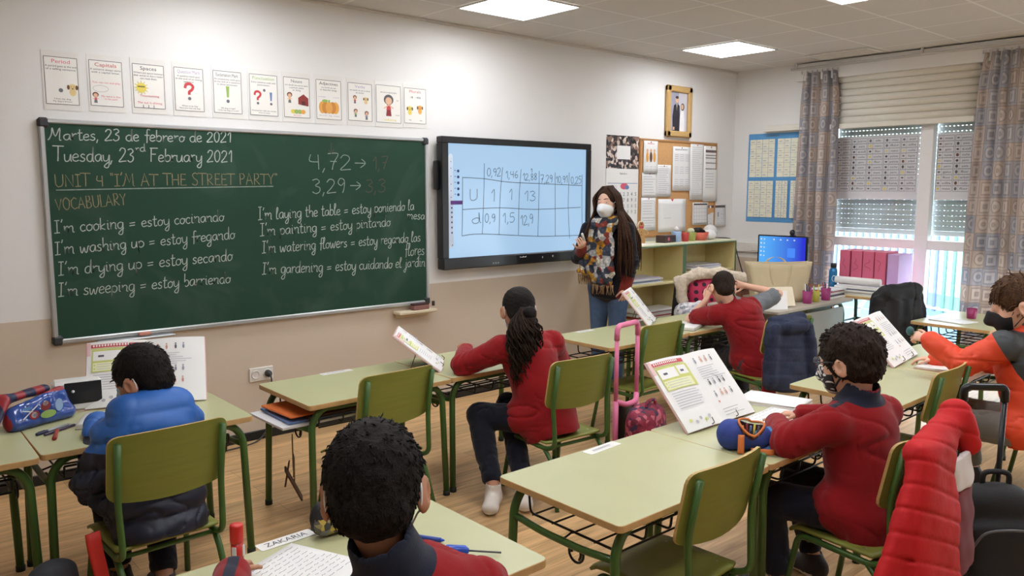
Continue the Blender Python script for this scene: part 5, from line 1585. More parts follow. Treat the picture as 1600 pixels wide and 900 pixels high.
def short_hair(name, c, B, sc, m, parent, base, lo=.012, hi=.018, nape=-.075, front=.07, seed=1, rough_=.004, freq=160, fringe=0.0, h=.004, tufts=0, side=-.02, curl=0.0):
    P = lambda x, y, z: c + B @ (V3(x, y, z) * sc)
    R = .16 * sc
    s = Sdf(c - R, c + R, h)
    s.ell(P(0, -.018, .030), V3(.074 + lo, .092 + lo, .082 + hi) * sc, B)
    s.ell(P(0, -.058, -.03), V3(.062 + lo * .6, .05 + lo * .5, .055) * sc, B, .02)
    # carve the face, ears and neck clear
    s.ell(P(0, .105, -.035 - fringe), V3(.088, .072, .085) * sc, B, .012, 's')
    for q in (-1, 1): s.ell(P(q * .102, .006, -.026), V3(.040, .046, .044) * sc, B, .012, 's')
    n = B @ V3(0, .30, -1); s.plane(P(0, -.05, nape), n)
    s.disp(wob(rough_ * 1.3, freq * .35, seed, 6)); s.disp(wob(rough_, freq, seed + 1, 7)); s.disp(wob(rough_ * .6, freq * 2, seed + 2, 6))
    V, F = s.mesh()
    return mesh_np(name, V, F, [m], parent, base, smooth=1)
def tuft_hair(name, roots, tips, r, m, parent, base, n=6):
    g = G()
    for (p, q, c_) in zip(roots, tips, np.linspace(0, 1, len(roots))):
        p = V3(p) - base; q = V3(q) - base
        mid = (p + q) / 2 + V3(random.uniform(-.01, .01), random.uniform(-.01, .01), random.uniform(0, .012))
        g.tube(catmull([p, mid, q], 4), [r * (1 - .8 * i / 8) for i in range(9)], m, n)
    return g.build(name, parent)
# ------------------------------------------------------------------ people
FLK = dict(rough=.95, var=.07, scale=9, bump=.35, bscale=420, spec=.15, sheen=.15)
def fleece(name, rgb, **k):
    return mat(name, rgb, **FLK, **k)
MAROON = fleece('maroon_fleece', (142, 24, 29)); MAR2 = fleece('maroon_polo', (136, 24, 29)); NAVYF = fleece('navy_trim', (38, 42, 58)); GREYS = fleece('grey_sleeve', (112, 116, 120)); NAVYT = fleece('dark_navy_trousers', (26, 28, 38)); GREYT = fleece('grey_trousers', (118, 116, 108)); CHARC = fleece('charcoal_trousers', (56, 56, 60))
PUFB = mat('royal_blue_nylon', (38, 98, 178), rough=.45, var=.05, scale=10, bump=.3, bscale=30); PUFN = mat('navy_nylon', (22, 28, 48), rough=.5, var=.08, scale=10, bump=.3, bscale=30)
ORNG = mat('orange_softshell', (226, 72, 36), rough=.6, var=.05, scale=9, bump=.25, bscale=60); DGRY = mat('dark_grey_softshell', (62, 66, 68), rough=.6, var=.06, scale=9, bump=.25, bscale=60)
JACK = duo('maroon_jacket_navy_trim', (142, 24, 29), (38, 42, 58), **FLK); POLO = duo('maroon_polo_grey_sleeve', (136, 24, 29), (112, 116, 120), **FLK)
PUFF = duo('royal_blue_over_navy_nylon', (38, 98, 178), (22, 28, 48), rough=.5, var=.06, scale=10, bump=.3, bscale=30); SOFT = duo('orange_dark_grey_softshell', (226, 72, 36), (62, 66, 68), rough=.6, var=.05, scale=9, bump=.25, bscale=60)
CARD_ = duo('black_knit_rust_cuff', (28, 27, 32), (120, 44, 34), **FLK); PATM = duo('black_white_patterned_mask', (24, 24, 27), (226, 226, 224), rough=.7, var=.02)
MASKW = mat('white_mask', (232, 234, 234), rough=.7, var=.02); MASKB = mat('pale_blue_mask', (150, 190, 214), rough=.7, var=.02); MASKK = mat('black_mask', (24, 24, 27), rough=.75)
STRAP = mat('white_elastic', (226, 226, 222), rough=.7)
SHOE = mat('pale_trainer', (206, 196, 184), rough=.6, var=.06); SOLE = mat('shoe_sole', (226, 222, 214), rough=.7); SHOED = mat('dark_trainer', (44, 42, 46), rough=.6)
def az(a, pitch=0.0, roll=0.0):
    """basis for a head/torso looking to azimuth a (deg, clockwise from +y) and up by pitch"""
    a, p = math.radians(a), math.radians(pitch)
    f = V3(math.sin(a) * math.cos(p), math.cos(a) * math.cos(p), math.sin(p))
    r = V3(math.cos(a), -math.sin(a), 0); u = np.cross(r, f)
    ro = math.radians(roll)
    u2 = u * math.cos(ro) + r * math.sin(ro)
    return basis(f, u2)
def body_mesh(label, J, skin, h=.005, extra=None, group=None):
    """one continuous body from torso to fingertips; returns the top-level object 'person'"""
    base = V3(J['base'])
    pts = [V3(J[k]) for k in J if k not in ('base', 'B') and not k.startswith('hand') and isinstance(J[k], (tuple, list)) and len(J[k]) == 3]
    lo = np.min(pts, 0) - .2; hi = np.max(pts, 0) + .2; lo[2] = min(lo[2], .0)
    s = Sdf(lo, hi, h); g = J.get('girth', 1.0)
    u = V3(J['shR']) - V3(J['shL'])
    B = J['B']; hc = V3(J['head']); sc = J['sc']
    pel, ch, nk = V3(J['pel']), V3(J['chest']), V3(J['neck'])
    s.ecap(pel, ch, (.105 * g, .075 * g), (.115 * g, .075 * g), u, .02)
    s.ecap(ch, nk - nrm(nk - ch) * .05, (.115 * g, .072 * g), (.09 * g, .055 * g), u, .03)
    s.cone(nk - nrm(nk - ch) * .05, hc + B @ (V3(0, -.03, -.05) * sc), .047 * g, .046 * sc, .03)
    add_head(s, hc, B, sc, lid=J.get('lid', .0048))
    for q in 'LR':
        S_, E, W = V3(J['sh' + q]), V3(J['el' + q]), V3(J['wr' + q])
        s.cone(nk - nrm(nk - ch) * .06, S_, .045 * g, .042 * g, .03)
        add_limb(s, S_, E, W, .042 * g, .033 * g, .021 * g)
        H, K, A = V3(J['hip' + q]), V3(J['kn' + q]), V3(J['an' + q])
        s.cone(pel, H, .08 * g, .074 * g, .03)
        add_limb(s, H, K, A, .072 * g, .050 * g, .034 * g)
        add_foot(s, A, A + (V3(J['toe' + q]) - A) * .8, .026)
        hd = J['hand' + q]
        add_hand(s, W, hd[0], hd[1], hd[2], J.get('hs', .145), **(hd[3] if len(hd) > 3 else {}))
    if extra: extra(s)
    V, F = s.mesh()
    o = mesh_np('person', V, F, [skin], None, base, None, 1)
    Ph = lambda x, y, z: hc + B @ (V3(x, y, z) * sc) - base
    look = J.get('look', 0.0)
    for q in (-1, 1):
        e = G(); e.ball(tuple(Ph(q * .031, .0765, .005)), .0138 * sc, EYEW, 14)
        d_ = nrm(B @ V3(0, math.cos(look), -math.sin(look)))
        e.ball(tuple(Ph(q * .031, .0765, .004) + d_ * .0083 * sc), .0062 * sc, IRIS, 10)
        e.build('eye', o)
        G().tube([tuple(Ph(q * x, .1 - .22 * (x - .012) ** 1.0 * .6, .0265 + .004 * math.sin((x - .012) * 70))) for x in (.014, .024, .034, .044, .052)], [.0022 * sc, .0032 * sc, .0032 * sc, .0026 * sc, .001 * sc], J.get('browm', BROW), 6).build('eyebrow', o)
    o.location = tuple(base)
    return _props(o, label, 'person', group)
def jacket(J, name, mats, mfn, parent, ease=.02, aease=.016, h=.0065, hem=None, collar=.05, cuff=.02, fold=.004, quilt=None, mask=None, sleeve=1.0, seed=3, collar_h=.05, extra=None, hemdrop=.06, lap=.22):
    base = V3(J['base']); g = J.get('girth', 1.0)
    pel, ch, nk = V3(J['pel']), V3(J['chest']), V3(J['neck'])
    pts = [pel, ch, nk] + [V3(J[k + q]) for k in ('sh', 'el', 'wr') for q in 'LR']
    s = Sdf(np.min(pts, 0) - .22, np.max(pts, 0) + .2, h)
    u = V3(J['shR']) - V3(J['shL']); up = nrm(nk - ch); t0 = nrm(ch - pel)
    low = pel - t0 * hemdrop
    s.ecap(low, ch, (.130 * g + ease, .110 * g + ease), (.128 * g + ease, .106 * g + ease), u, .02)
    s.ecap(ch, nk - up * .055, (.124 * g + ease, .090 * g + ease), (.085 * g + ease, .055 * g + ease * .8), u, .04)
    for q in 'LR':
        S_, E, W = V3(J['sh' + q]), V3(J['el' + q]), V3(J['wr' + q])
        s.cone(nk - up * .05, S_, .05 * g + ease * .6, .046 * g + aease, .035)
        if sleeve >= 1:
            We = W - nrm(W - E) * (.03 - cuff)
            s.cone(S_, E, .046 * g + aease, .038 * g + aease, .02); s.cone(E, We, .038 * g + aease, .030 * g + aease * .8, .012)
        else:
            We = S_ + (E - S_) * sleeve
            s.cone(S_, We, .046 * g + aease, .043 * g + aease, .02)
    if lap:
        for q in 'LR':
            H, K = V3(J['hip' + q]), V3(J['kn' + q]); a_ = pel - t0 * .01
            s.ecap(a_ * .4 + H * .6, H + (K - H) * lap + t0 * .02, (.100 * g + ease * .6, .094 * g + ease * .5), (.090 * g + ease * .5, .082 * g + ease * .5), u, .04)
    # under-cut at the hem
    s.plane(low - t0 * .03, -t0)
    if quilt: s.disp(quilt)
    if fold:
        s.disp(wob(fold * 1.2, 20, seed, 6)); s.disp(wob(fold * .8, 46, seed + 9, 6)); s.disp(crease(fold * 2.2, 24, seed + 2, (1.6, 1.6, .9))); s.disp(crease(fold * 1.6, 42, seed + 4, (1.5, 1.5, .8)))
        for q in 'LR':   # elbow creases
            E = V3(J['el' + q]); d = nrm(V3(J['wr' + q]) - V3(J['sh' + q]))
            s.disp(lambda x, y, z, E=E, d=d: fold * 1.3 * np.exp(-((x - E[0]) ** 2 + (y - E[1]) ** 2 + (z - E[2]) ** 2) / .006) * np.sin(((x - E[0]) * d[0] + (y - E[1]) * d[1] + (z - E[2]) * d[2]) * 190))
    # collar ring
    ax = nrm(V3(J['head']) + J['B'] @ V3(0, -.04, -.07) - nk)
    if collar:
        c0 = nk - up * .03
        s.cone(c0, c0 + ax * (collar_h + .03), collar + .026, collar + .012, .02)
        s.cone(c0 + ax * (collar_h - .012), c0 + ax * (collar_h + .09), collar - .001, collar + .004, .004, 's')
    if extra: extra(s)
    V, F = s.mesh()
    return mesh_np(name, V, F, mats, parent, base, mfn, 1, mask)
def trousers(J, m, parent, ease=.014, h=.0075, seed=5, name='trousers'):
    base = V3(J['base']); g = J.get('girth', 1.0)
    pts = [V3(J[k + q]) for k in ('hip', 'kn', 'an') for q in 'LR'] + [V3(J['pel'])]
    s = Sdf(np.min(pts, 0) - .16, np.max(pts, 0) + .16, h)
    u = V3(J['shR']) - V3(J['shL']); pel = V3(J['pel']); t0 = nrm(V3(J['chest']) - pel)
    s.ecap(pel - t0 * .03, pel + t0 * .05, (.113 * g + ease * .6, .085 * g + ease * .6), (.104 * g + ease * .3, .074 * g + ease * .3), u, .02)
    for q in 'LR':
        H, K, A = V3(J['hip' + q]), V3(J['kn' + q]), V3(J['an' + q])
        A2 = A + nrm(K - A) * .06
        s.cone(pel, H, .080 * g + ease * .4, .076 * g + ease * .4, .02)
        s.cone(H, K, .076 * g + ease * .5, .056 * g + ease, .02); s.cone(K, A2, .056 * g + ease, .040 * g + ease, .015)
        d = nrm(A - K); s.plane(A - d * .03, d, 'i', A - .09, A + .09)
    s.disp(wob(.005, 22, seed, 6)); s.disp(wob(.003, 60, seed + 3, 6)); s.disp(crease(.009, 34, seed + 5)); s.disp(crease(.007, 55, seed + 6))
    V, F = s.mesh()
    return mesh_np(name, V, F, [m], parent, base, None, 1)
def shoes(J, m, sole, parent):
    base = V3(J['base'])
    for q in 'LR':
        A, T = V3(J['an' + q]), V3(J['toe' + q]); d = nrm((T - A) * V3(1, 1, 0)); u = np.cross(d, V3(0, 0, 1))
        s = Sdf(np.minimum(A, T) - .1, np.maximum(A, T) + .1, .006)
        heel = V3(A[0], A[1], .045) - d * .035
        s.ecap(heel, V3(T[0], T[1], .04), (.04, .044), (.044, .034), u, .01); s.cone(V3(A[0], A[1], A[2] + .015), heel + d * .03, .042, .042, .03)
        s.plane((0, 0, .002), (0, 0, -1)); s.cone(V3(A[0], A[1], A[2] - .0), V3(A[0], A[1], A[2] + .12), .034, .036, .008, 's')
        V, F = s.mesh()
        mesh_np('shoe', V, F, [m, sole], parent, base, lambda c: (c[:, 2] < .026).astype(int), 1)
def face_mask(J, m, parent, pleat=True, cone=0.0, m2=None, mfn=None, strap=STRAP, strapr=.0022, head_loop=False):
    c, B, sc = V3(J['head']), J['B'], J['sc']; base = V3(J['base'])
    P = lambda x, y, z: c + B @ (V3(x, y, z) * sc)
    s = Sdf(c - .17, c + .17, .004)
    s.ell(P(0, .036, -.048), V3(.066, .074 + cone, .062) * sc, B); s.cone(P(0, .095, -.012), P(0, .118 + cone, -.045), .022 * sc, .02 * sc, .03 * sc); s.ell(P(0, .06, -.088), V3(.04, .044, .03) * sc, B, .02)
    # keep only the front shell
    s.plane(P(0, .028, 0), B @ V3(0, -1, -.15)); s.plane(P(0, .1, -.008), B @ V3(0, -.45, 1)); s.plane(P(0, .0, -.112), B @ V3(0, -.1, -1))
    if pleat: s.disp(lambda x, y, z: .0016 * np.sin(((x - c[0]) * B[0, 2] + (y - c[1]) * B[1, 2] + (z - c[2]) * B[2, 2]) * 260))
    V, F = s.mesh()
    o = mesh_np('face_mask', V, F, [m], parent, base, None, 1, mfn)
    g = G()
    for q in (-1, 1):
        g1 = [P(q * .058, .05, -.02), P(q * .079, .01, .008), P(q * .083, -.028, .018), P(q * .086, -.040, -.01), P(q * .082, -.030, -.038), P(q * .074, -.002, -.05), P(q * .056, .036, -.082)]
        g.tube(catmull([V3(v) - base for v in g1], 4), strapr, strap, 6)
    st = g.build('ear_loop', parent); 
    return o
def hair_fuzz(parent, J, m, n, L, r, hair):
    """short locks combed from the crown outwards and down over the hair surface"""
    me = hair.data; nv = len(me.vertices)
    co = np.empty(nv * 3, np.float32); me.vertices.foreach_get('co', co); co = co.reshape(-1, 3)
    no = np.empty(nv * 3, np.float32); me.vertices.foreach_get('normal', no); no = no.reshape(-1, 3)
    B = J['B']; hc = V3(J['head']) - V3(J['base']); crown = hc + B @ V3(0, -.05, .11)
    r_ = np.random.default_rng(n); g = G()
    okv = np.nonzero(((co - hc) @ B[:, 2] > -.07) & (np.einsum('ij,ij->i', no, co - hc) > .02) & (np.linalg.norm(co - crown, axis=1) > .035))[0]
    for i in r_.choice(okv, n):
        p = co[i].astype(float); q = no[i].astype(float)
        d = p - crown; d = d - q * np.dot(d, q); d = nrm(d + r_.normal(size=3) * .02)
        a = p - q * r * .6; l = L * r_.uniform(.7, 1.3)
        k_ = min(1.0, .014 / l); b = p + d * l * .55 + q * l * .13 * k_ + r_.normal(size=3) * l * .05; c = p + d * l + q * l * .03 * k_ + r_.normal(size=3) * l * .08 * k_
        g.tube([a, b, c], [r, r * .8, r * .15], m, 4, caps=False)
    return g.build('hair_lock', parent)
# ---- 1 boy in the blue puffer jacket ------------------------------------------------------------
J = dict(base=(-.03, -1.83, 0), pel=(-.03, -1.855, .43), chest=(-.022, -1.77, .70), neck=(-.018, -1.725, .80), head=(-.022, -1.695, .912), B=az(-34, -22, -4), sc=1.06,
         shL=(-.145, -1.745, .705), shR=(.11, -1.735, .715), elL=(-.225, -1.72, .525), elR=(.18, -1.66, .56), wrL=(-.12, -1.43, .685), wrR=(.13, -1.40, .685),
         hipL=(-.11, -1.84, .42), hipR=(.05, -1.835, .42), knL=(-.13, -1.49, .42), knR=(.08, -1.49, .42), anL=(-.12, -1.60, .085), anR=(.0, -1.78, .09), toeL=(-.13, -1.46, .035), toeR=(.01, -1.64, .03),
         handL=((.5, .85, 0), (.2, 0, -1), (.8, -.4, 0)), handR=((-.4, .9, 0), (0, 0, -1), (-.9, -.3, 0)))
p1 = body_mesh('boy in a blue and navy puffer jacket and mask, seated at the left desk', J, SKIN2)
def puffq(pitch, amp, J=J):
    def f(x, y, z):
        return amp * (1 - np.abs(np.sin(PI * (z + .15 * (y + 1.7)) / pitch)) ** .6 * 1.6 + .3)
    return f
def hood(s):
    s.ecap((-.105, -1.80, .80), (.08, -1.795, .80), (.075, .06), (.07, .06), (0, .3, 1), .06)
    s.cone((-.12, -1.76, .81), (-.085, -1.66, .785), .05, .035, .03); s.cone((.09, -1.76, .805), (.06, -1.66, .78), .05, .035, .03)
jacket(J, 'puffer_jacket', [PUFF], None, p1, mask=lambda c: .668 - c[:, 2], ease=.045, aease=.038, h=.0065, fold=.0075, quilt=puffq(.098, .010), collar=.058, collar_h=.02, extra=hood, seed=11, hemdrop=.085, lap=.2)
trousers(J, NAVYT, p1); shoes(J, SHOED, SOLE, p1)
hair_fuzz(p1, J, HBLACK, 420, .013, .0026, short_hair('hair', V3(J['head']), J['B'], J['sc'], HBLACK, p1, V3(J['base']), .014, .018, -.092, seed=2, rough_=.003, freq=210))
face_mask(J, MASKB, p1)
# ---- 2 boy at the bottom edge, back of the head -------------------------------------------------
J = dict(base=(-.02, -3.80, 0), pel=(.0, -3.80, .43), chest=(-.08, -3.72, .76), neck=(-.115, -3.675, .885), head=(-.13, -3.635, 1.045), B=az(37, -16, -3), sc=1.13,
         shL=(-.285, -3.66, .80), shR=(.055, -3.745, .80), elL=(-.40, -3.42, .70), elR=(.20, -3.58, .70), wrL=(-.235, -3.115, .695), wrR=(.19, -3.335, .69),
         hipL=(-.08, -3.79, .42), hipR=(.08, -3.79, .42), knL=(-.12, -3.42, .42), knR=(.12, -3.42, .42), anL=(-.13, -3.45, .085), anR=(.13, -3.45, .085), toeL=(-.14, -3.3, .03), toeR=(.15, -3.3, .03),
         handL=((.55, .85, -.05), (.1, 0, -1), (.85, -.5, 0)), handR=((-.3, .9, 0), (0, 0, -1), (-.9, -.3, 0), dict(curl=(.5, .6, .7, .7))))
p2 = body_mesh('boy with short black hair seen from behind at the bottom edge', J, SKIN2)
nk2 = V3(J['neck'])
def mf2(c, J=J):
    ax = nrm(V3(J['head']) + J['B'] @ V3(0, -.04, -.07) - nk2)
    col = AND((c - nk2) @ ax, .14 - np.linalg.norm(c - nk2, axis=1))
    E, W = V3(J['elL']), V3(J['wrL']); d = nrm(W - E); u_ = nrm(np.cross(d, V3(0, 0, 1)))
    st = AND(.014 - np.abs((c - E) @ u_ - .005), (c - E) @ d, c[:, 2] - W[2], .3 - np.linalg.norm(c - W, axis=1))
    E2, S2 = V3(J['elR']), V3(J['shR'])
    return OR(col, st)
jacket(J, 'school_jacket', [JACK], None, p2, mask=mf2, ease=.024, aease=.022, h=.006, seed=21, collar=.058, collar_h=.075)
trousers(J, NAVYT, p2); shoes(J, SHOED, SOLE, p2)
hair_fuzz(p2, J, HBLACK, 900, .012, .0022, short_hair('hair', V3(J['head']), J['B'], J['sc'], HBLACK, p2, V3(J['base']), .015, .018, -.120, seed=5, rough_=.0028, freq=230, h=.0035))
face_mask(J, MASKB, p2)
# ---- 3 girl with curly ponytail -----------------------------------------------------------------
J = dict(base=(1.98, -1.92, 0), pel=(1.985, -1.945, .43), chest=(1.965, -1.82, .735), neck=(1.955, -1.765, .86), head=(1.955, -1.735, .995), B=az(26, -18, 0), sc=1.06, girth=1.02,
         shL=(1.80, -1.785, .805), shR=(2.125, -1.83, .80), elL=(1.665, -1.60, .70), elR=(2.30, -1.72, .64), wrL=(1.83, -1.42, .735), wrR=(2.31, -1.50, .69),
         hipL=(1.90, -1.925, .42), hipR=(2.075, -1.945, .42), knL=(1.735, -1.66, .42), knR=(2.0, -1.6, .42), anL=(1.635, -1.90, .095), anR=(1.78, -1.98, .09), toeL=(1.535, -1.995, .03), toeR=(1.70, -2.08, .03),
         handL=((.3, .9, .35), (.3, .2, -1), (.9, -.3, .3), dict(curl=(.7, .8, .8, .8))), handR=((-.3, .9, 0), (0, 0, -1), (-.9, -.3, 0)))
p3 = body_mesh('girl with a long curly dark ponytail in a red school jacket, seated from behind', J, SKIN2)
jacket(J, 'school_jacket', [JACK], None, p3, mask=lambda c, n=V3(J['neck']): AND(.105 - np.linalg.norm(c - n, axis=1), c[:, 2] - n[2] + .005), ease=.026, aease=.024, h=.0065, seed=31, collar=.054, collar_h=.05, fold=.0048, hemdrop=.085)
trousers(J, NAVYT, p3); shoes(J, SHOE, SOLE, p3)
short_hair('hair', V3(J['head']), J['B'], J['sc'], HBLACK, p3, V3(J['base']), .011, .010, -.085, seed=8, rough_=.0022, freq=150, fringe=-.01)
HBRN2 = hair_mat('warm_dark_hair', (46, 33, 25), (74, 52, 38), (70, 70, 70))
def ponytail(J, parent):
    g = G(); base = V3(J['base']); c, B, sc = V3(J['head']), J['B'], J['sc']
    root = c + B @ V3(.0, -.108, .0)
    random.seed(4)
    for q in range(340):
        a = random.uniform(0, 2 * PI); rr = math.sqrt(random.random())
        L = random.uniform(.26, .43)
        ex, ey = math.cos(a) * rr, math.sin(a) * rr
        pts = []; ph = random.uniform(0, 6.28); fq = random.uniform(11, 19); r0 = random.uniform(.0028, .0048)
        n_ = 26
        for i in range(n_):
            t = i / (n_ - 1)
            wd = .022 + .085 * min(1, t * 2.6) * (1 - .5 * max(0, t - .55) / .45)
            p = root + V3(-.015 * t - .03 * min(1, 3 * t) + ex * wd, -.05 * math.sin(min(1, t * 1.6) * 1.6) - .006 + ey * wd * .5, .012 * math.sin(t * 3) - L * t)
            cr = (.006 + .012 * rr) * min(1, t * 4)
            pts.append(p + V3(math.cos(ph + fq * t) * cr, math.sin(ph + fq * t) * cr * .8, 0) - base)
        g.tube(pts, [r0 * (1 - .75 * (i / n_) ** 3) + .0004 for i in range(n_)], HDARK if q % 3 else HBRN2, 4, caps=True)
    for t_ in range(7): g.ball(tuple(root - base + V3(-.015 * t_ / 7, -.05 + .0 * t_, -.03 - .04 * t_)), (.045, .032, .04), HBLACK, 10)
    g.build('curly_ponytail', parent)
    G().ball(tuple(root - base), (.024, .022, .022), HBLACK, 10).build('hair_knot', parent)
    G().tube([tuple(root - base + V3(.022 * math.cos(t), .004, .022 * math.sin(t))) for t in np.linspace(0, 2 * PI, 17)][:-1], .005, mat('silver_hair_clip', (190, 176, 168), rough=.3, metal=.6), 6, True).build('hair_tie', parent)
ponytail(J, p3)
face_mask(J, MASKW, p3)
# ---- 4 boy holding his head, grey-sleeved polo --------------------------------------------------
Bt = az(38)
J = dict(base=(4.13, -1.88, 0), pel=(4.14, -1.905, .43), chest=(4.11, -1.775, .73), neck=(4.085, -1.69, .835), head=(4.07, -1.63, .945), B=az(38, -24, 3), sc=1.0, girth=1.0,
         shL=(3.955, -1.66, .755), shR=(4.245, -1.79, .81), elL=(3.955, -1.435, .70), elR=(4.475, -1.845, .885), wrL=(3.985, -1.545, .845), wrR=(4.215, -1.735, .955),
         hipL=(4.06, -1.87, .42), hipR=(4.20, -1.95, .42), knL=(4.2, -1.53, .42), knR=(4.40, -1.62, .42), anL=(4.2, -1.52, .085), anR=(4.42, -1.6, .085), toeL=(4.26, -1.39, .03), toeR=(4.48, -1.48, .03),
         handL=((.15, -.25, .95), (.9, -.1, -.1), (0, .9, .3), dict(curl=(.2, .25, .25, .3), spread=.3)), handR=((-.55, .72, .12), (-.7, -.6, 0), (-.1, -.1, -1), dict(curl=(.15, .2, .25, .35), spread=.5)))
p4 = body_mesh('boy in a maroon polo with grey sleeves, both hands holding his head', J, SKIN3, .0045)
def mf4(c, J=J):
    m = np.full(len(c), -1.0)
    for q in 'LR':
        S_, E = V3(J['sh' + q]), V3(J['el' + q]); d = nrm(E - S_); t = (c - S_) @ d
        if q == 'R': m = OR(m, AND(t + .005, .085 - np.linalg.norm((c - S_) - t[:, None] * d, axis=1)))
    n = V3(J['neck']); return OR(m, AND(.085 - np.linalg.norm(c - n, axis=1), c[:, 2] - n[2] + .005))
jacket(J, 'polo_shirt', [POLO], None, p4, mask=mf4, ease=.024, aease=.024, h=.006, sleeve=.72, seed=41, collar=.050, collar_h=.025, fold=.0045, hemdrop=.09, lap=.15)
trousers(J, CHARC, p4); shoes(J, SHOED, SOLE, p4)
hair_fuzz(p4, J, HDARK, 300, .008, .0022, short_hair('hair', V3(J['head']), J['B'], J['sc'], HDARK, p4, V3(J['base']), .007, .008, -.095, seed=12, rough_=.0015, freq=240))
# ---- 5 boy with glasses ---------------------------------------------------------------------------
J = dict(base=(2.05, -3.66, 0), pel=(2.055, -3.68, .43), chest=(2.065, -3.625, .73), neck=(2.065, -3.605, .85), head=(2.055, -3.575, .995), B=az(3, -13, 0), sc=1.09, girth=1.02,
         shL=(1.905, -3.595, .775), shR=(2.225, -3.645, .775), elL=(1.79, -3.475, .70), elR=(2.33, -3.50, .69), wrL=(1.965, -3.325, .705), wrR=(2.21, -3.30, .69),
         hipL=(1.97, -3.67, .42), hipR=(2.14, -3.68, .42), knL=(1.865, -3.36, .42), knR=(2.17, -3.32, .42), anL=(1.88, -3.42, .085), anR=(2.18, -3.40, .085), toeL=(1.86, -3.28, .03), toeR=(2.19, -3.26, .03),
         handL=((.9, .4, .0), (0, .15, -1), (-.4, .9, .1), dict(curl=(.6, .7, .8, .8))), handR=((-.5, .85, 0), (0, 0, -1), (-.85, -.5, 0), dict(curl=(.5, .6, .6, .6))))
p5 = body_mesh('boy with wavy dark hair, glasses and patterned mask in a red jacket', J, SKIN1)
def mf5(c, J=J):
    n = V3(J['neck']); col = AND(.107 - np.linalg.norm(c - n, axis=1), c[:, 2] - n[2] + .01)
    S_, E = V3(J['shL']), V3(J['elL']); d = nrm(E - S_); t = (c - n) @ nrm(S_ - n)
    st = AND(t - .03, .165 - t, .014 - np.abs((c - n) @ nrm(np.cross(nrm(S_ - n), V3(0, 0, 1))) + .004), c[:, 2] - n[2] + .075)
    return OR(col, st)
jacket(J, 'school_jacket', [JACK], None, p5, mask=mf5, ease=.026, aease=.024, h=.006, seed=51, collar=.056, collar_h=.05, fold=.0042, hemdrop=.09)
trousers(J, NAVYT, p5); shoes(J, SHOED, SOLE, p5)
hc5, B5, s5 = V3(J['head']), J['B'], J['sc']
hair_fuzz(p5, J, HDARK, 420, .015, .0036, short_hair('hair', hc5, B5, s5, HDARK, p5, V3(J['base']), .022, .026, -.088, seed=15, rough_=.006, freq=110, h=.004))
random.seed(3); roots = []; tips = []
for q in range(70):
    a = random.uniform(-1.3, 1.3); e = random.uniform(.55, 1.3)
    d = V3(math.sin(a) * math.cos(e), math.cos(a) * math.cos(e), math.sin(e))
    r0 = hc5 + B5 @ (d * V3(.088, .105, .10) * s5 + V3(0, -.015, .03))
    roots.append(r0); tips.append(r0 + B5 @ (d * .022 + V3(random.uniform(-.02, .02), random.uniform(.0, .01), -.012)))
tuft_hair('hair_curl', roots, tips, .0085, HDARK, p5, V3(J['base']))
P5 = lambda x, y, z: tuple(hc5 + B5 @ (V3(x, y, z) * s5) - V3(J['base']))
GLF = mat('dark_blue_spectacle_frame', (36, 42, 58), rough=.3)
LENS = bpy.data.materials.new('spectacle_lens'); LENS.use_nodes = True; t = LENS.node_tree; t.nodes.clear()
o_ = nd(t, 'ShaderNodeOutputMaterial'); mxs = nd(t, 'ShaderNodeMixShader'); tr = nd(t, 'ShaderNodeBsdfTransparent'); gl = nd(t, 'ShaderNodeBsdfGlossy'); mxs.inputs[0].default_value = .12
t.links.new(tr.outputs[0], mxs.inputs[1]); t.links.new(gl.outputs[0], mxs.inputs[2]); t.links.new(mxs.outputs[0], o_.inputs[0])
gg = G()
for q in (-1, 1):
    gg.tube(catmull([P5(q * x, .112 - .010 * (x / .06), z) for x, z in ((.012, .022), (.034, .026), (.057, .02), (.06, 0), (.052, -.018), (.033, -.022), (.014, -.015), (.010, .004))], 3, True), .0024, GLF, 6, True)
    gg.tube([P5(q * .06, .102, .012), P5(q * .082, .085, .012), P5(q * .086, .02, .008), P5(q * .086, -.02, -.004)], .0022, GLF, 6)
gg.tube([P5(-.011, .113, .008), P5(0, .116, .012), P5(.011, .113, .008)], .0022, GLF, 6)
gl_o = gg.build('glasses_frame', p5)
lg = G()
for q in (-1, 1): lg.add([P5(q * x, .111 - .010 * (x / .06), z) for x, z in ((.013, .022), (.034, .025), (.056, .019), (.059, 0), (.051, -.017), (.033, -.021), (.015, -.014))], [(0, 1, 2, 3, 4, 5, 6)], LENS)
lg.build('lens', gl_o)
def patt(c):
    return np.sin(c[:, 0] * 170 + 3 * np.sin(c[:, 2] * 90)) * np.sin(c[:, 2] * 190 + 2 * np.sin(c[:, 0] * 110)) - .15
face_mask(J, PATM, p5, False, 0, None, patt, MASKK, .0045)
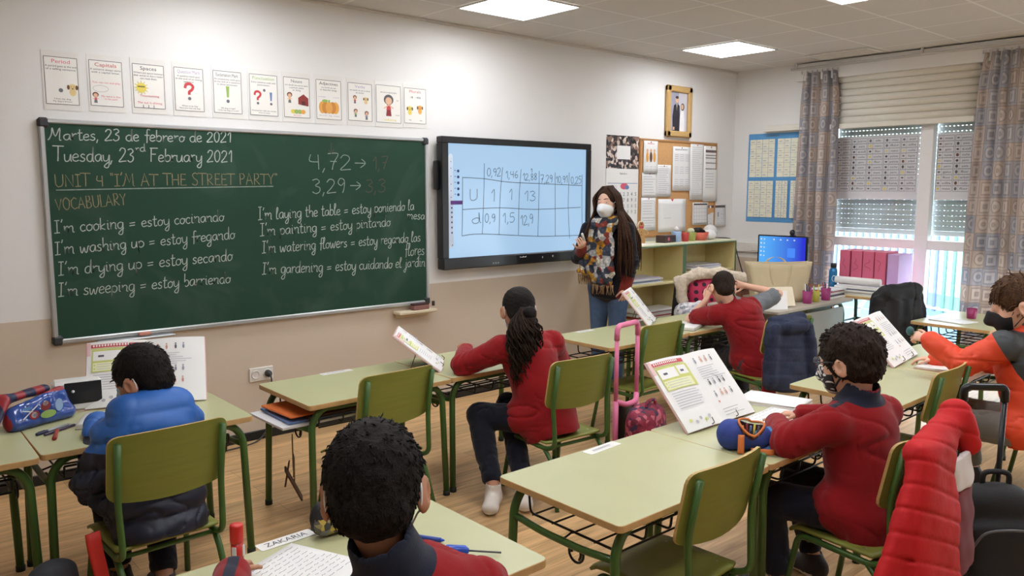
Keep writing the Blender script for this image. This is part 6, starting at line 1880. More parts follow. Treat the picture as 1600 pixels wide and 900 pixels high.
# ---- 6 boy in the orange jacket -------------------------------------------------------------------
J = dict(base=(3.72, -3.71, 0), pel=(3.780, -3.775, .43), chest=(3.780, -3.695, .77), neck=(3.775, -3.675, .915), head=(3.750, -3.645, 1.072), B=az(-20, -19, -2), sc=1.22, girth=1.12,
         shL=(3.600, -3.640, .865), shR=(3.960, -3.695, .865), elL=(3.542, -3.475, .755), elR=(4.005, -3.480, .70), wrL=(3.57, -3.29, .85), wrR=(3.862, -3.220, .69), hs=.155, lid=.0022, look=.5,
         hipL=(3.685, -3.770, .42), hipR=(3.875, -3.770, .42), knL=(3.583, -3.380, .42), knR=(3.882, -3.380, .42), anL=(3.592, -3.440, .085), anR=(3.893, -3.440, .085), toeL=(3.572, -3.300, .03), toeR=(3.902, -3.290, .03),
         handL=((-.15, .95, .25), (.7, .1, -.7), (.3, -.2, .9), dict(curl=(.8, .9, .95, 1.0), tcurl=.5)), handR=((-.3, .95, 0), (0, 0, -1), (-.95, -.3, 0)))
p6 = body_mesh('boy in an orange and dark grey jacket with a black mask, in profile', J, SKIN3)
def mf6(c, J=J):
    n = V3(J['neck']); S_ = V3(J['shL']); E = V3(J['elL'])
    col = AND(.09 - np.linalg.norm(c - n, axis=1), c[:, 2] - n[2])
    yoke = c[:, 2] - .80 + .1 * (c[:, 1] + 3.62)
    ds = nrm(E - S_); onarm = (c - S_) @ ds - .012
    ds2 = nrm(V3(J['elR']) - V3(J['shR'])); onarm = OR(onarm, (c - V3(J['shR'])) @ ds2 - .012)
    side = AND(c[:, 2] - .60, .82 - c[:, 2], -3.64 - c[:, 1])
    return AND(OR(yoke, side), -onarm, -col)
jacket(J, 'softshell_jacket', [SOFT], None, p6, mask=mf6, ease=.024, aease=.026, h=.007, seed=61, collar=.058, collar_h=.055, fold=.0045, hemdrop=.06, lap=.12)
trousers(J, GREYT, p6); shoes(J, SHOED, SOLE, p6)
hc6, B6, s6 = V3(J['head']), J['B'], J['sc']
hair_fuzz(p6, J, HBRN, 620, .03, .0032, short_hair('hair', hc6, B6, s6, HBRN, p6, V3(J['base']), .013, .018, -.07, seed=18, rough_=.0018, freq=110, fringe=-.006))
roots = []; tips = []
random.seed(9)
for q in range(60):
    x = random.uniform(-.06, .06); r0 = hc6 + B6 @ (V3(x, .062 - abs(x) * .3, .088) * s6)
    roots.append(r0 + B6 @ V3(0, -.03 * random.random(), .012)); tips.append(hc6 + B6 @ (V3(x * 1.1 + random.uniform(-.012, .012), .098 - abs(x) * .45, .034 + random.uniform(-.012, .012)) * s6))
tuft_hair('hair_fringe', roots, tips, .0075, HBRN, p6, V3(J['base']))
face_mask(J, MASKK, p6, False, .004, strap=MASKK, strapr=.0026)
# the small sharpener he holds
_props(G().ball((3.562, -3.19, .888), (.02, .02, .026), mat('teal_plastic', (46, 96, 100), rough=.35), 14).build('sharpener'), 'dark teal round sharpener held up in the hand of the orange jacket boy', 'sharpener')
# ---- 7 teacher ------------------------------------------------------------------------------------
J = dict(base=(3.96, -.60, 0), pel=(3.965, -.60, .88), chest=(3.965, -.60, 1.20), neck=(3.95, -.605, 1.40), head=(3.92, -.615, 1.56), B=az(252, -4, 4), sc=1.06, girth=1.03, hs=.17,
         shL=(4.02, -.745, 1.345), shR=(3.875, -.45, 1.335), elL=(4.03, -.80, 1.08), elR=(3.80, -.40, 1.10), wrL=(3.97, -.79, .875), wrR=(3.705, -.545, 1.195),
         hipL=(3.99, -.69, .86), hipR=(3.94, -.52, .86), knL=(3.97, -.69, .47), knR=(3.925, -.53, .47), anL=(3.98, -.69, .09), anR=(3.93, -.53, .09), toeL=(3.86, -.74, .03), toeR=(3.81, -.56, .03),
         handL=((-.15, .1, -.95), (.2, .95, .1), (-.9, .2, -.1), dict(curl=(.35, .4, .4, .45))), handR=((-.65, -.6, .45), (-.3, .4, .85), (-.4, .6, .3), dict(curl=(.6, .7, .8, .85), tcurl=.5)))
p7 = body_mesh('woman teacher with long brown hair and white mask pointing at the screen', J, SKIN3, .0055)
BLKK = fleece('black_knit', (28, 27, 32)); RUST = fleece('rust_cuff', (120, 44, 34)); DENIM = mat('blue_denim', (70, 92, 122), rough=.85, var=.14, scale=30, bump=.3, bscale=300)
def mf7(c, J=J):
    m = np.full(len(c), -1.0)
    for q in 'LR':
        E, W = V3(J['el' + q]), V3(J['wr' + q]); d = nrm(W - E); m = OR(m, AND((c - W) @ d + .085, .062 - np.linalg.norm((c - W) - ((c - W) @ d)[:, None] * d, axis=1), .13 - np.linalg.norm(c - W, axis=1)))
    return m
jacket(J, 'cardigan', [CARD_], None, p7, mask=mf7, ease=.014, aease=.012, h=.007, seed=71, collar=0, fold=.005, hemdrop=.06, lap=0, extra=lambda s: s.ecap(V3(J['pel']) - V3(0, 0, .03), V3(J['pel']) + V3(0, 0, .16), (.185, .125), (.15, .11), (0, 1, 0), .04))
s = Sdf((3.6, -1.1, -.05), (4.4, -.2, 1.05), .008)
for q in 'LR':
    H, K, A = V3(J['hip' + q]), V3(J['kn' + q]), V3(J['an' + q])
    s.cone(V3(J['pel']), H, .095, .092, .03); s.cone(H, K, .092, .064, .03); s.cone(K, A + V3(0, 0, .03), .066, .05, .02)
s.ecap(V3(J['pel']) - V3(0, 0, .03), V3(J['pel']) + V3(0, 0, .06), (.128, .10), (.11, .085), (0, 1, 0), .03)
s.plane((0, 0, .08), (0, 0, -1)); s.disp(wob(.004, 30, 3, 6))
V, F = s.mesh(); mesh_np('jeans', V, F, [DENIM], p7, V3(J['base']), None, 1)
shoes(J, SHOED, SOLE, p7)
face_mask(J, MASKW, p7, False, .022)
# scarf: ring round the neck and two hanging ends, flower patterned
def scarf_mat():
    m = mat('floral_scarf', (60, 62, 72), rough=.9, bump=.4, bscale=90)
    t = m.node_tree; b = bsdf(m); tc = nd(t, 'ShaderNodeTexCoord'); v = nd(t, 'ShaderNodeTexVoronoi'); v.inputs['Scale'].default_value = 21
    t.links.new(tc.outputs['Object'], v.inputs['Vector'])
    cr = nd(t, 'ShaderNodeValToRGB'); cr.color_ramp.interpolation = 'CONSTANT'; e = cr.color_ramp.elements
    e[0].position = 0; e[0].color = (*lin((52, 56, 68)), 1); e[1].position = .22; e[1].color = (*lin((206, 150, 52)), 1)
    for p, c in ((.42, (200, 198, 196)), (.58, (70, 76, 92)), (.72, (150, 60, 44)), (.86, (216, 208, 190))):
        q = e.new(p); q.color = (*lin(c), 1)
    sp = nd(t, 'ShaderNodeSeparateColor'); t.links.new(v.outputs['Color'], sp.inputs[0]); t.links.new(sp.outputs[0], cr.inputs[0])
    v2 = nd(t, 'ShaderNodeTexVoronoi'); v2.inputs['Scale'].default_value = 42; t.links.new(tc.outputs['Object'], v2.inputs['Vector'])
    mr = nd(t, 'ShaderNodeMapRange'); mr.inputs['From Max'].default_value = .6; mr.inputs['To Min'].default_value = 1.15; mr.inputs['To Max'].default_value = .5; t.links.new(v2.outputs['Distance'], mr.inputs['Value'])
    mx = nd(t, 'ShaderNodeMix', data_type='RGBA', blend_type='MULTIPLY'); mx.inputs['Factor'].default_value = 1
    t.links.new(cr.outputs[0], mx.inputs['A']); t.links.new(mr.outputs[0], mx.inputs['B']); t.links.new(mx.outputs['Result'], b.inputs['Base Color'])
    return m
s = Sdf((3.6, -1.0, .75), (4.25, -.25, 1.6), .007)
nk = V3(J['neck'])
for k_ in range(14):
    a0, a1 = 2 * PI * k_ / 14, 2 * PI * (k_ + 1) / 14
    f_ = lambda a: nk + V3(math.cos(a) * .095 - .01, math.sin(a) * .10, .01 + .025 * math.cos(a))
    s.cone(f_(a0), f_(a1), .048, .048, .015)
s.cone(nk + V3(-.09, -.02, -.03), nk + V3(-.125, -.05, -.12), .055, .06, .03)
s.ecap(nk + V3(-.105, -.075, -.06), V3(3.80, -.685, .93), (.055, .035), (.095, .035), (.3, -1, 0), .03)
s.ecap(nk + V3(-.10, .06, -.06), V3(3.78, -.53, 1.0), (.05, .035), (.085, .035), (-.3, 1, 0), .03)
s.disp(lambda x, y, z: .008 * np.sin(y * 95 + 6 * np.sin(z * 9)) * (z < 1.36)); s.disp(wob(.006, 40, 5, 6)); s.disp(wob(.006, 90, 6, 6))
V, F = s.mesh(); sc_o = mesh_np('scarf', V, F, [scarf_mat()], p7, V3(J['base']), None, 1)
fr_ = G(); random.seed(5)
for (c0, hw, dx, dy, z0) in ((V3(3.80, -.685, .93), .09, .29, -.95, .9), (V3(3.78, -.53, 1.0), .08, -.3, .95, .97)):
    for q in range(16):
        o = (q / 15 - .5) * 2 * hw; p = V3(c0[0] + dx * o, c0[1] + dy * o, c0[2] - .03 - .0) - V3(J['base'])
        fr_.tube([p, p + V3(random.uniform(-.01, .01), random.uniform(-.01, .01), -.035), p + V3(random.uniform(-.015, .015), random.uniform(-.015, .015), -.08)], [.005, .004, .002], mat('scarf_fringe', (150, 120, 84), rough=.9), 5)
fr_.build('scarf_fringe', sc_o)
# long straight hair: cap plus many strands falling over both shoulders
c, B, sc = V3(J['head']), J['B'], J['sc']; base = V3(J['base'])
P = lambda x, y, z: c + B @ (V3(x, y, z) * sc)
s = Sdf(c - .2, c + .2, .005)
s.ell(P(0, -.018, .028), V3(.084, .104, .092) * sc, B); s.ell(P(0, -.05, -.05), V3(.082, .066, .08) * sc, B, .02)
s.ell(P(.006, .112, -.030), V3(.070, .092, .118) * sc, B, .012, 's')
s.disp(wob(.002, 120, 3, 6)); V, F = s.mesh()
hb = mesh_np('hair', V, F, [HTEACH], p7, base, None, 1)
g = G(); random.seed(12)
for q in range(290):
    sd_ = -1 if q % 2 else 1
    th = random.uniform(.0, 2.35)          # angle from side-front to the back
    x0 = sd_ * .082 * math.sin(min(th, 1.57) if th < 1.57 else PI - th) ; y0 = .055 - .16 * (th / 2.35)
    x0 = sd_ * (.080 - .05 * max(0, th - 1.5)); 
    p0 = P(x0 * .25, y0 * .75 - .01, .114 + random.uniform(-.006, .006)); p1_ = P(x0 * 1.12, y0, .04); p2_ = P(x0 * 1.22, y0 - .008, -.06)
    # body: fall past shoulder, front strands forward of it
    front = th < 1.0
    sh_ = V3(J['shL'] if sd_ < 0 else J['shR'])
    L = random.uniform(.30, .46) if front else random.uniform(.28, .40)
    out = B @ V3(sd_ * (.025 + (.085 if sd_ < 0 else .05) * random.random()), (.035 if front else -.06) + random.uniform(-.02, .02), 0)
    p3_ = p2_ + V3(0, 0, -.12) + out * .7
    p4_ = p2_ + V3(0, 0, -.12 - L * .5) + out * 1.25 + V3(random.uniform(-.008, .008), random.uniform(-.008, .008), 0)
    p5_ = p2_ + V3(0, 0, -.12 - L) + out * 1.2 + V3(random.uniform(-.015, .015), random.uniform(-.015, .015), 0)
    path = catmull([V3(v) - base for v in (p0, p1_, p2_, p3_, p4_, p5_)], 4)
    n_ = len(path)
    g.tube(path, [.0082 * min(1, 1.9 * (1 - i / n_)) ** .8 + .0006 for i in range(n_)], HTEACH, 5)
g.build('hair_strand', p7)
mk = G().tube([(3.60, -.64, 1.315), (3.665, -.60, 1.262)], [.009, .009], SHEET, 10).build('marker')
_props(mk, 'white pen held up in the raised hand of the teacher', 'pen')
# ------------------------------------------------------------------ open textbooks propped on book stands
PAGE = mat('book_page', (240, 239, 236), rough=.55, var=.01); PAGEE = mat('book_page_edge', (226, 222, 214), rough=.8, var=.1, scale=200); COVR = mat('book_cover_pink', (222, 168, 170), rough=.4)
BRED = mat('book_banner_red', (206, 84, 86)); BYEL = mat('book_yellow_green', (206, 210, 118)); BYL2 = mat('book_pale_green', (232, 234, 190)); BTXT = mat('book_text_grey', (186, 186, 192)); BDK = mat('book_dark_print', (86, 84, 92)); BFIG = mat('book_figure_red', (206, 150, 130)); BFIG2 = mat('book_figure_grey', (140, 144, 160)); BPNK = mat('book_corner_pink', (236, 196, 196))
STB = mat('stand_brown_board', (86, 62, 48), rough=.6); STW = mat('stand_steel_wire', (120, 104, 84), rough=.35, metal=.7)
def open_book(origin, phi, lean, label, group=None, hw=.225, ht=.31, bulge=.012, cross=0.0):
    """origin: table point under the middle of the lower edge; phi: turn about z; lean back from upright (deg)"""
    ph, le = math.radians(phi), math.radians(lean)
    w_ = V3(math.cos(ph), math.sin(ph), 0); bk = V3(-math.sin(ph), math.cos(ph), 0)
    up = bk * math.sin(le) + V3(0, 0, math.cos(le)); nr = np.cross(w_, up)      # nr faces the reader
    if np.dot(nr, -bk) < 0: nr = -nr
    p = thing('open_textbook', label, 'book', tuple(V3(*origin)), 0, group)
    X = lambda x, z, d: tuple(w_ * x + up * z + nr * d)
    bl = lambda x: bulge * math.sin(PI * min(1, abs(x) / hw)) ** .8 + .004
    for sgn, nm in ((-1, 'page_block'), (1, 'page_block')):
        g = G(); nu, nv = 10, 2
        V = []; F = []
        for i in range(nu + 1):
            x = sgn * hw * i / nu
            for z in (0, ht): V += [X(x, z, bl(x)), X(x, z, bl(x) - .009)]
        for i in range(nu):
            a = i * 4; b = a + 4
            q = [(a, b, b + 2, a + 2), (a + 1, a + 3, b + 3, b + 1), (a, a + 1, b + 1, b), (a + 2, b + 2, b + 3, a + 3)]
            if sgn < 0: q = [t[::-1] for t in q]
            g.add(V, [q[0]], PAGE, True) if False else None
            F.append(q)
        g.add(V, [f[0] for f in F], PAGE, True); g.add(V, [f[k] for f in F for k in (1, 2, 3)] + [(nu * 4, nu * 4 + 2, nu * 4 + 3, nu * 4 + 1)], PAGEE, False)
        g.build(nm, p)
    G().add([X(-hw - .004, -.002, -.007), X(hw + .004, -.002, -.007), X(hw + .004, ht + .003, -.007), X(-hw - .004, ht + .003, -.007), X(-hw - .004, -.002, -.003), X(hw + .004, -.002, -.003), X(hw + .004, ht + .003, -.003), X(-hw - .004, ht + .003, -.003)],
            [(0, 3, 2, 1), (4, 5, 6, 7), (0, 1, 5, 4), (1, 2, 6, 5), (2, 3, 7, 6), (3, 0, 4, 7)], COVR).build('cover', p)
    k = Ink(Matrix.Identity(4), .0012, .00008)
    def R(x0, z0, x1, z1, m):
        n = max(2, int(abs(x1 - x0) / .02) + 1)
        k.line([(x0 + (x1 - x0) * i / (n - 1), (z0 + z1) / 2) for i in range(n)], abs(z1 - z0), m)
    random.seed(int(abs(origin[0] * 977 + origin[1] * 131)))
    L = -hw
    R(L + .0, ht - .07, L + .016, ht - .004, BPNK); R(L + .018, ht - .032, -.02, ht - .014, BRED); R(L + .018, ht - .04, -.02, ht - .035, BYEL)
    for i in range(13): k.ell(L + .03 + i * .0125, ht - .021, .004, .006, PAGE, 8)
    R(L + .022, ht - .155, -.012, ht - .042, BYEL)
    R(L + .028, ht - .098, -.112, ht - .05, PAGE); R(-.10, ht - .092, -.03, ht - .048, PAGE); R(L + .028, ht - .15, -.035, ht - .108, BYL2)
    for a in (L + .05, -.085): R(a, ht - .08, a + .025, ht - .07, BDK)
    for i in range(3): R(L + .045, ht - .118 - .012 * i, -.06, ht - .116 - .012 * i, BTXT)
    for q in (0, 1): k.ell(L + .035, ht - .12 - .018 * q, .004, .004, BYEL, 8)
    for i in range(7): R(L + .03, ht - .172 - .012 * i, -.03 - random.random() * .05, ht - .169 - .012 * i, BTXT)
    for i, c_ in enumerate((BYEL, BFIG2, BFIG2, BYEL, BFIG)): k.ell(L + .045 + i * .032, .045 - .012 * (i % 2), .009, .008, c_ if i in (0, 3) else BTXT, 10); 
    for row, zz in enumerate((ht - .05, ht - .165, ht - .225)):
        for i in range(4):
            x = .05 + .037 * i + random.uniform(-.005, .005); c_ = random.choice((BDK, BFIG, BFIG2, BDK))
            k.ell(x, zz, .005, .012, c_, 8); k.ell(x, zz + .016, .004, .004, c_, 8)
    for i in range(6): R(.03, ht - .085 - .011 * i, .12 + random.random() * .08, ht - .082 - .011 * i, BTXT)
    for i in range(3): R(.03, .05 - .014 * i, .1 + random.random() * .09, .053 - .014 * i, BTXT)
    k.ell(.04, .09, .006, .006, BFIG, 8)
    k.g.V = [X(v[0], v[1], bl(v[0]) + v[2]) for v in k.g.V]
    k.build('print', p)
    # the stand behind
    st = thing('book_stand', 'brown book stand behind the ' + label.split(' ', 1)[1], 'book stand', tuple(V3(*origin)), 0, 'brown book stands')
    sb = lambda x, z, d: X(x, z, d)
    g = G(); a = .115
    V = [sb(-a, .03, -.010), sb(a, .03, -.010), sb(a, ht * .62, -.010), sb(-a, ht * .62, -.010), sb(-a, .03, -.016), sb(a, .03, -.016), sb(a, ht * .62, -.016), sb(-a, ht * .62, -.016)]
    g.add(V, [(0, 1, 2, 3), (7, 6, 5, 4), (4, 5, 1, 0), (5, 6, 2, 1), (6, 7, 3, 2), (7, 4, 0, 3)], STB); g.build('board', st)
    for sx in (-1, 1):
        z_t = ht * .5; tp = V3(sb(sx * .08, z_t, -.018)); foot = tp + bk * (tp[2] * .35); foot[2] = .003
        G().tube(fillet([tuple(tp), tuple(foot), tuple(foot - w_ * sx * .03)], .01), .0025, STW, 6).build('wire_foot', st)
        b0 = V3(sb(sx * .09, .04, -.012)); b1 = V3(sb(sx * .09, -.001, -.012)); b2 = V3(sb(sx * .09, .004, .03)); b3 = V3(sb(sx * .09, .03, .032))
        for v in (b1, b2): v[2] = max(v[2], .003)
        G().tube(fillet([tuple(b0), tuple(b1), tuple(b2), tuple(b3)], .006), .0022, STW, 6).build('wire_clip', st)
    return p
DZ = DH + .0006
open_book((.155, -1.135, DZ + .002), -21, 33, 'open textbook propped in front of the boy in the blue jacket', hw=.26, ht=.33)
open_book((1.70, -1.36, DZ + .002), 52, 52, 'open textbook leaning away beside the curly haired girl', hw=.16, ht=.33)
open_book((3.80, -1.20, DZ + .002), 30, 40, 'open textbook leaning beside the boy holding his head', hw=.17, ht=.32)
open_book((1.96, -3.075, DZ + .002), 0, 42, 'open textbook propped on the centre foreground desk pair', hw=.25, ht=.35)
open_book((3.88, -3.05, DZ + .002), 8, 44, 'open textbook propped in front of the boy in the orange jacket', hw=.25, ht=.34)
# ------------------------------------------------------------------ flat notebooks and papers
NBC = mat('notebook_dark_cover', (70, 58, 62), rough=.5); RDE = mat('notebook_red_edge', (196, 84, 70), rough=.6)
def notebook(x, y, rz, w_, d, h, label, name='notebook', cat='notebook', cover=SHEET2, z=DZ, lift=0.0, lines=0, ruled=False, group=None):
    p = thing(name, label, cat, (x, y, z), math.radians(rz), group)
    G().box((0, 0, h * .5), (w_, d, h), PAGEE, .0008).build('page_block', p)
    if h > .006: G().box((0, 0, .0008), (w_ + .006, d + .006, .0016), cover, .0004).build('cover', p)
    g = G().sheet(lambda u, v: ((u - .5) * w_, (v - .5) * d, h + .0016 + lift * (1 - v) ** 3 * (1 - u)), 8, 8, PAGE, .001)
    g.build('top_page', p)
    if lines:
        k = Ink(Matrix.Translation((-w_ / 2, -d / 2, h + .0022)))
        random.seed(int(x * 991))
        for i in range(lines):
            zz = d * (.92 - .85 * i / lines)
            xx = w_ * .1
            while xx < w_ * .85:
                l = random.uniform(.01, .035); k.line([(xx, zz), (xx + l * .3, zz + random.uniform(-.002, .003)), (xx + l * .6, zz - .001), (xx + l, zz + .001)], .0016, BDK if not ruled else BTXT); xx += l + .008
        k.build('handwriting', p)
    return p
notebook(-.045, -1.305, -24, .24, .20, .018, 'thick open notebook with a red edged cover under the arms of the blue jacket boy', cover=NBC)
notebook(2.44, -3.035, 12, .21, .30, .014, 'closed white notebook lying at the far edge of the glasses boy desk', lift=.006)
notebook(2.22, -3.20, 4, .30, .22, .003, 'white worksheet under the hand of the boy with glasses', 'worksheet', 'paper', lines=7)
notebook(3.93, -3.26, 2, .42, .21, .010, 'open flat notebook under the arm of the orange jacket boy', cover=RDE, lift=.01)
notebook(-.045, -3.13, 24, .21, .27, .003, 'white exercise sheet with handwriting in front of the boy at the bottom edge', 'worksheet', 'paper', lines=12)
notebook(3.84, -1.47, 20, .27, .22, .02, 'white open notebook under the left elbow of the boy holding his head', cover=NBC)
notebook(2.16, -1.36, 8, .22, .28, .006, 'white notebook in front of the curly haired girl', lines=6)
# name cards
CARD = mat('name_card_white', (236, 234, 228), rough=.4, var=.01)
def name_card(x, y, rz, w_, label, txt=None):
    p = thing('name_card', label, 'card', (x, y, DZ), math.radians(rz), 'name cards taped to the desks')
    G().prism(rrect(w_, .05, .006, 3), 0, .0012, CARD, CARD).build('card', p)
    k = Ink(Matrix.Translation((-w_ / 2, -.025, .0013)))
    if txt: k.text(txt, w_ * .12, .013, .026, BDK, w_ * .76)
    else:
        random.seed(int(x * 100)); xx = w_ * .2
        while xx < w_ * .75:
            k.rect(xx, .018, xx + .008, .032, BTXT); xx += .012
    k.build('lettering', p)
name_card(-.002, -2.925, 2, .17, 'white name card lettered in capitals on the front desk by the red glue stick', 'ZAKARIA')
name_card(1.31, -2.96, 4, .19, 'white name card at the far edge of the bare centre foreground desk')
name_card(1.165, -1.105, 0, .19, 'white name card at the far edge of the desk below the blackboard')
name_card(3.16, -1.10, 0, .17, 'white name card at the far edge of the desk in front of the teacher')
# ------------------------------------------------------------------ things on the left desk
pc = thing('pencil_case', 'blue and red glossy pencil case lying open across the two left desks', 'pencil case', (-.29, -1.15, DZ), math.radians(22))
CASEB = mat('case_glossy_blue', (44, 76, 152), rough=.2, var=.3, scale=22, coat=.5); CASER = mat('case_red_trim', (150, 34, 40), rough=.45); CASEN = mat('case_navy', (28, 34, 70), rough=.5)
s = Sdf((-.22, -.12, -.02), (.22, .16, .22), .005)
s.ecap((-.11, .0, .03), (.12, .0, .03), (.045, .035), (.045, .035), (0, 1, 0), .02); s.ecap((-.10, .012, .05), (.115, .012, .09), (.03, .05), (.02, .055), (0, 1, 0), .03)
s.plane((0, 0, .001), (0, 0, -1)); s.disp(wob(.004, 45, 3, 6))
V, F = s.mesh()
cb_ = mesh_np('body', V, F, [CASEB, CASER], pc, (0, 0, 0), lambda c: ((c[:, 2] > .128) | (c[:, 0] < -.135) | (c[:, 1] > .035)).astype(int), 1)
s = Sdf((-.28, -.1, -.02), (.16, .2, .2), .005)
s.ecap((-.20, .03, .03), (-.12, .07, .12), (.05, .02), (.05, .02), (0, 1, .2), .02); s.ecap((-.12, .07, .12), (.08, .08, .13), (.03, .02), (.03, .018), (0, 1, 0), .03)
s.plane((0, 0, .001), (0, 0, -1)); s.disp(wob(.004, 40, 8, 6)); V, F = s.mesh()
mesh_np('flap', V, F, [CASEN, CASER], pc, (0, 0, 0), lambda c: (np.abs(np.sin(c[:, 0] * 38)) > .72).astype(int), 1)
k = Ink(frame((-.1, -.05, .02), (1, 0, 0), (0, .35, 1)), .002)
for (x, z, a, b_, m_) in ((.05, .04, .022, .02, CASER), (.05, .04, .014, .013, SHEET2), (.05, .04, .007, .007, BLU), (.11, .03, .035, .018, GRN), (.10, .07, .022, .022, BARN), (.10, .082, .012, .012, SHEET2), (.16, .06, .018, .03, mat('case_pale_blue', (150, 178, 214), rough=.3)), (.02, .075, .02, .008, mat('case_sky', (96, 140, 200), rough=.3))): k.ell(x, z, a, b_, m_, 14)
for a in ((.0, .03, .07, .085), (.0, .07, .06, .05)): k.line([(a[0], a[1]), (a[2], a[3])], .005, SHEET2)
k.g.V = [(v[0], min(v[1], -.048 + .35 * 0), v[2]) for v in k.g.V]
k.build('print', pc)
def pen(x0, y0, x1, y1, r, m, label, capm=None, z=DZ, cat='pen', name='pen', tipm=None):
    L = math.hypot(x1 - x0, y1 - y0); p = thing(name, label, cat, (x0, y0, z + r), math.atan2(y1 - y0, x1 - x0))
    T = Matrix.Rotation(PI / 2, 4, 'Y')
    G().lathe([(r * .8, 0), (r, .004), (r, L * .86), (r * .75, L * .87)], m, 12, T).build('barrel', p)
    G().lathe([(r * .72, L * .87), (r * .6, L * .93), (r * .2, L)], tipm or SCRW, 10, T).build('tip', p)
    if capm: G().lathe([(r * 1.12, -.004), (r * 1.2, .0), (r * 1.2, .045), (r * 1.05, .05)], capm, 12, T).box((.02, 0, r * 1.3), (.035, .004, .003), capm, .001).build('cap', p)
    return p
pen(-.335, -1.335, -.19, -1.245, .006, mat('pen_silver', (150, 150, 162), rough=.3, metal=.4), 'silver and black pen nearest the pencil case on the left desk', CASEN)
pen(-.315, -1.362, -.165, -1.268, .0055, mat('pen_purple_black', (58, 44, 74), rough=.35), 'dark purple pen beside the silver pen on the left desk')
pen(-.295, -1.445, -.255, -1.31, .0075, mat('marker_red_wood', (176, 66, 42), rough=.4), 'short red marker on the left desk by the seam', mat('marker_red_cap', (150, 40, 34), rough=.4), cat='marker', name='marker')
dv = thing('box_device', 'white and black boxy device behind the book on the left desk', 'device', (-.105, -1.02 + .03, DZ), math.radians(-8))
G().box((-.0, 0, .07), (.20, .10, .14), mat('device_white', (222, 220, 216), rough=.35), .012).build('housing', dv)
G().box((.022, -.051, .085), (.15, .004, .10), TVB, .002).build('front_panel', dv)
G().lathe([(.007, 0), (.006, .003)], SHEET, 12, Matrix.Translation((-.02, -.0535, .095)) @ Matrix.Rotation(PI / 2, 4, 'X')).build('button', dv)
# ------------------------------------------------------------------ folders on the wire shelf, hanging stand
fo = thing('folder_stack', 'folders and papers sticking out of the wire shelf of the desk under the socket', 'folders', (1.0, -1.36, DH - .131))
for i, (w_, d, h, c_, dx, rz) in enumerate(((.62, .36, .012, SHEET2, -.06, .02), (.6, .34, .01, BLU, -.02, -.03), (.52, .34, .012, STB, .03, .03), (.50, .3, .008, mat('folder_orange', (226, 120, 60), rough=.4), -.07, .06), (.5, .32, .012, mat('kraft_brown', (170, 136, 100), rough=.7), .05, -.02))):
    G().box((dx, 0, .012 + i * .0135), (w_, d, h), c_, .001, rz=rz).build('folder', fo)
hs_ = thing('hanging_book_stand', 'brown folded book stand hanging from a desk hook below the wall socket', 'book stand', (.745, -1.41, .20), math.radians(60))
G().prism(rrect(.05, .2, .006, 3), -.004, .004, STB, STB, Matrix.Rotation(math.radians(68), 4, 'X') @ Matrix.Rotation(.25, 4, 'Z')).build('board', hs_)
G().prism(rrect(.04, .13, .006, 3), -.004, .004, STB, STB, Matrix.Translation((.01, .03, .05)) @ Matrix.Rotation(math.radians(100), 4, 'X')).build('board', hs_)
G().tube(fillet([(0, .0, .07), (-.015, 0, .22), (.0, 0, .262), (.02, 0, .23), (.012, 0, .07)], .015), .0025, STW, 6).build('wire_hanger', hs_)
G().tube(fillet([(0, .0, .03), (.05, 0, .14), (.09, 0, .1), (.07, 0, -.02), (.01, 0, .02)], .01), .0025, STW, 6).build('wire_foot', hs_)
# ------------------------------------------------------------------ front desk things
gs = thing('glue_stick', 'red glue stick standing on the front left desk by the maroon sleeve', 'glue stick', (-.158, -2.955, DZ))
GLR = mat('glue_red', (206, 40, 34), rough=.35)
G().lathe([(.0165, 0), (.0165, .05)], GLR, 20).build('barrel', gs); G().box((-.013, -.0105, .028), (.012, .004, .03), SHEET2, .001, rz=-.85).box((.013, -.0105, .028), (.012, .004, .03), SHEET2, .001, rz=.85).build('label_band', gs)
G().lathe([(.0150, .05), (.0175, .052), (.0180, .058), (.0180, .098), (.0165, .102), (.010, .103)], GLR, 20).build('cap', gs)

bk_ = thing('pencil_case', 'black pencil case with a yellow and grey print behind the head of the front boy', 'pencil case', (.17, -2.98, DZ), math.radians(-8))
s = Sdf((-.14, -.09, -.02), (.15, .09, .16), .005)
s.ecap((-.075, 0, .042), (.085, 0, .042), (.038, .04), (.038, .04), (0, 1, 0), .02); s.ecap((-.07, .01, .07), (.05, .01, .10), (.03, .03), (.03, .025), (0, 1, 0), .03)
s.plane((0, 0, .001), (0, 0, -1)); s.disp(wob(.005, 60, 2, 6)); V, F = s.mesh()
CK = mat('case_black', (28, 27, 30), rough=.6); CKP = cell_mat('case_yellow_grey_print', 60, [(150, 136, 90), (60, 58, 60), (200, 176, 80), (120, 120, 124), (90, 86, 80)], .5)
mesh_np('body', V, F, [CK, CKP], bk_, (0, 0, 0), lambda c: ((c[:, 2] < .06) & (c[:, 1] < -.018)).astype(int), 1)
G().tube([(-.08, -.03, .078), (0, -.034, .084), (.08, -.03, .085)], .003, SCRW, 6).build('zip', bk_)
cp = thing('correction_pen', 'blue and white correction pen with a thin spike lying by the front boy', 'pen', (.262, -3.262, DZ + .012), math.radians(-47))
BLP = mat('pen_bright_blue', (44, 84, 190), rough=.3)
G().lathe([(.009, 0), (.0125, .01), (.0125, .05), (.010, .052)], SHEET, 14, Matrix.Rotation(PI / 2, 4, 'Y')).build('barrel', cp)
G().lathe([(.0128, .05), (.0140, .055), (.0140, .105), (.006, .115)], BLP, 14, Matrix.Rotation(PI / 2, 4, 'Y')).build('grip', cp)
G().tube([(.11, 0, 0), (.205, .006, -.004)], .0028, BDK, 8).build('spike', cp)
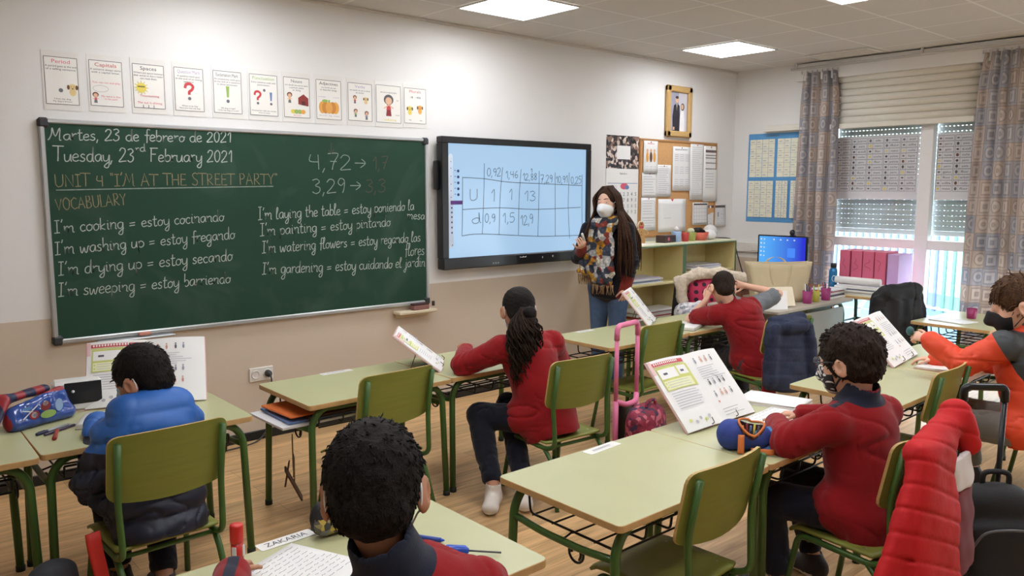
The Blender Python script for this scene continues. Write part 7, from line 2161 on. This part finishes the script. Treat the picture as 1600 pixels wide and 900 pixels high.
pen(.29, -3.165, .335, -3.24, .0065, mat('blue_cap', (40, 70, 160), rough=.35), 'short blue pen cap beside the correction pen on the front desk', cat='marker', name='marker', tipm=BLP)  # a loose pen cap, built as a short barrel with a blue tip
pen(.275, -3.345, .365, -3.475, .0035, mat('pencil_black', (40, 36, 38), rough=.4), 'thin black pencil lying near the right edge of the front desk', cat='pencil', name='pencil')
# ------------------------------------------------------------------ blue and orange pencil case of the boy with glasses
pb = thing('pencil_case', 'round blue pencil case with orange zip gaping open on the centre desk', 'pencil case', (1.725, -3.335, DZ), math.radians(-55))
PCB = mat('case_blue_cloth', (46, 66, 142), rough=.75, bump=.3, bscale=300); PCO = mat('case_orange_piping', (214, 120, 58), rough=.6); PCI = mat('case_dark_inside', (70, 38, 36), rough=.9); LBL = mat('light_blue_calculator', (76, 150, 212), rough=.35)
s = Sdf((-.16, -.12, -.02), (.16, .12, .18), .004)
s.ecap((-.052, 0, .056), (.05, .0, .052), (.058, .062), (.052, .05), (0, 1, 0), .01)
s.ell((.02, -.020, .100), (.048, .044, .062), None, 0, 's')
s.plane((0, 0, .001), (0, 0, -1)); s.disp(wob(.003, 50, 2, 5)); V, F = s.mesh()
mesh_np('body', V, F, [PCB, PCI], pb, (0, 0, 0), lambda c: (((c[:, 0] - .02) / .05) ** 2 + ((c[:, 1] + .020) / .046) ** 2 + ((c[:, 2] - .100) / .064) ** 2 < 1.03).astype(int), 1)
rim = []
for t in np.linspace(0, 2 * PI, 29)[:-1]:
    x, y = .02 + .048 * math.cos(t), -.018 + .040 * math.sin(t)
    q_ = max(0.05, 1 - (y / .06) ** 2); rim.append((x, y - .004, .052 + .060 * math.sqrt(q_) + .004 + (.004 if math.cos(t) < 0 else -.004)))
G().tube(rim, .0048, PCO, 6, True).build('zip_edge', pb)
G().sheet(lambda u, v: (-.030 + .024 * u, -.066 - .012 * v + .016 * (v - .5) ** 2, .075 - .072 * v), 3, 6, PCO, .004).build('pull_tab', pb)
G().sheet(lambda u, v: (.02 + .085 * u, -.062 - .006 * math.sin(3 * u), .004 + .022 * v), 6, 3, PCO, .004).build('bottom_strap', pb)
for q, c_ in enumerate((PCO, BARN, BLU, YEL, BDK)):
    G().tube([(-.006 + .012 * q, -.015 + .008 * (q % 3), .05), (-.012 + .015 * q, -.02 + .012 * (q % 2), .100 + .004 * (q % 2))], .004, c_, 7).build('crayon', pb)
lc = thing('calculator', 'light blue calculator leaning on the open blue pencil case', 'calculator', (1.770, -3.405, DZ), math.radians(-55))
TL = Matrix.Translation((0, 0, .040)) @ Matrix.Rotation(math.radians(58), 4, 'X') @ Matrix.Rotation(math.radians(24), 4, 'Z')
G().prism(rrect(.066, .10, .01, 4), 0, .012, LBL, LBL, TL, .002).build('body', lc)
k = Ink(TL @ Matrix.Translation((0, 0, .012))); k.ell(.02, -.03, .004, .003, BDK, 8); k.rect(-.025, .03, .008, .045, mat('calc_screen', (120, 176, 214)));
for q in range(9): k.ell(-.02 + .02 * (q % 3), .012 - .018 * (q // 3), .006, .005, mat('calc_key', (60, 120, 190)), 8)
k.build('keypad', lc)
# ------------------------------------------------------------------ H desk
tub('pencil_pot', 'small red and purple pot on the desk by the right curtain', 'pot', 5.92, -2.70, cont(.04, .08), mat('pot_red_purple', (150, 40, 92), rough=.4, var=.3, scale=40), None, DZ)
notebook(5.66, -2.66, -10, .2, .28, .003, 'white sheet near the far left edge of the desk by the right curtain', 'worksheet', 'paper')
# ------------------------------------------------------------------ things on and around the teacher desk
TZ_ = .7206
mo = thing('computer_monitor', 'computer monitor with a blue desktop picture in the corner', 'monitor', (6.08, -.94, .7406), math.radians(-88))
# local: screen faces -y
G().box((0, 0, .33), (.52, .035, .31), TVB, .006).build('housing', mo)
def winmat():
    m = emat('desktop_blue', (40, 110, 240), 1.0); t = m.node_tree; b = bsdf(m)
    tc = nd(t, 'ShaderNodeTexCoord'); sp = nd(t, 'ShaderNodeSeparateXYZ'); t.links.new(tc.outputs['Generated'], sp.inputs[0])
    cr = nd(t, 'ShaderNodeValToRGB'); cr.color_ramp.elements[0].color = (*lin((84, 176, 252)), 1); cr.color_ramp.elements[0].position = .1; cr.color_ramp.elements[1].color = (*lin((24, 40, 214)), 1); cr.color_ramp.elements[1].position = .95
    t.links.new(sp.outputs['X'], cr.inputs[0]); t.links.new(cr.outputs[0], b.inputs['Emission Color']); return m
G().box((0, -.019, .335), (.48, .004, .275), winmat(), 0).build('display', mo)
k = Ink(frame((-.24, -.0212, .1975), (1, 0, 0), (0, 0, 1)))
IC = emat('desktop_icon_white', (226, 238, 255), .9); IC2 = emat('desktop_window_pale', (70, 140, 250), 1.0)
for q in range(5): k.rect(.015, .24 - .04 * q, .03, .255 - .04 * q, IC); k.rect(.05, .24 - .04 * q, .062, .252 - .04 * q, IC)
for q in range(4): k.rect(.15 + .07 * q, .24, .165 + .07 * q, .252, IC)
k.rect(.3, .08, .38, .17, IC2); k.rect(0, 0, .48, .008, mat('task_bar', (60, 110, 200)))
k.build('icons', mo)
G().box((0, .03, .12), (.06, .03, .22), TVB, .004).build('stand_neck', mo); G().prism(rrect(.26, .18, .03, 4, 0, .02), .0, .014, TVB, TVB).build('stand_foot', mo)
wc_ = thing('webcam', 'small black round webcam clipped on top of the monitor', 'webcam', (6.08, -1.04, 1.2262), math.radians(-88))
G().ball((0, -.012, .03), (.026, .026, .03), TVB, 14).build('camera_ball', wc_); G().box((0, 0, .003), (.05, .04, .006), TVB, .002).build('clip', wc_)
# tote bag
tb = thing('tote_bag', 'large beige leather tote bag standing on the teacher desk before the monitor', 'bag', (5.19, -1.42, TZ_), math.radians(-38))
TOTE = mat('tote_beige_leather', (198, 182, 148), rough=.5, var=.05, bump=.25, bscale=160); TOTI = mat('tote_inside', (150, 134, 104), rough=.8)
g = G()
def side(sy):
    def f(u, v):
        x = (u - .5) * (.40 + .16 * v); y = sy * ((.075 - .035 * v) + .012 * math.sin(PI * u) * (1 - v)) ; z = .003 + .335 * v - .02 * v * math.sin(PI * u) * (1 if sy < 0 else .4)
        return (x, y, z)
    return f
g.sheet(side(-1), 12, 8, TOTE, .004); g.sheet(side(1), 12, 8, TOTE, .004)
for sx in (-1, 1):
    g.sheet(lambda u, v, sx=sx: (sx * (.20 + .08 * v - .035 * math.sin(PI * u) * v), (u - .5) * 2 * (.075 - .035 * v), .003 + .335 * v), 8, 8, TOTE, .004)
g.prism(rrect(.40, .15, .01), 0, .006, TOTE, TOTE); g.build('body', tb)
for sy in (-1, 1):
    G().sheet(lambda u, v, sy=sy: ((lambda a: (.085 * math.cos(a) * (1.0) + 0, sy * (.046 + .02 * math.sin(a)) + (v - .5) * .002, .30 - .24 * max(0, math.sin(a)) * (1 if sy < 0 else -.25) + 0))(PI * u)[0] + (v - .5) * .022 * (1 if u < .5 else -1), sy * (.052 + .018 * math.sin(PI * u)), .31 - (.22 if sy < 0 else -.06) * math.sin(PI * u)), 16, 2, TOTE, .004).build('handle', tb)
# pen pots
def pen_pot(x, y, m, label, cols, h=.105, r=.042):
    p = thing('pen_pot', label, 'pen pot', (x, y, TZ_), 0)
    G().lathe([(r * .82, 0), (r * .84, .003), (r, h), (r - .003, h), (r * .8, .006)], m, 20).build('cup', p)
    random.seed(int(x * 373))
    for c_ in cols:
        a = random.uniform(0, 6.28); q = r * .6
        G().tube([(q * .4 * math.cos(a), q * .4 * math.sin(a), .008), (q * 1.15 * math.cos(a), q * 1.15 * math.sin(a), h + random.uniform(.025, .06))], .0045, c_, 7).build('pen', p)
MAG = mat('magenta_mesh', (150, 44, 106), rough=.4); OLV = mat('yellow_green_tub', (176, 168, 62), rough=.4)
pen_pot(5.25, -1.665, MAG, 'magenta pen pot nearest the tote bag on the teacher desk', (CASEN, SHEET, MAG, BDK, PUR, CASEN))
pen_pot(5.40, -1.66, OLV, 'yellow green pot between the two magenta pen pots', (SHEET2, YEL, GRN), .09, .034)
pen_pot(5.56, -1.665, MAG, 'magenta pen pot nearer the window on the teacher desk', (BDK, CASEN, SHEET, MAG, BARN))
dc = thing('desk_calendar', 'white folded card calendar standing by the tote bag on the teacher desk', 'calendar', (4.93, -1.60, TZ_), math.radians(-32))
for sy in (-1, 1): G().box((0, 0, 0), (.20, .003, .16), mat('cream_card', (232, 222, 196), rough=.5), .0008, Matrix.Translation((0, sy * .04, .083)) @ Matrix.Rotation(sy * math.radians(24), 4, 'X')).build('card_leaf', dc)
k = Ink(Matrix.Translation((0, -.04, .083)) @ Matrix.Rotation(-math.radians(24), 4, 'X') @ frame((-.12, -.0016, -.085), (1, 0, 0), (0, 0, 1)))
k.rect(.015, .01, .11, .055, BTXT); k.rect(.05, .11, .07, .118, BDK); k.build('print', dc)
lf = thing('greeting_card', 'tilted white card leaning against the desk calendar', 'card', (4.76, -1.69, TZ_), math.radians(-30))
G().box((0, 0, 0), (.17, .003, .16), SHEET, .0008, Matrix.Translation((0, .02, .07)) @ Matrix.Rotation(-math.radians(20), 4, 'X') @ Matrix.Rotation(.1, 4, 'Y')).build('card_leaf', lf)
notebook(4.78, -1.52, -20, .22, .16, .012, 'white note pad with a dark cover at the left end of the teacher desk', 'note_pad', 'notebook', NBC, TZ_, .02)
stackp(5.80, -1.56, TZ_, .30, .22, 5, 'low pile of white and red papers at the window end of the teacher desk', (SHEET, BDK, SHEET, FR_, SHEET2))
# side desk: files, papers, bottle
SZ = .7356
stackp(6.06, -1.75, SZ, .28, .42, 6, 'pile of white papers on the side desk in front of the box files', (SHEET, SHEET2, SHEET, FB, SHEET, SHEET2))
rl = G().lathe([(.012, 0), (.032, .001), (.032, .40), (.012, .401)], SHEET, 20, Matrix.Translation((5.98, -1.94, SZ + .125)) @ Matrix.Rotation(-PI / 2, 4, 'X')).build('paper_roll')
_props(rl, 'white roll of paper lying on top of the paper pile on the side desk', 'paper roll')
BXP = mat('box_file_pink', (214, 104, 132), rough=.45, var=.03); BXL = mat('box_file_lilac', (206, 168, 216), rough=.45)
for i in range(5):
    lbl = ['pink box file nearest the blue bottle, first of the row', 'second pink box file from the blue bottle', 'third pink box file from the blue bottle', 'fourth pink box file, next to the lilac folder', 'pale lilac folder file at the right end of the box file row'][i]
    x, y = 6.34, -1.50 - i * .108 - (.01 if i > 3 else 0)
    b_ = thing('box_file', lbl, 'box file', (x, y, SZ), math.radians(random.uniform(-1.5, 1.5)), 'box files on the side desk')
    m_ = BXP if i < 4 else BXL
    hh = .375 if i < 4 else .36
    G().box((0, 0, hh / 2), (.26, .098, hh), m_, .003).build('body', b_)
    k = Ink(frame((-.1303, .049, 0), (0, -1, 0), (0, 0, 1)))
    if i < 4:
        random.seed(i); k.line(catmull([Vector((.02 + random.random() * .05, .2 + .1 * q / 5)) for q in range(6)], 4), .003, BARN); k.ell(.049, .04, .012, .012, BARN, 14)
        k.line([(.02, .11), (.08, .115)], .002, BARN)
    k.build('label_marks', b_)
bo = thing('water_bottle', 'blue metal water bottle with a black cap by the left curtain', 'bottle', (6.1, -1.50 + .0, SZ))
bo.location = (6.0, -1.50, SZ)
BOT = mat('bottle_blue', (40, 118, 170), rough=.3, metal=.3)
G().lathe([(.034, 0), (.037, .004), (.037, .19), (.03, .215), (.02, .225)], BOT, 22).build('body', bo); G().lathe([(.022, .225), (.026, .228), (.026, .262), (.02, .268)], TVB, 18).build('cap', bo)
G().tube([(-.012 * 1 + .016 * math.cos(t) + .012, -.0375, .13 + .026 * math.sin(t)) for t in np.linspace(0, 2 * PI, 20)][:-1], .0025, SHEET, 6, True, Matrix.Rotation(-.9, 4, 'Z')).build('logo_ring', bo)
# ------------------------------------------------------------------ soft things: SDF cloth
def slab_coat(name, label, cat, mats, mfn, prims, base, h=.007, quilt=None, folds=(.006, 30, 1), planes=(), child=None):
    p = thing(name, label, cat, base)
    lo = V3(9, 9, 9); hi = -lo
    for a in prims:
        for q in (a[0], a[1]): lo = np.minimum(lo, q); hi = np.maximum(hi, q)
    s = Sdf(lo - .34, hi + .34, h)
    for a in prims:
        if len(a) == 5: s.cone(*a[:5])
        else: s.ecap(a[0], a[1], a[2], a[3], a[4], a[5])
    for c_, n_ in planes: s.plane(c_, n_)
    if quilt: s.disp(quilt)
    if folds: s.disp(wob(folds[0], folds[1], folds[2], 6)); s.disp(wob(folds[0] * .5, folds[1] * 2.3, folds[2] + 1, 6))
    V, F = s.mesh()
    mesh_np('fabric', V, F, mats, p, base, mfn, 1)
    return p
RCO = mat('red_quilted_nylon', (190, 30, 34), rough=.7, spec=.25, var=.06, scale=9, bump=.4, bscale=40); WPA = fleece('white_panel_cloth', (222, 218, 216)); MAP = fleece('dark_maroon_cloth', (112, 24, 34))
def rq(x, y, z):
    v = (z * 1.0 + (x - 1.9) * .42 + (y + 4.0) * .2) / .088
    fr_ = np.abs(v - np.round(v)) * .088
    return .0055 * np.exp(-(fr_ / .006) ** 2)
rc = slab_coat('quilted_coat', 'bright red quilted coat hung over the back of the glasses boy chair', 'coat', [RCO], None,
    [((1.88, -3.985, .785), (1.80, -4.05, .27), (.165, .03), (.225, .036), (1, .05, 0), .03), ((1.77, -3.955, .785), (2.13, -3.945, .83), .036, .05, .04), ((2.12, -3.95, .855), (2.16, -3.985, .74), .055, .045, .03),
     ((1.79, -3.97, .74), (1.55, -3.95, .24), (.07, .036), (.15, .042), (1, .15, 0), .06)], (1.87, -4.0, 0), .006, rq, (.007, 14, 4))
def lining(name, z0, z1, m):
    s = Sdf((1.9, -4.2, z1 - .08), (2.35, -3.85, z0 + .08), .006)
    s.ecap((2.07, -4.0 - (.72 - z0) * .08, z0), (2.075, -4.0 - (.72 - z1) * .08, z1), (.095, .011), (.10, .012), (1, .05, 0), 0)
    s.plane((0, 0, z0), (0, 0, 1)); s.plane((0, 0, z1), (0, 0, -1)); s.disp(wob(.006, 30, 4, 6)); V, F = s.mesh()
    mesh_np(name, V, F, [m], rc, (1.87, -4.0, 0), None, 1)
lining('white_lining', .725, .60, WPA); lining('maroon_lining', .60, .30, MAP)
NVC = mat('dark_blue_padded', (34, 42, 66), rough=.85, var=.3, scale=60, bump=.5, bscale=200)
a14 = math.radians(-14); cxx, cyy = 4.10, -2.17
def on(x, y, z): return (cxx + x * math.cos(a14) - y * math.sin(a14), cyy + x * math.sin(a14) + y * math.cos(a14), z)
slab_coat('padded_jacket', 'dark blue padded jacket hung over the chair of the boy holding his head', 'jacket', [NVC], None,
    [(on(-.075, -.06, .755), on(-.09, -.10, .33), (.165, .035), (.18, .05), (math.cos(a14), math.sin(a14), 0), .03), (on(-.2, -.03, .775), on(.06, -.03, .785), .036, .036, .03), (on(-.23, -.06, .72), on(-.27, -.09, .36), .05, .045, .03), (on(.08, -.075, .72), on(.12, -.13, .38), .045, .045, .025), (on(-.12, -.09, .74), on(.0, -.10, .74), .05, .05, .03), (on(-.08, .02, .76), on(-.08, .035, .62), (.11, .012), (.1, .012), (math.cos(a14), math.sin(a14), 0), .02)],
    (cxx, cyy, 0), .0075, lambda x, y, z: crease(.012, 30, 5, (1, 1, 2))(x, y, z) + .004 * np.exp(-(np.abs(((z + .1 * x) / .09) - np.round((z + .1 * x) / .09)) * .09 / .006) ** 2), (.008, 26, 6))
slab_coat('red_jacket', 'maroon jacket hanging low beneath the dark blue padded jacket', 'jacket', [MAROON], None,
    [(on(-.20, -.02, .50), on(-.23, -.05, .27), (.07, .03), (.06, .035), (math.cos(a14), math.sin(a14), 0), .02), (on(.17, -.075, .46), on(.2, -.09, .30), (.05, .03), (.05, .03), (math.cos(a14), math.sin(a14), 0), .02), (on(-.2, -.03, .49), on(.17, -.06, .47), .028, .028, .02)],
    (cxx, cyy, 0), .0075, None, (.006, 26, 9))
# chair with black coat by the window
chair(5.62, -2.24, -28, 'olive chair hidden under a black coat by the window')
BKC = mat('black_coat_cloth', (22, 22, 25), rough=.7, var=.2, scale=20, bump=.3, bscale=120)
a40 = math.radians(-28); cx4, cy4 = 5.62, -2.24
def on4(x, y, z): return (cx4 + x * math.cos(a40) - y * math.sin(a40), cy4 + x * math.sin(a40) + y * math.cos(a40), z)
u4 = (math.cos(a40), math.sin(a40), 0)
slab_coat('black_coat', 'long black coat draped over the chair by the window', 'coat', [BKC], None,
    [(on4(0, -.06, .86), on4(0, -.12, .34), (.15, .045), (.24, .06), u4, .04), (on4(-.14, -.03, .845), on4(.14, -.03, .86), .06, .06, .05), (on4(-.19, .0, .80), on4(-.22, -.02, .42), .05, .06, .04), (on4(.19, .0, .80), on4(.22, -.02, .42), .05, .06, .04)], (cx4, cy4, 0), .008, (lambda x, y, z: crease(.022, 26, 8, (1, 1, 3))(x, y, z) - .008 * np.sin((x - cx4) * u4[0] * 55 + (y - cy4) * u4[1] * 55) * (z < .8)), (.010, 22, 15))
# pile of bags at the end of the shelves
bp_ = thing('polka_dot_backpack', 'pink polka dot backpack with cream fur trim slumped in front of the shelves', 'backpack', (4.98, -.83, 0), math.radians(-35))
PNKD = mat('pink_polka_cloth', (200, 52, 92), rough=.7)
t = PNKD.node_tree; b = bsdf(PNKD); tc = nd(t, 'ShaderNodeTexCoord'); mp = nd(t, 'ShaderNodeVectorMath', operation='MULTIPLY'); mp.inputs[1].default_value = (15, 0, 15); t.links.new(tc.outputs['Object'], mp.inputs[0])
fr1 = nd(t, 'ShaderNodeVectorMath', operation='FRACTION'); t.links.new(mp.outputs[0], fr1.inputs[0]); sb_ = nd(t, 'ShaderNodeVectorMath', operation='SUBTRACT'); sb_.inputs[1].default_value = (.5, 0, .5); t.links.new(fr1.outputs[0], sb_.inputs[0])
le_ = nd(t, 'ShaderNodeVectorMath', operation='LENGTH'); t.links.new(sb_.outputs[0], le_.inputs[0]); lt = nd(t, 'ShaderNodeMath', operation='LESS_THAN'); lt.inputs[1].default_value = .27; t.links.new(le_.outputs['Value'], lt.inputs[0])
mx = nd(t, 'ShaderNodeMix', data_type='RGBA'); mx.inputs['B'].default_value = (*lin((52, 24, 40)), 1); t.links.new(lt.outputs[0], mx.inputs['Factor']); t.links.new(b.inputs['Base Color'].links[0].from_socket, mx.inputs['A']); t.links.new(mx.outputs['Result'], b.inputs['Base Color'])
s = Sdf((-.35, -.3, -.02), (.35, .3, 1.1), .009)
s.ecap((0, 0, .48), (0, 0, .80), (.17, .11), (.15, .09), (1, 0, 0), .03); s.disp(wob(.008, 16, 4, 6)); V, F = s.mesh(); mesh_np('body', V, F, [PNKD], bp_, (0, 0, 0), None, 1)
s = Sdf((-.4, -.32, -.02), (.5, .32, 1.1), .008)
for a, b_ in (((-.24, -.04, .86), (-.08, -.06, .93)), ((-.08, -.06, .93), (.12, -.05, .93)), ((.12, -.05, .93), (.34, -.02, .88)), ((-.24, -.04, .86), (-.22, -.06, .70))): s.cone(a, b_, .045, .05, .03)
s.disp(wob(.010, 70, 2, 7)); s.disp(wob(.008, 150, 3, 7)); V, F = s.mesh(); mesh_np('fur_trim', V, F, [mat('cream_fur', (222, 206, 184), rough=1, var=.15, scale=50, bump=1, bscale=200)], bp_, (0, 0, 0), None, 0)
s = Sdf((-.45, -.3, -.02), (.45, .35, 1.1), .009)
s.ecap((-.26, .02, .02), (-.22, .02, .86), (.06, .10), (.05, .07), (1, 0, 0), .03); s.ecap((.05, .06, .02), (.05, .08, .50), (.26, .1), (.2, .08), (1, 0, 0), .03); s.cone((.24, .0, .86), (.33, .02, .80), .07, .05, .03); s.plane((0, 0, .002), (0, 0, -1)); s.disp(wob(.008, 18, 7, 6)); V, F = s.mesh()
mesh_np('black_straps_and_base', V, F, [BKC], bp_, (0, 0, 0), None, 1)
cl = slab_coat('patterned_bag', 'grey and white patterned cloth bag crumpled in front of the polka dot backpack', 'bag', [cell_mat('grey_patterned_cloth', 40, [(214, 212, 214), (150, 150, 158), (220, 218, 216), (196, 190, 196), (226, 224, 222)], .8)], None,
    [((4.62, -.93, .03), (4.66, -.90, .62), (.10, .09), (.13, .08), (.8, -.5, 0), .03), ((4.60, -.95, .60), (4.78, -.93, .66), .06, .05, .03)], (4.65, -.93, 0), .008, None, (.010, 30, 21), [((0, 0, .002), (0, 0, -1))])
# ------------------------------------------------------------------ trolley bags
tr_ = thing('trolley_bag', 'maroon patterned school trolley bag with a pink pull handle behind the girl chair', 'school bag', (2.52, -2.16, 0), math.radians(10))
MBAG = cell_mat('maroon_flower_cloth', 42, [(132, 34, 60), (110, 24, 48), (60, 40, 70), (150, 44, 70), (190, 96, 110), (120, 30, 54), (140, 36, 58)], .7); PKH = mat('pink_handle_plastic', (226, 122, 160), rough=.35)
s = Sdf((-.25, -.22, -.02), (.25, .22, .55), .007)
s.ecap((0, -.03, .14), (0, -.03, .36), (.17, .11), (.16, .095), (1, 0, 0), .03); s.ecap((0, -.10, .14), (0, -.09, .30), (.12, .05), (.12, .045), (1, 0, 0), .02); s.disp(wob(.006, 24, 3, 6)); V, F = s.mesh()
mesh_np('bag_body', V, F, [MBAG], tr_, (0, 0, 0), None, 1)
for sx in (-1, 1):
    G().tube([(sx * .115, .10, .1), (sx * .115, .10, .47)], .016, PKH, 12).build('handle_sleeve', tr_)
    G().tube([(sx * .115, .10, .45), (sx * .115, .10, .83)], .0125, PKH, 12).build('handle_post', tr_)
    G().lathe([(.01, -.014), (.045, -.012), (.045, .012), (.01, .014)], TVB, 18, Matrix.Translation((sx * .13, .08, .046)) @ Matrix.Rotation(PI / 2, 4, 'Y')).build('wheel', tr_)
G().tube(fillet([(-.115, .10, .82), (-.115, .10, .90), (.115, .10, .90), (.115, .10, .82)], .04, 6), .0155, PKH, 12).build('handle_grip', tr_)
G().tube(fillet([(-.115, .10, .47), (-.06, .07, .44), (.06, .07, .44), (.115, .10, .47)], .04, 6), .016, PKH, 12).build('handle_bridge', tr_)
G().box((0, .06, .1), (.28, .12, .02), TVB, .004).box((0, .11, .26), (.2, .012, .34), TVB, .003).build('trolley_frame', tr_)
G().tube(catmull([(-.05, -.06, .44), (-.04, -.06, .475), (.04, -.06, .475), (.05, -.06, .44)], 4), .010, MBAG, 8).build('top_loop', tr_)
tk_ = thing('trolley_bag', 'black school trolley bag with a black pull handle beside the red quilted coat', 'school bag', (2.53, -3.96, 0), math.radians(-47))
BBAG = mat('black_bag_cloth', (26, 25, 28), rough=.75, var=.2, scale=20, bump=.3, bscale=200)
s = Sdf((-.27, -.27, -.02), (.27, .22, .75), .008)
s.ecap((0, -.04, .15), (0, -.04, .42), (.16, .11), (.145, .09), (1, 0, 0), .03); s.ecap((0, -.14, .14), (0, -.12, .34), (.13, .06), (.13, .05), (1, 0, 0), .02); s.disp(wob(.007, 22, 5, 6)); V, F = s.mesh()
mesh_np('bag_body', V, F, [BBAG], tk_, (0, 0, 0), None, 1)
for sx in (-1, 1):
    G().tube([(sx * .075, .11, .1), (sx * .08, .11, .83)], .011, TVB, 10).build('handle_post', tk_)
    G().lathe([(.01, -.014), (.045, -.012), (.045, .012), (.01, .014)], TVB, 18, Matrix.Translation((sx * .14, .08, .046)) @ Matrix.Rotation(PI / 2, 4, 'Y')).build('wheel', tk_)
G().tube(fillet([(-.08, .11, .80), (-.08, .11, .86), (.08, .11, .86), (.08, .11, .80)], .025, 6), .016, TVB, 12).build('handle_grip', tk_)
G().box((0, .07, .1), (.3, .12, .02), TVB, .004).build('trolley_frame', tk_)
G().tube(catmull([(-.13, -.16, .28), (-.10, -.195, .36), (0, -.205, .38), (.10, -.195, .36), (.13, -.16, .28)], 5), .005, mat('zip_grey', (90, 90, 94), rough=.4), 6).build('pocket_zip', tk_)
G().tube(catmull([(-.05, -.03, .50), (-.04, -.03, .545), (.04, -.03, .545), (.05, -.03, .50)], 5), .011, BBAG, 8).build('top_loop', tk_)
kc = thing('key_ring_charm', 'yellow green plush charm clipped to the black trolley bag', 'charm', (2.47, -4.13, .26))
G().ball((0, 0, 0), (.024, .02, .038), mat('lime_plush', (190, 190, 50), rough=.9, var=.2, scale=60), 12).build('body', kc); G().tube([(0, 0, .035), (.006, .012, .09), (.01, .03, .11)], .003, mat('lime_cord', (200, 200, 120)), 6).build('cord', kc)
kb = thing('small_bottle', 'small dark blue bottle clipped to the black trolley bag', 'bottle', (2.53, -4.17, .15))
G().lathe([(.02, 0), (.024, .006), (.024, .09), (.012, .105)], mat('bottle_dark_blue', (34, 40, 110), rough=.25), 16).build('body', kb); G().lathe([(.014, .105), (.014, .13), (.008, .134)], mat('bottle_grey_cap', (150, 150, 160), rough=.3), 12).build('cap', kb)
# dark backpack with red strap by the blue jacket boy
sb2 = thing('school_backpack', 'dark school backpack with a red strap beside the blue jacket boy chair', 'backpack', (-.41, -1.86, 0), math.radians(15))
s = Sdf((-.25, -.2, -.02), (.25, .2, .5), .008); s.ecap((0, 0, .1), (0, .0, .27), (.10, .08), (.09, .06), (1, 0, 0), .02); s.plane((0, 0, .002), (0, 0, -1)); s.disp(wob(.008, 26, 5, 6)); V, F = s.mesh()
mesh_np('bag_body', V, F, [mat('dark_grey_bag', (48, 50, 56), rough=.8, var=.3, scale=30)], sb2, (0, 0, 0), None, 1)
G().sheet(lambda u, v: (.085 + .05 * u + .01 * math.sin(5 * v), -.10 - .02 * math.sin(3 * v), .06 + .36 * v), 4, 12, mat('red_strap', (200, 44, 34), rough=.6), .012).build('red_strap', sb2)
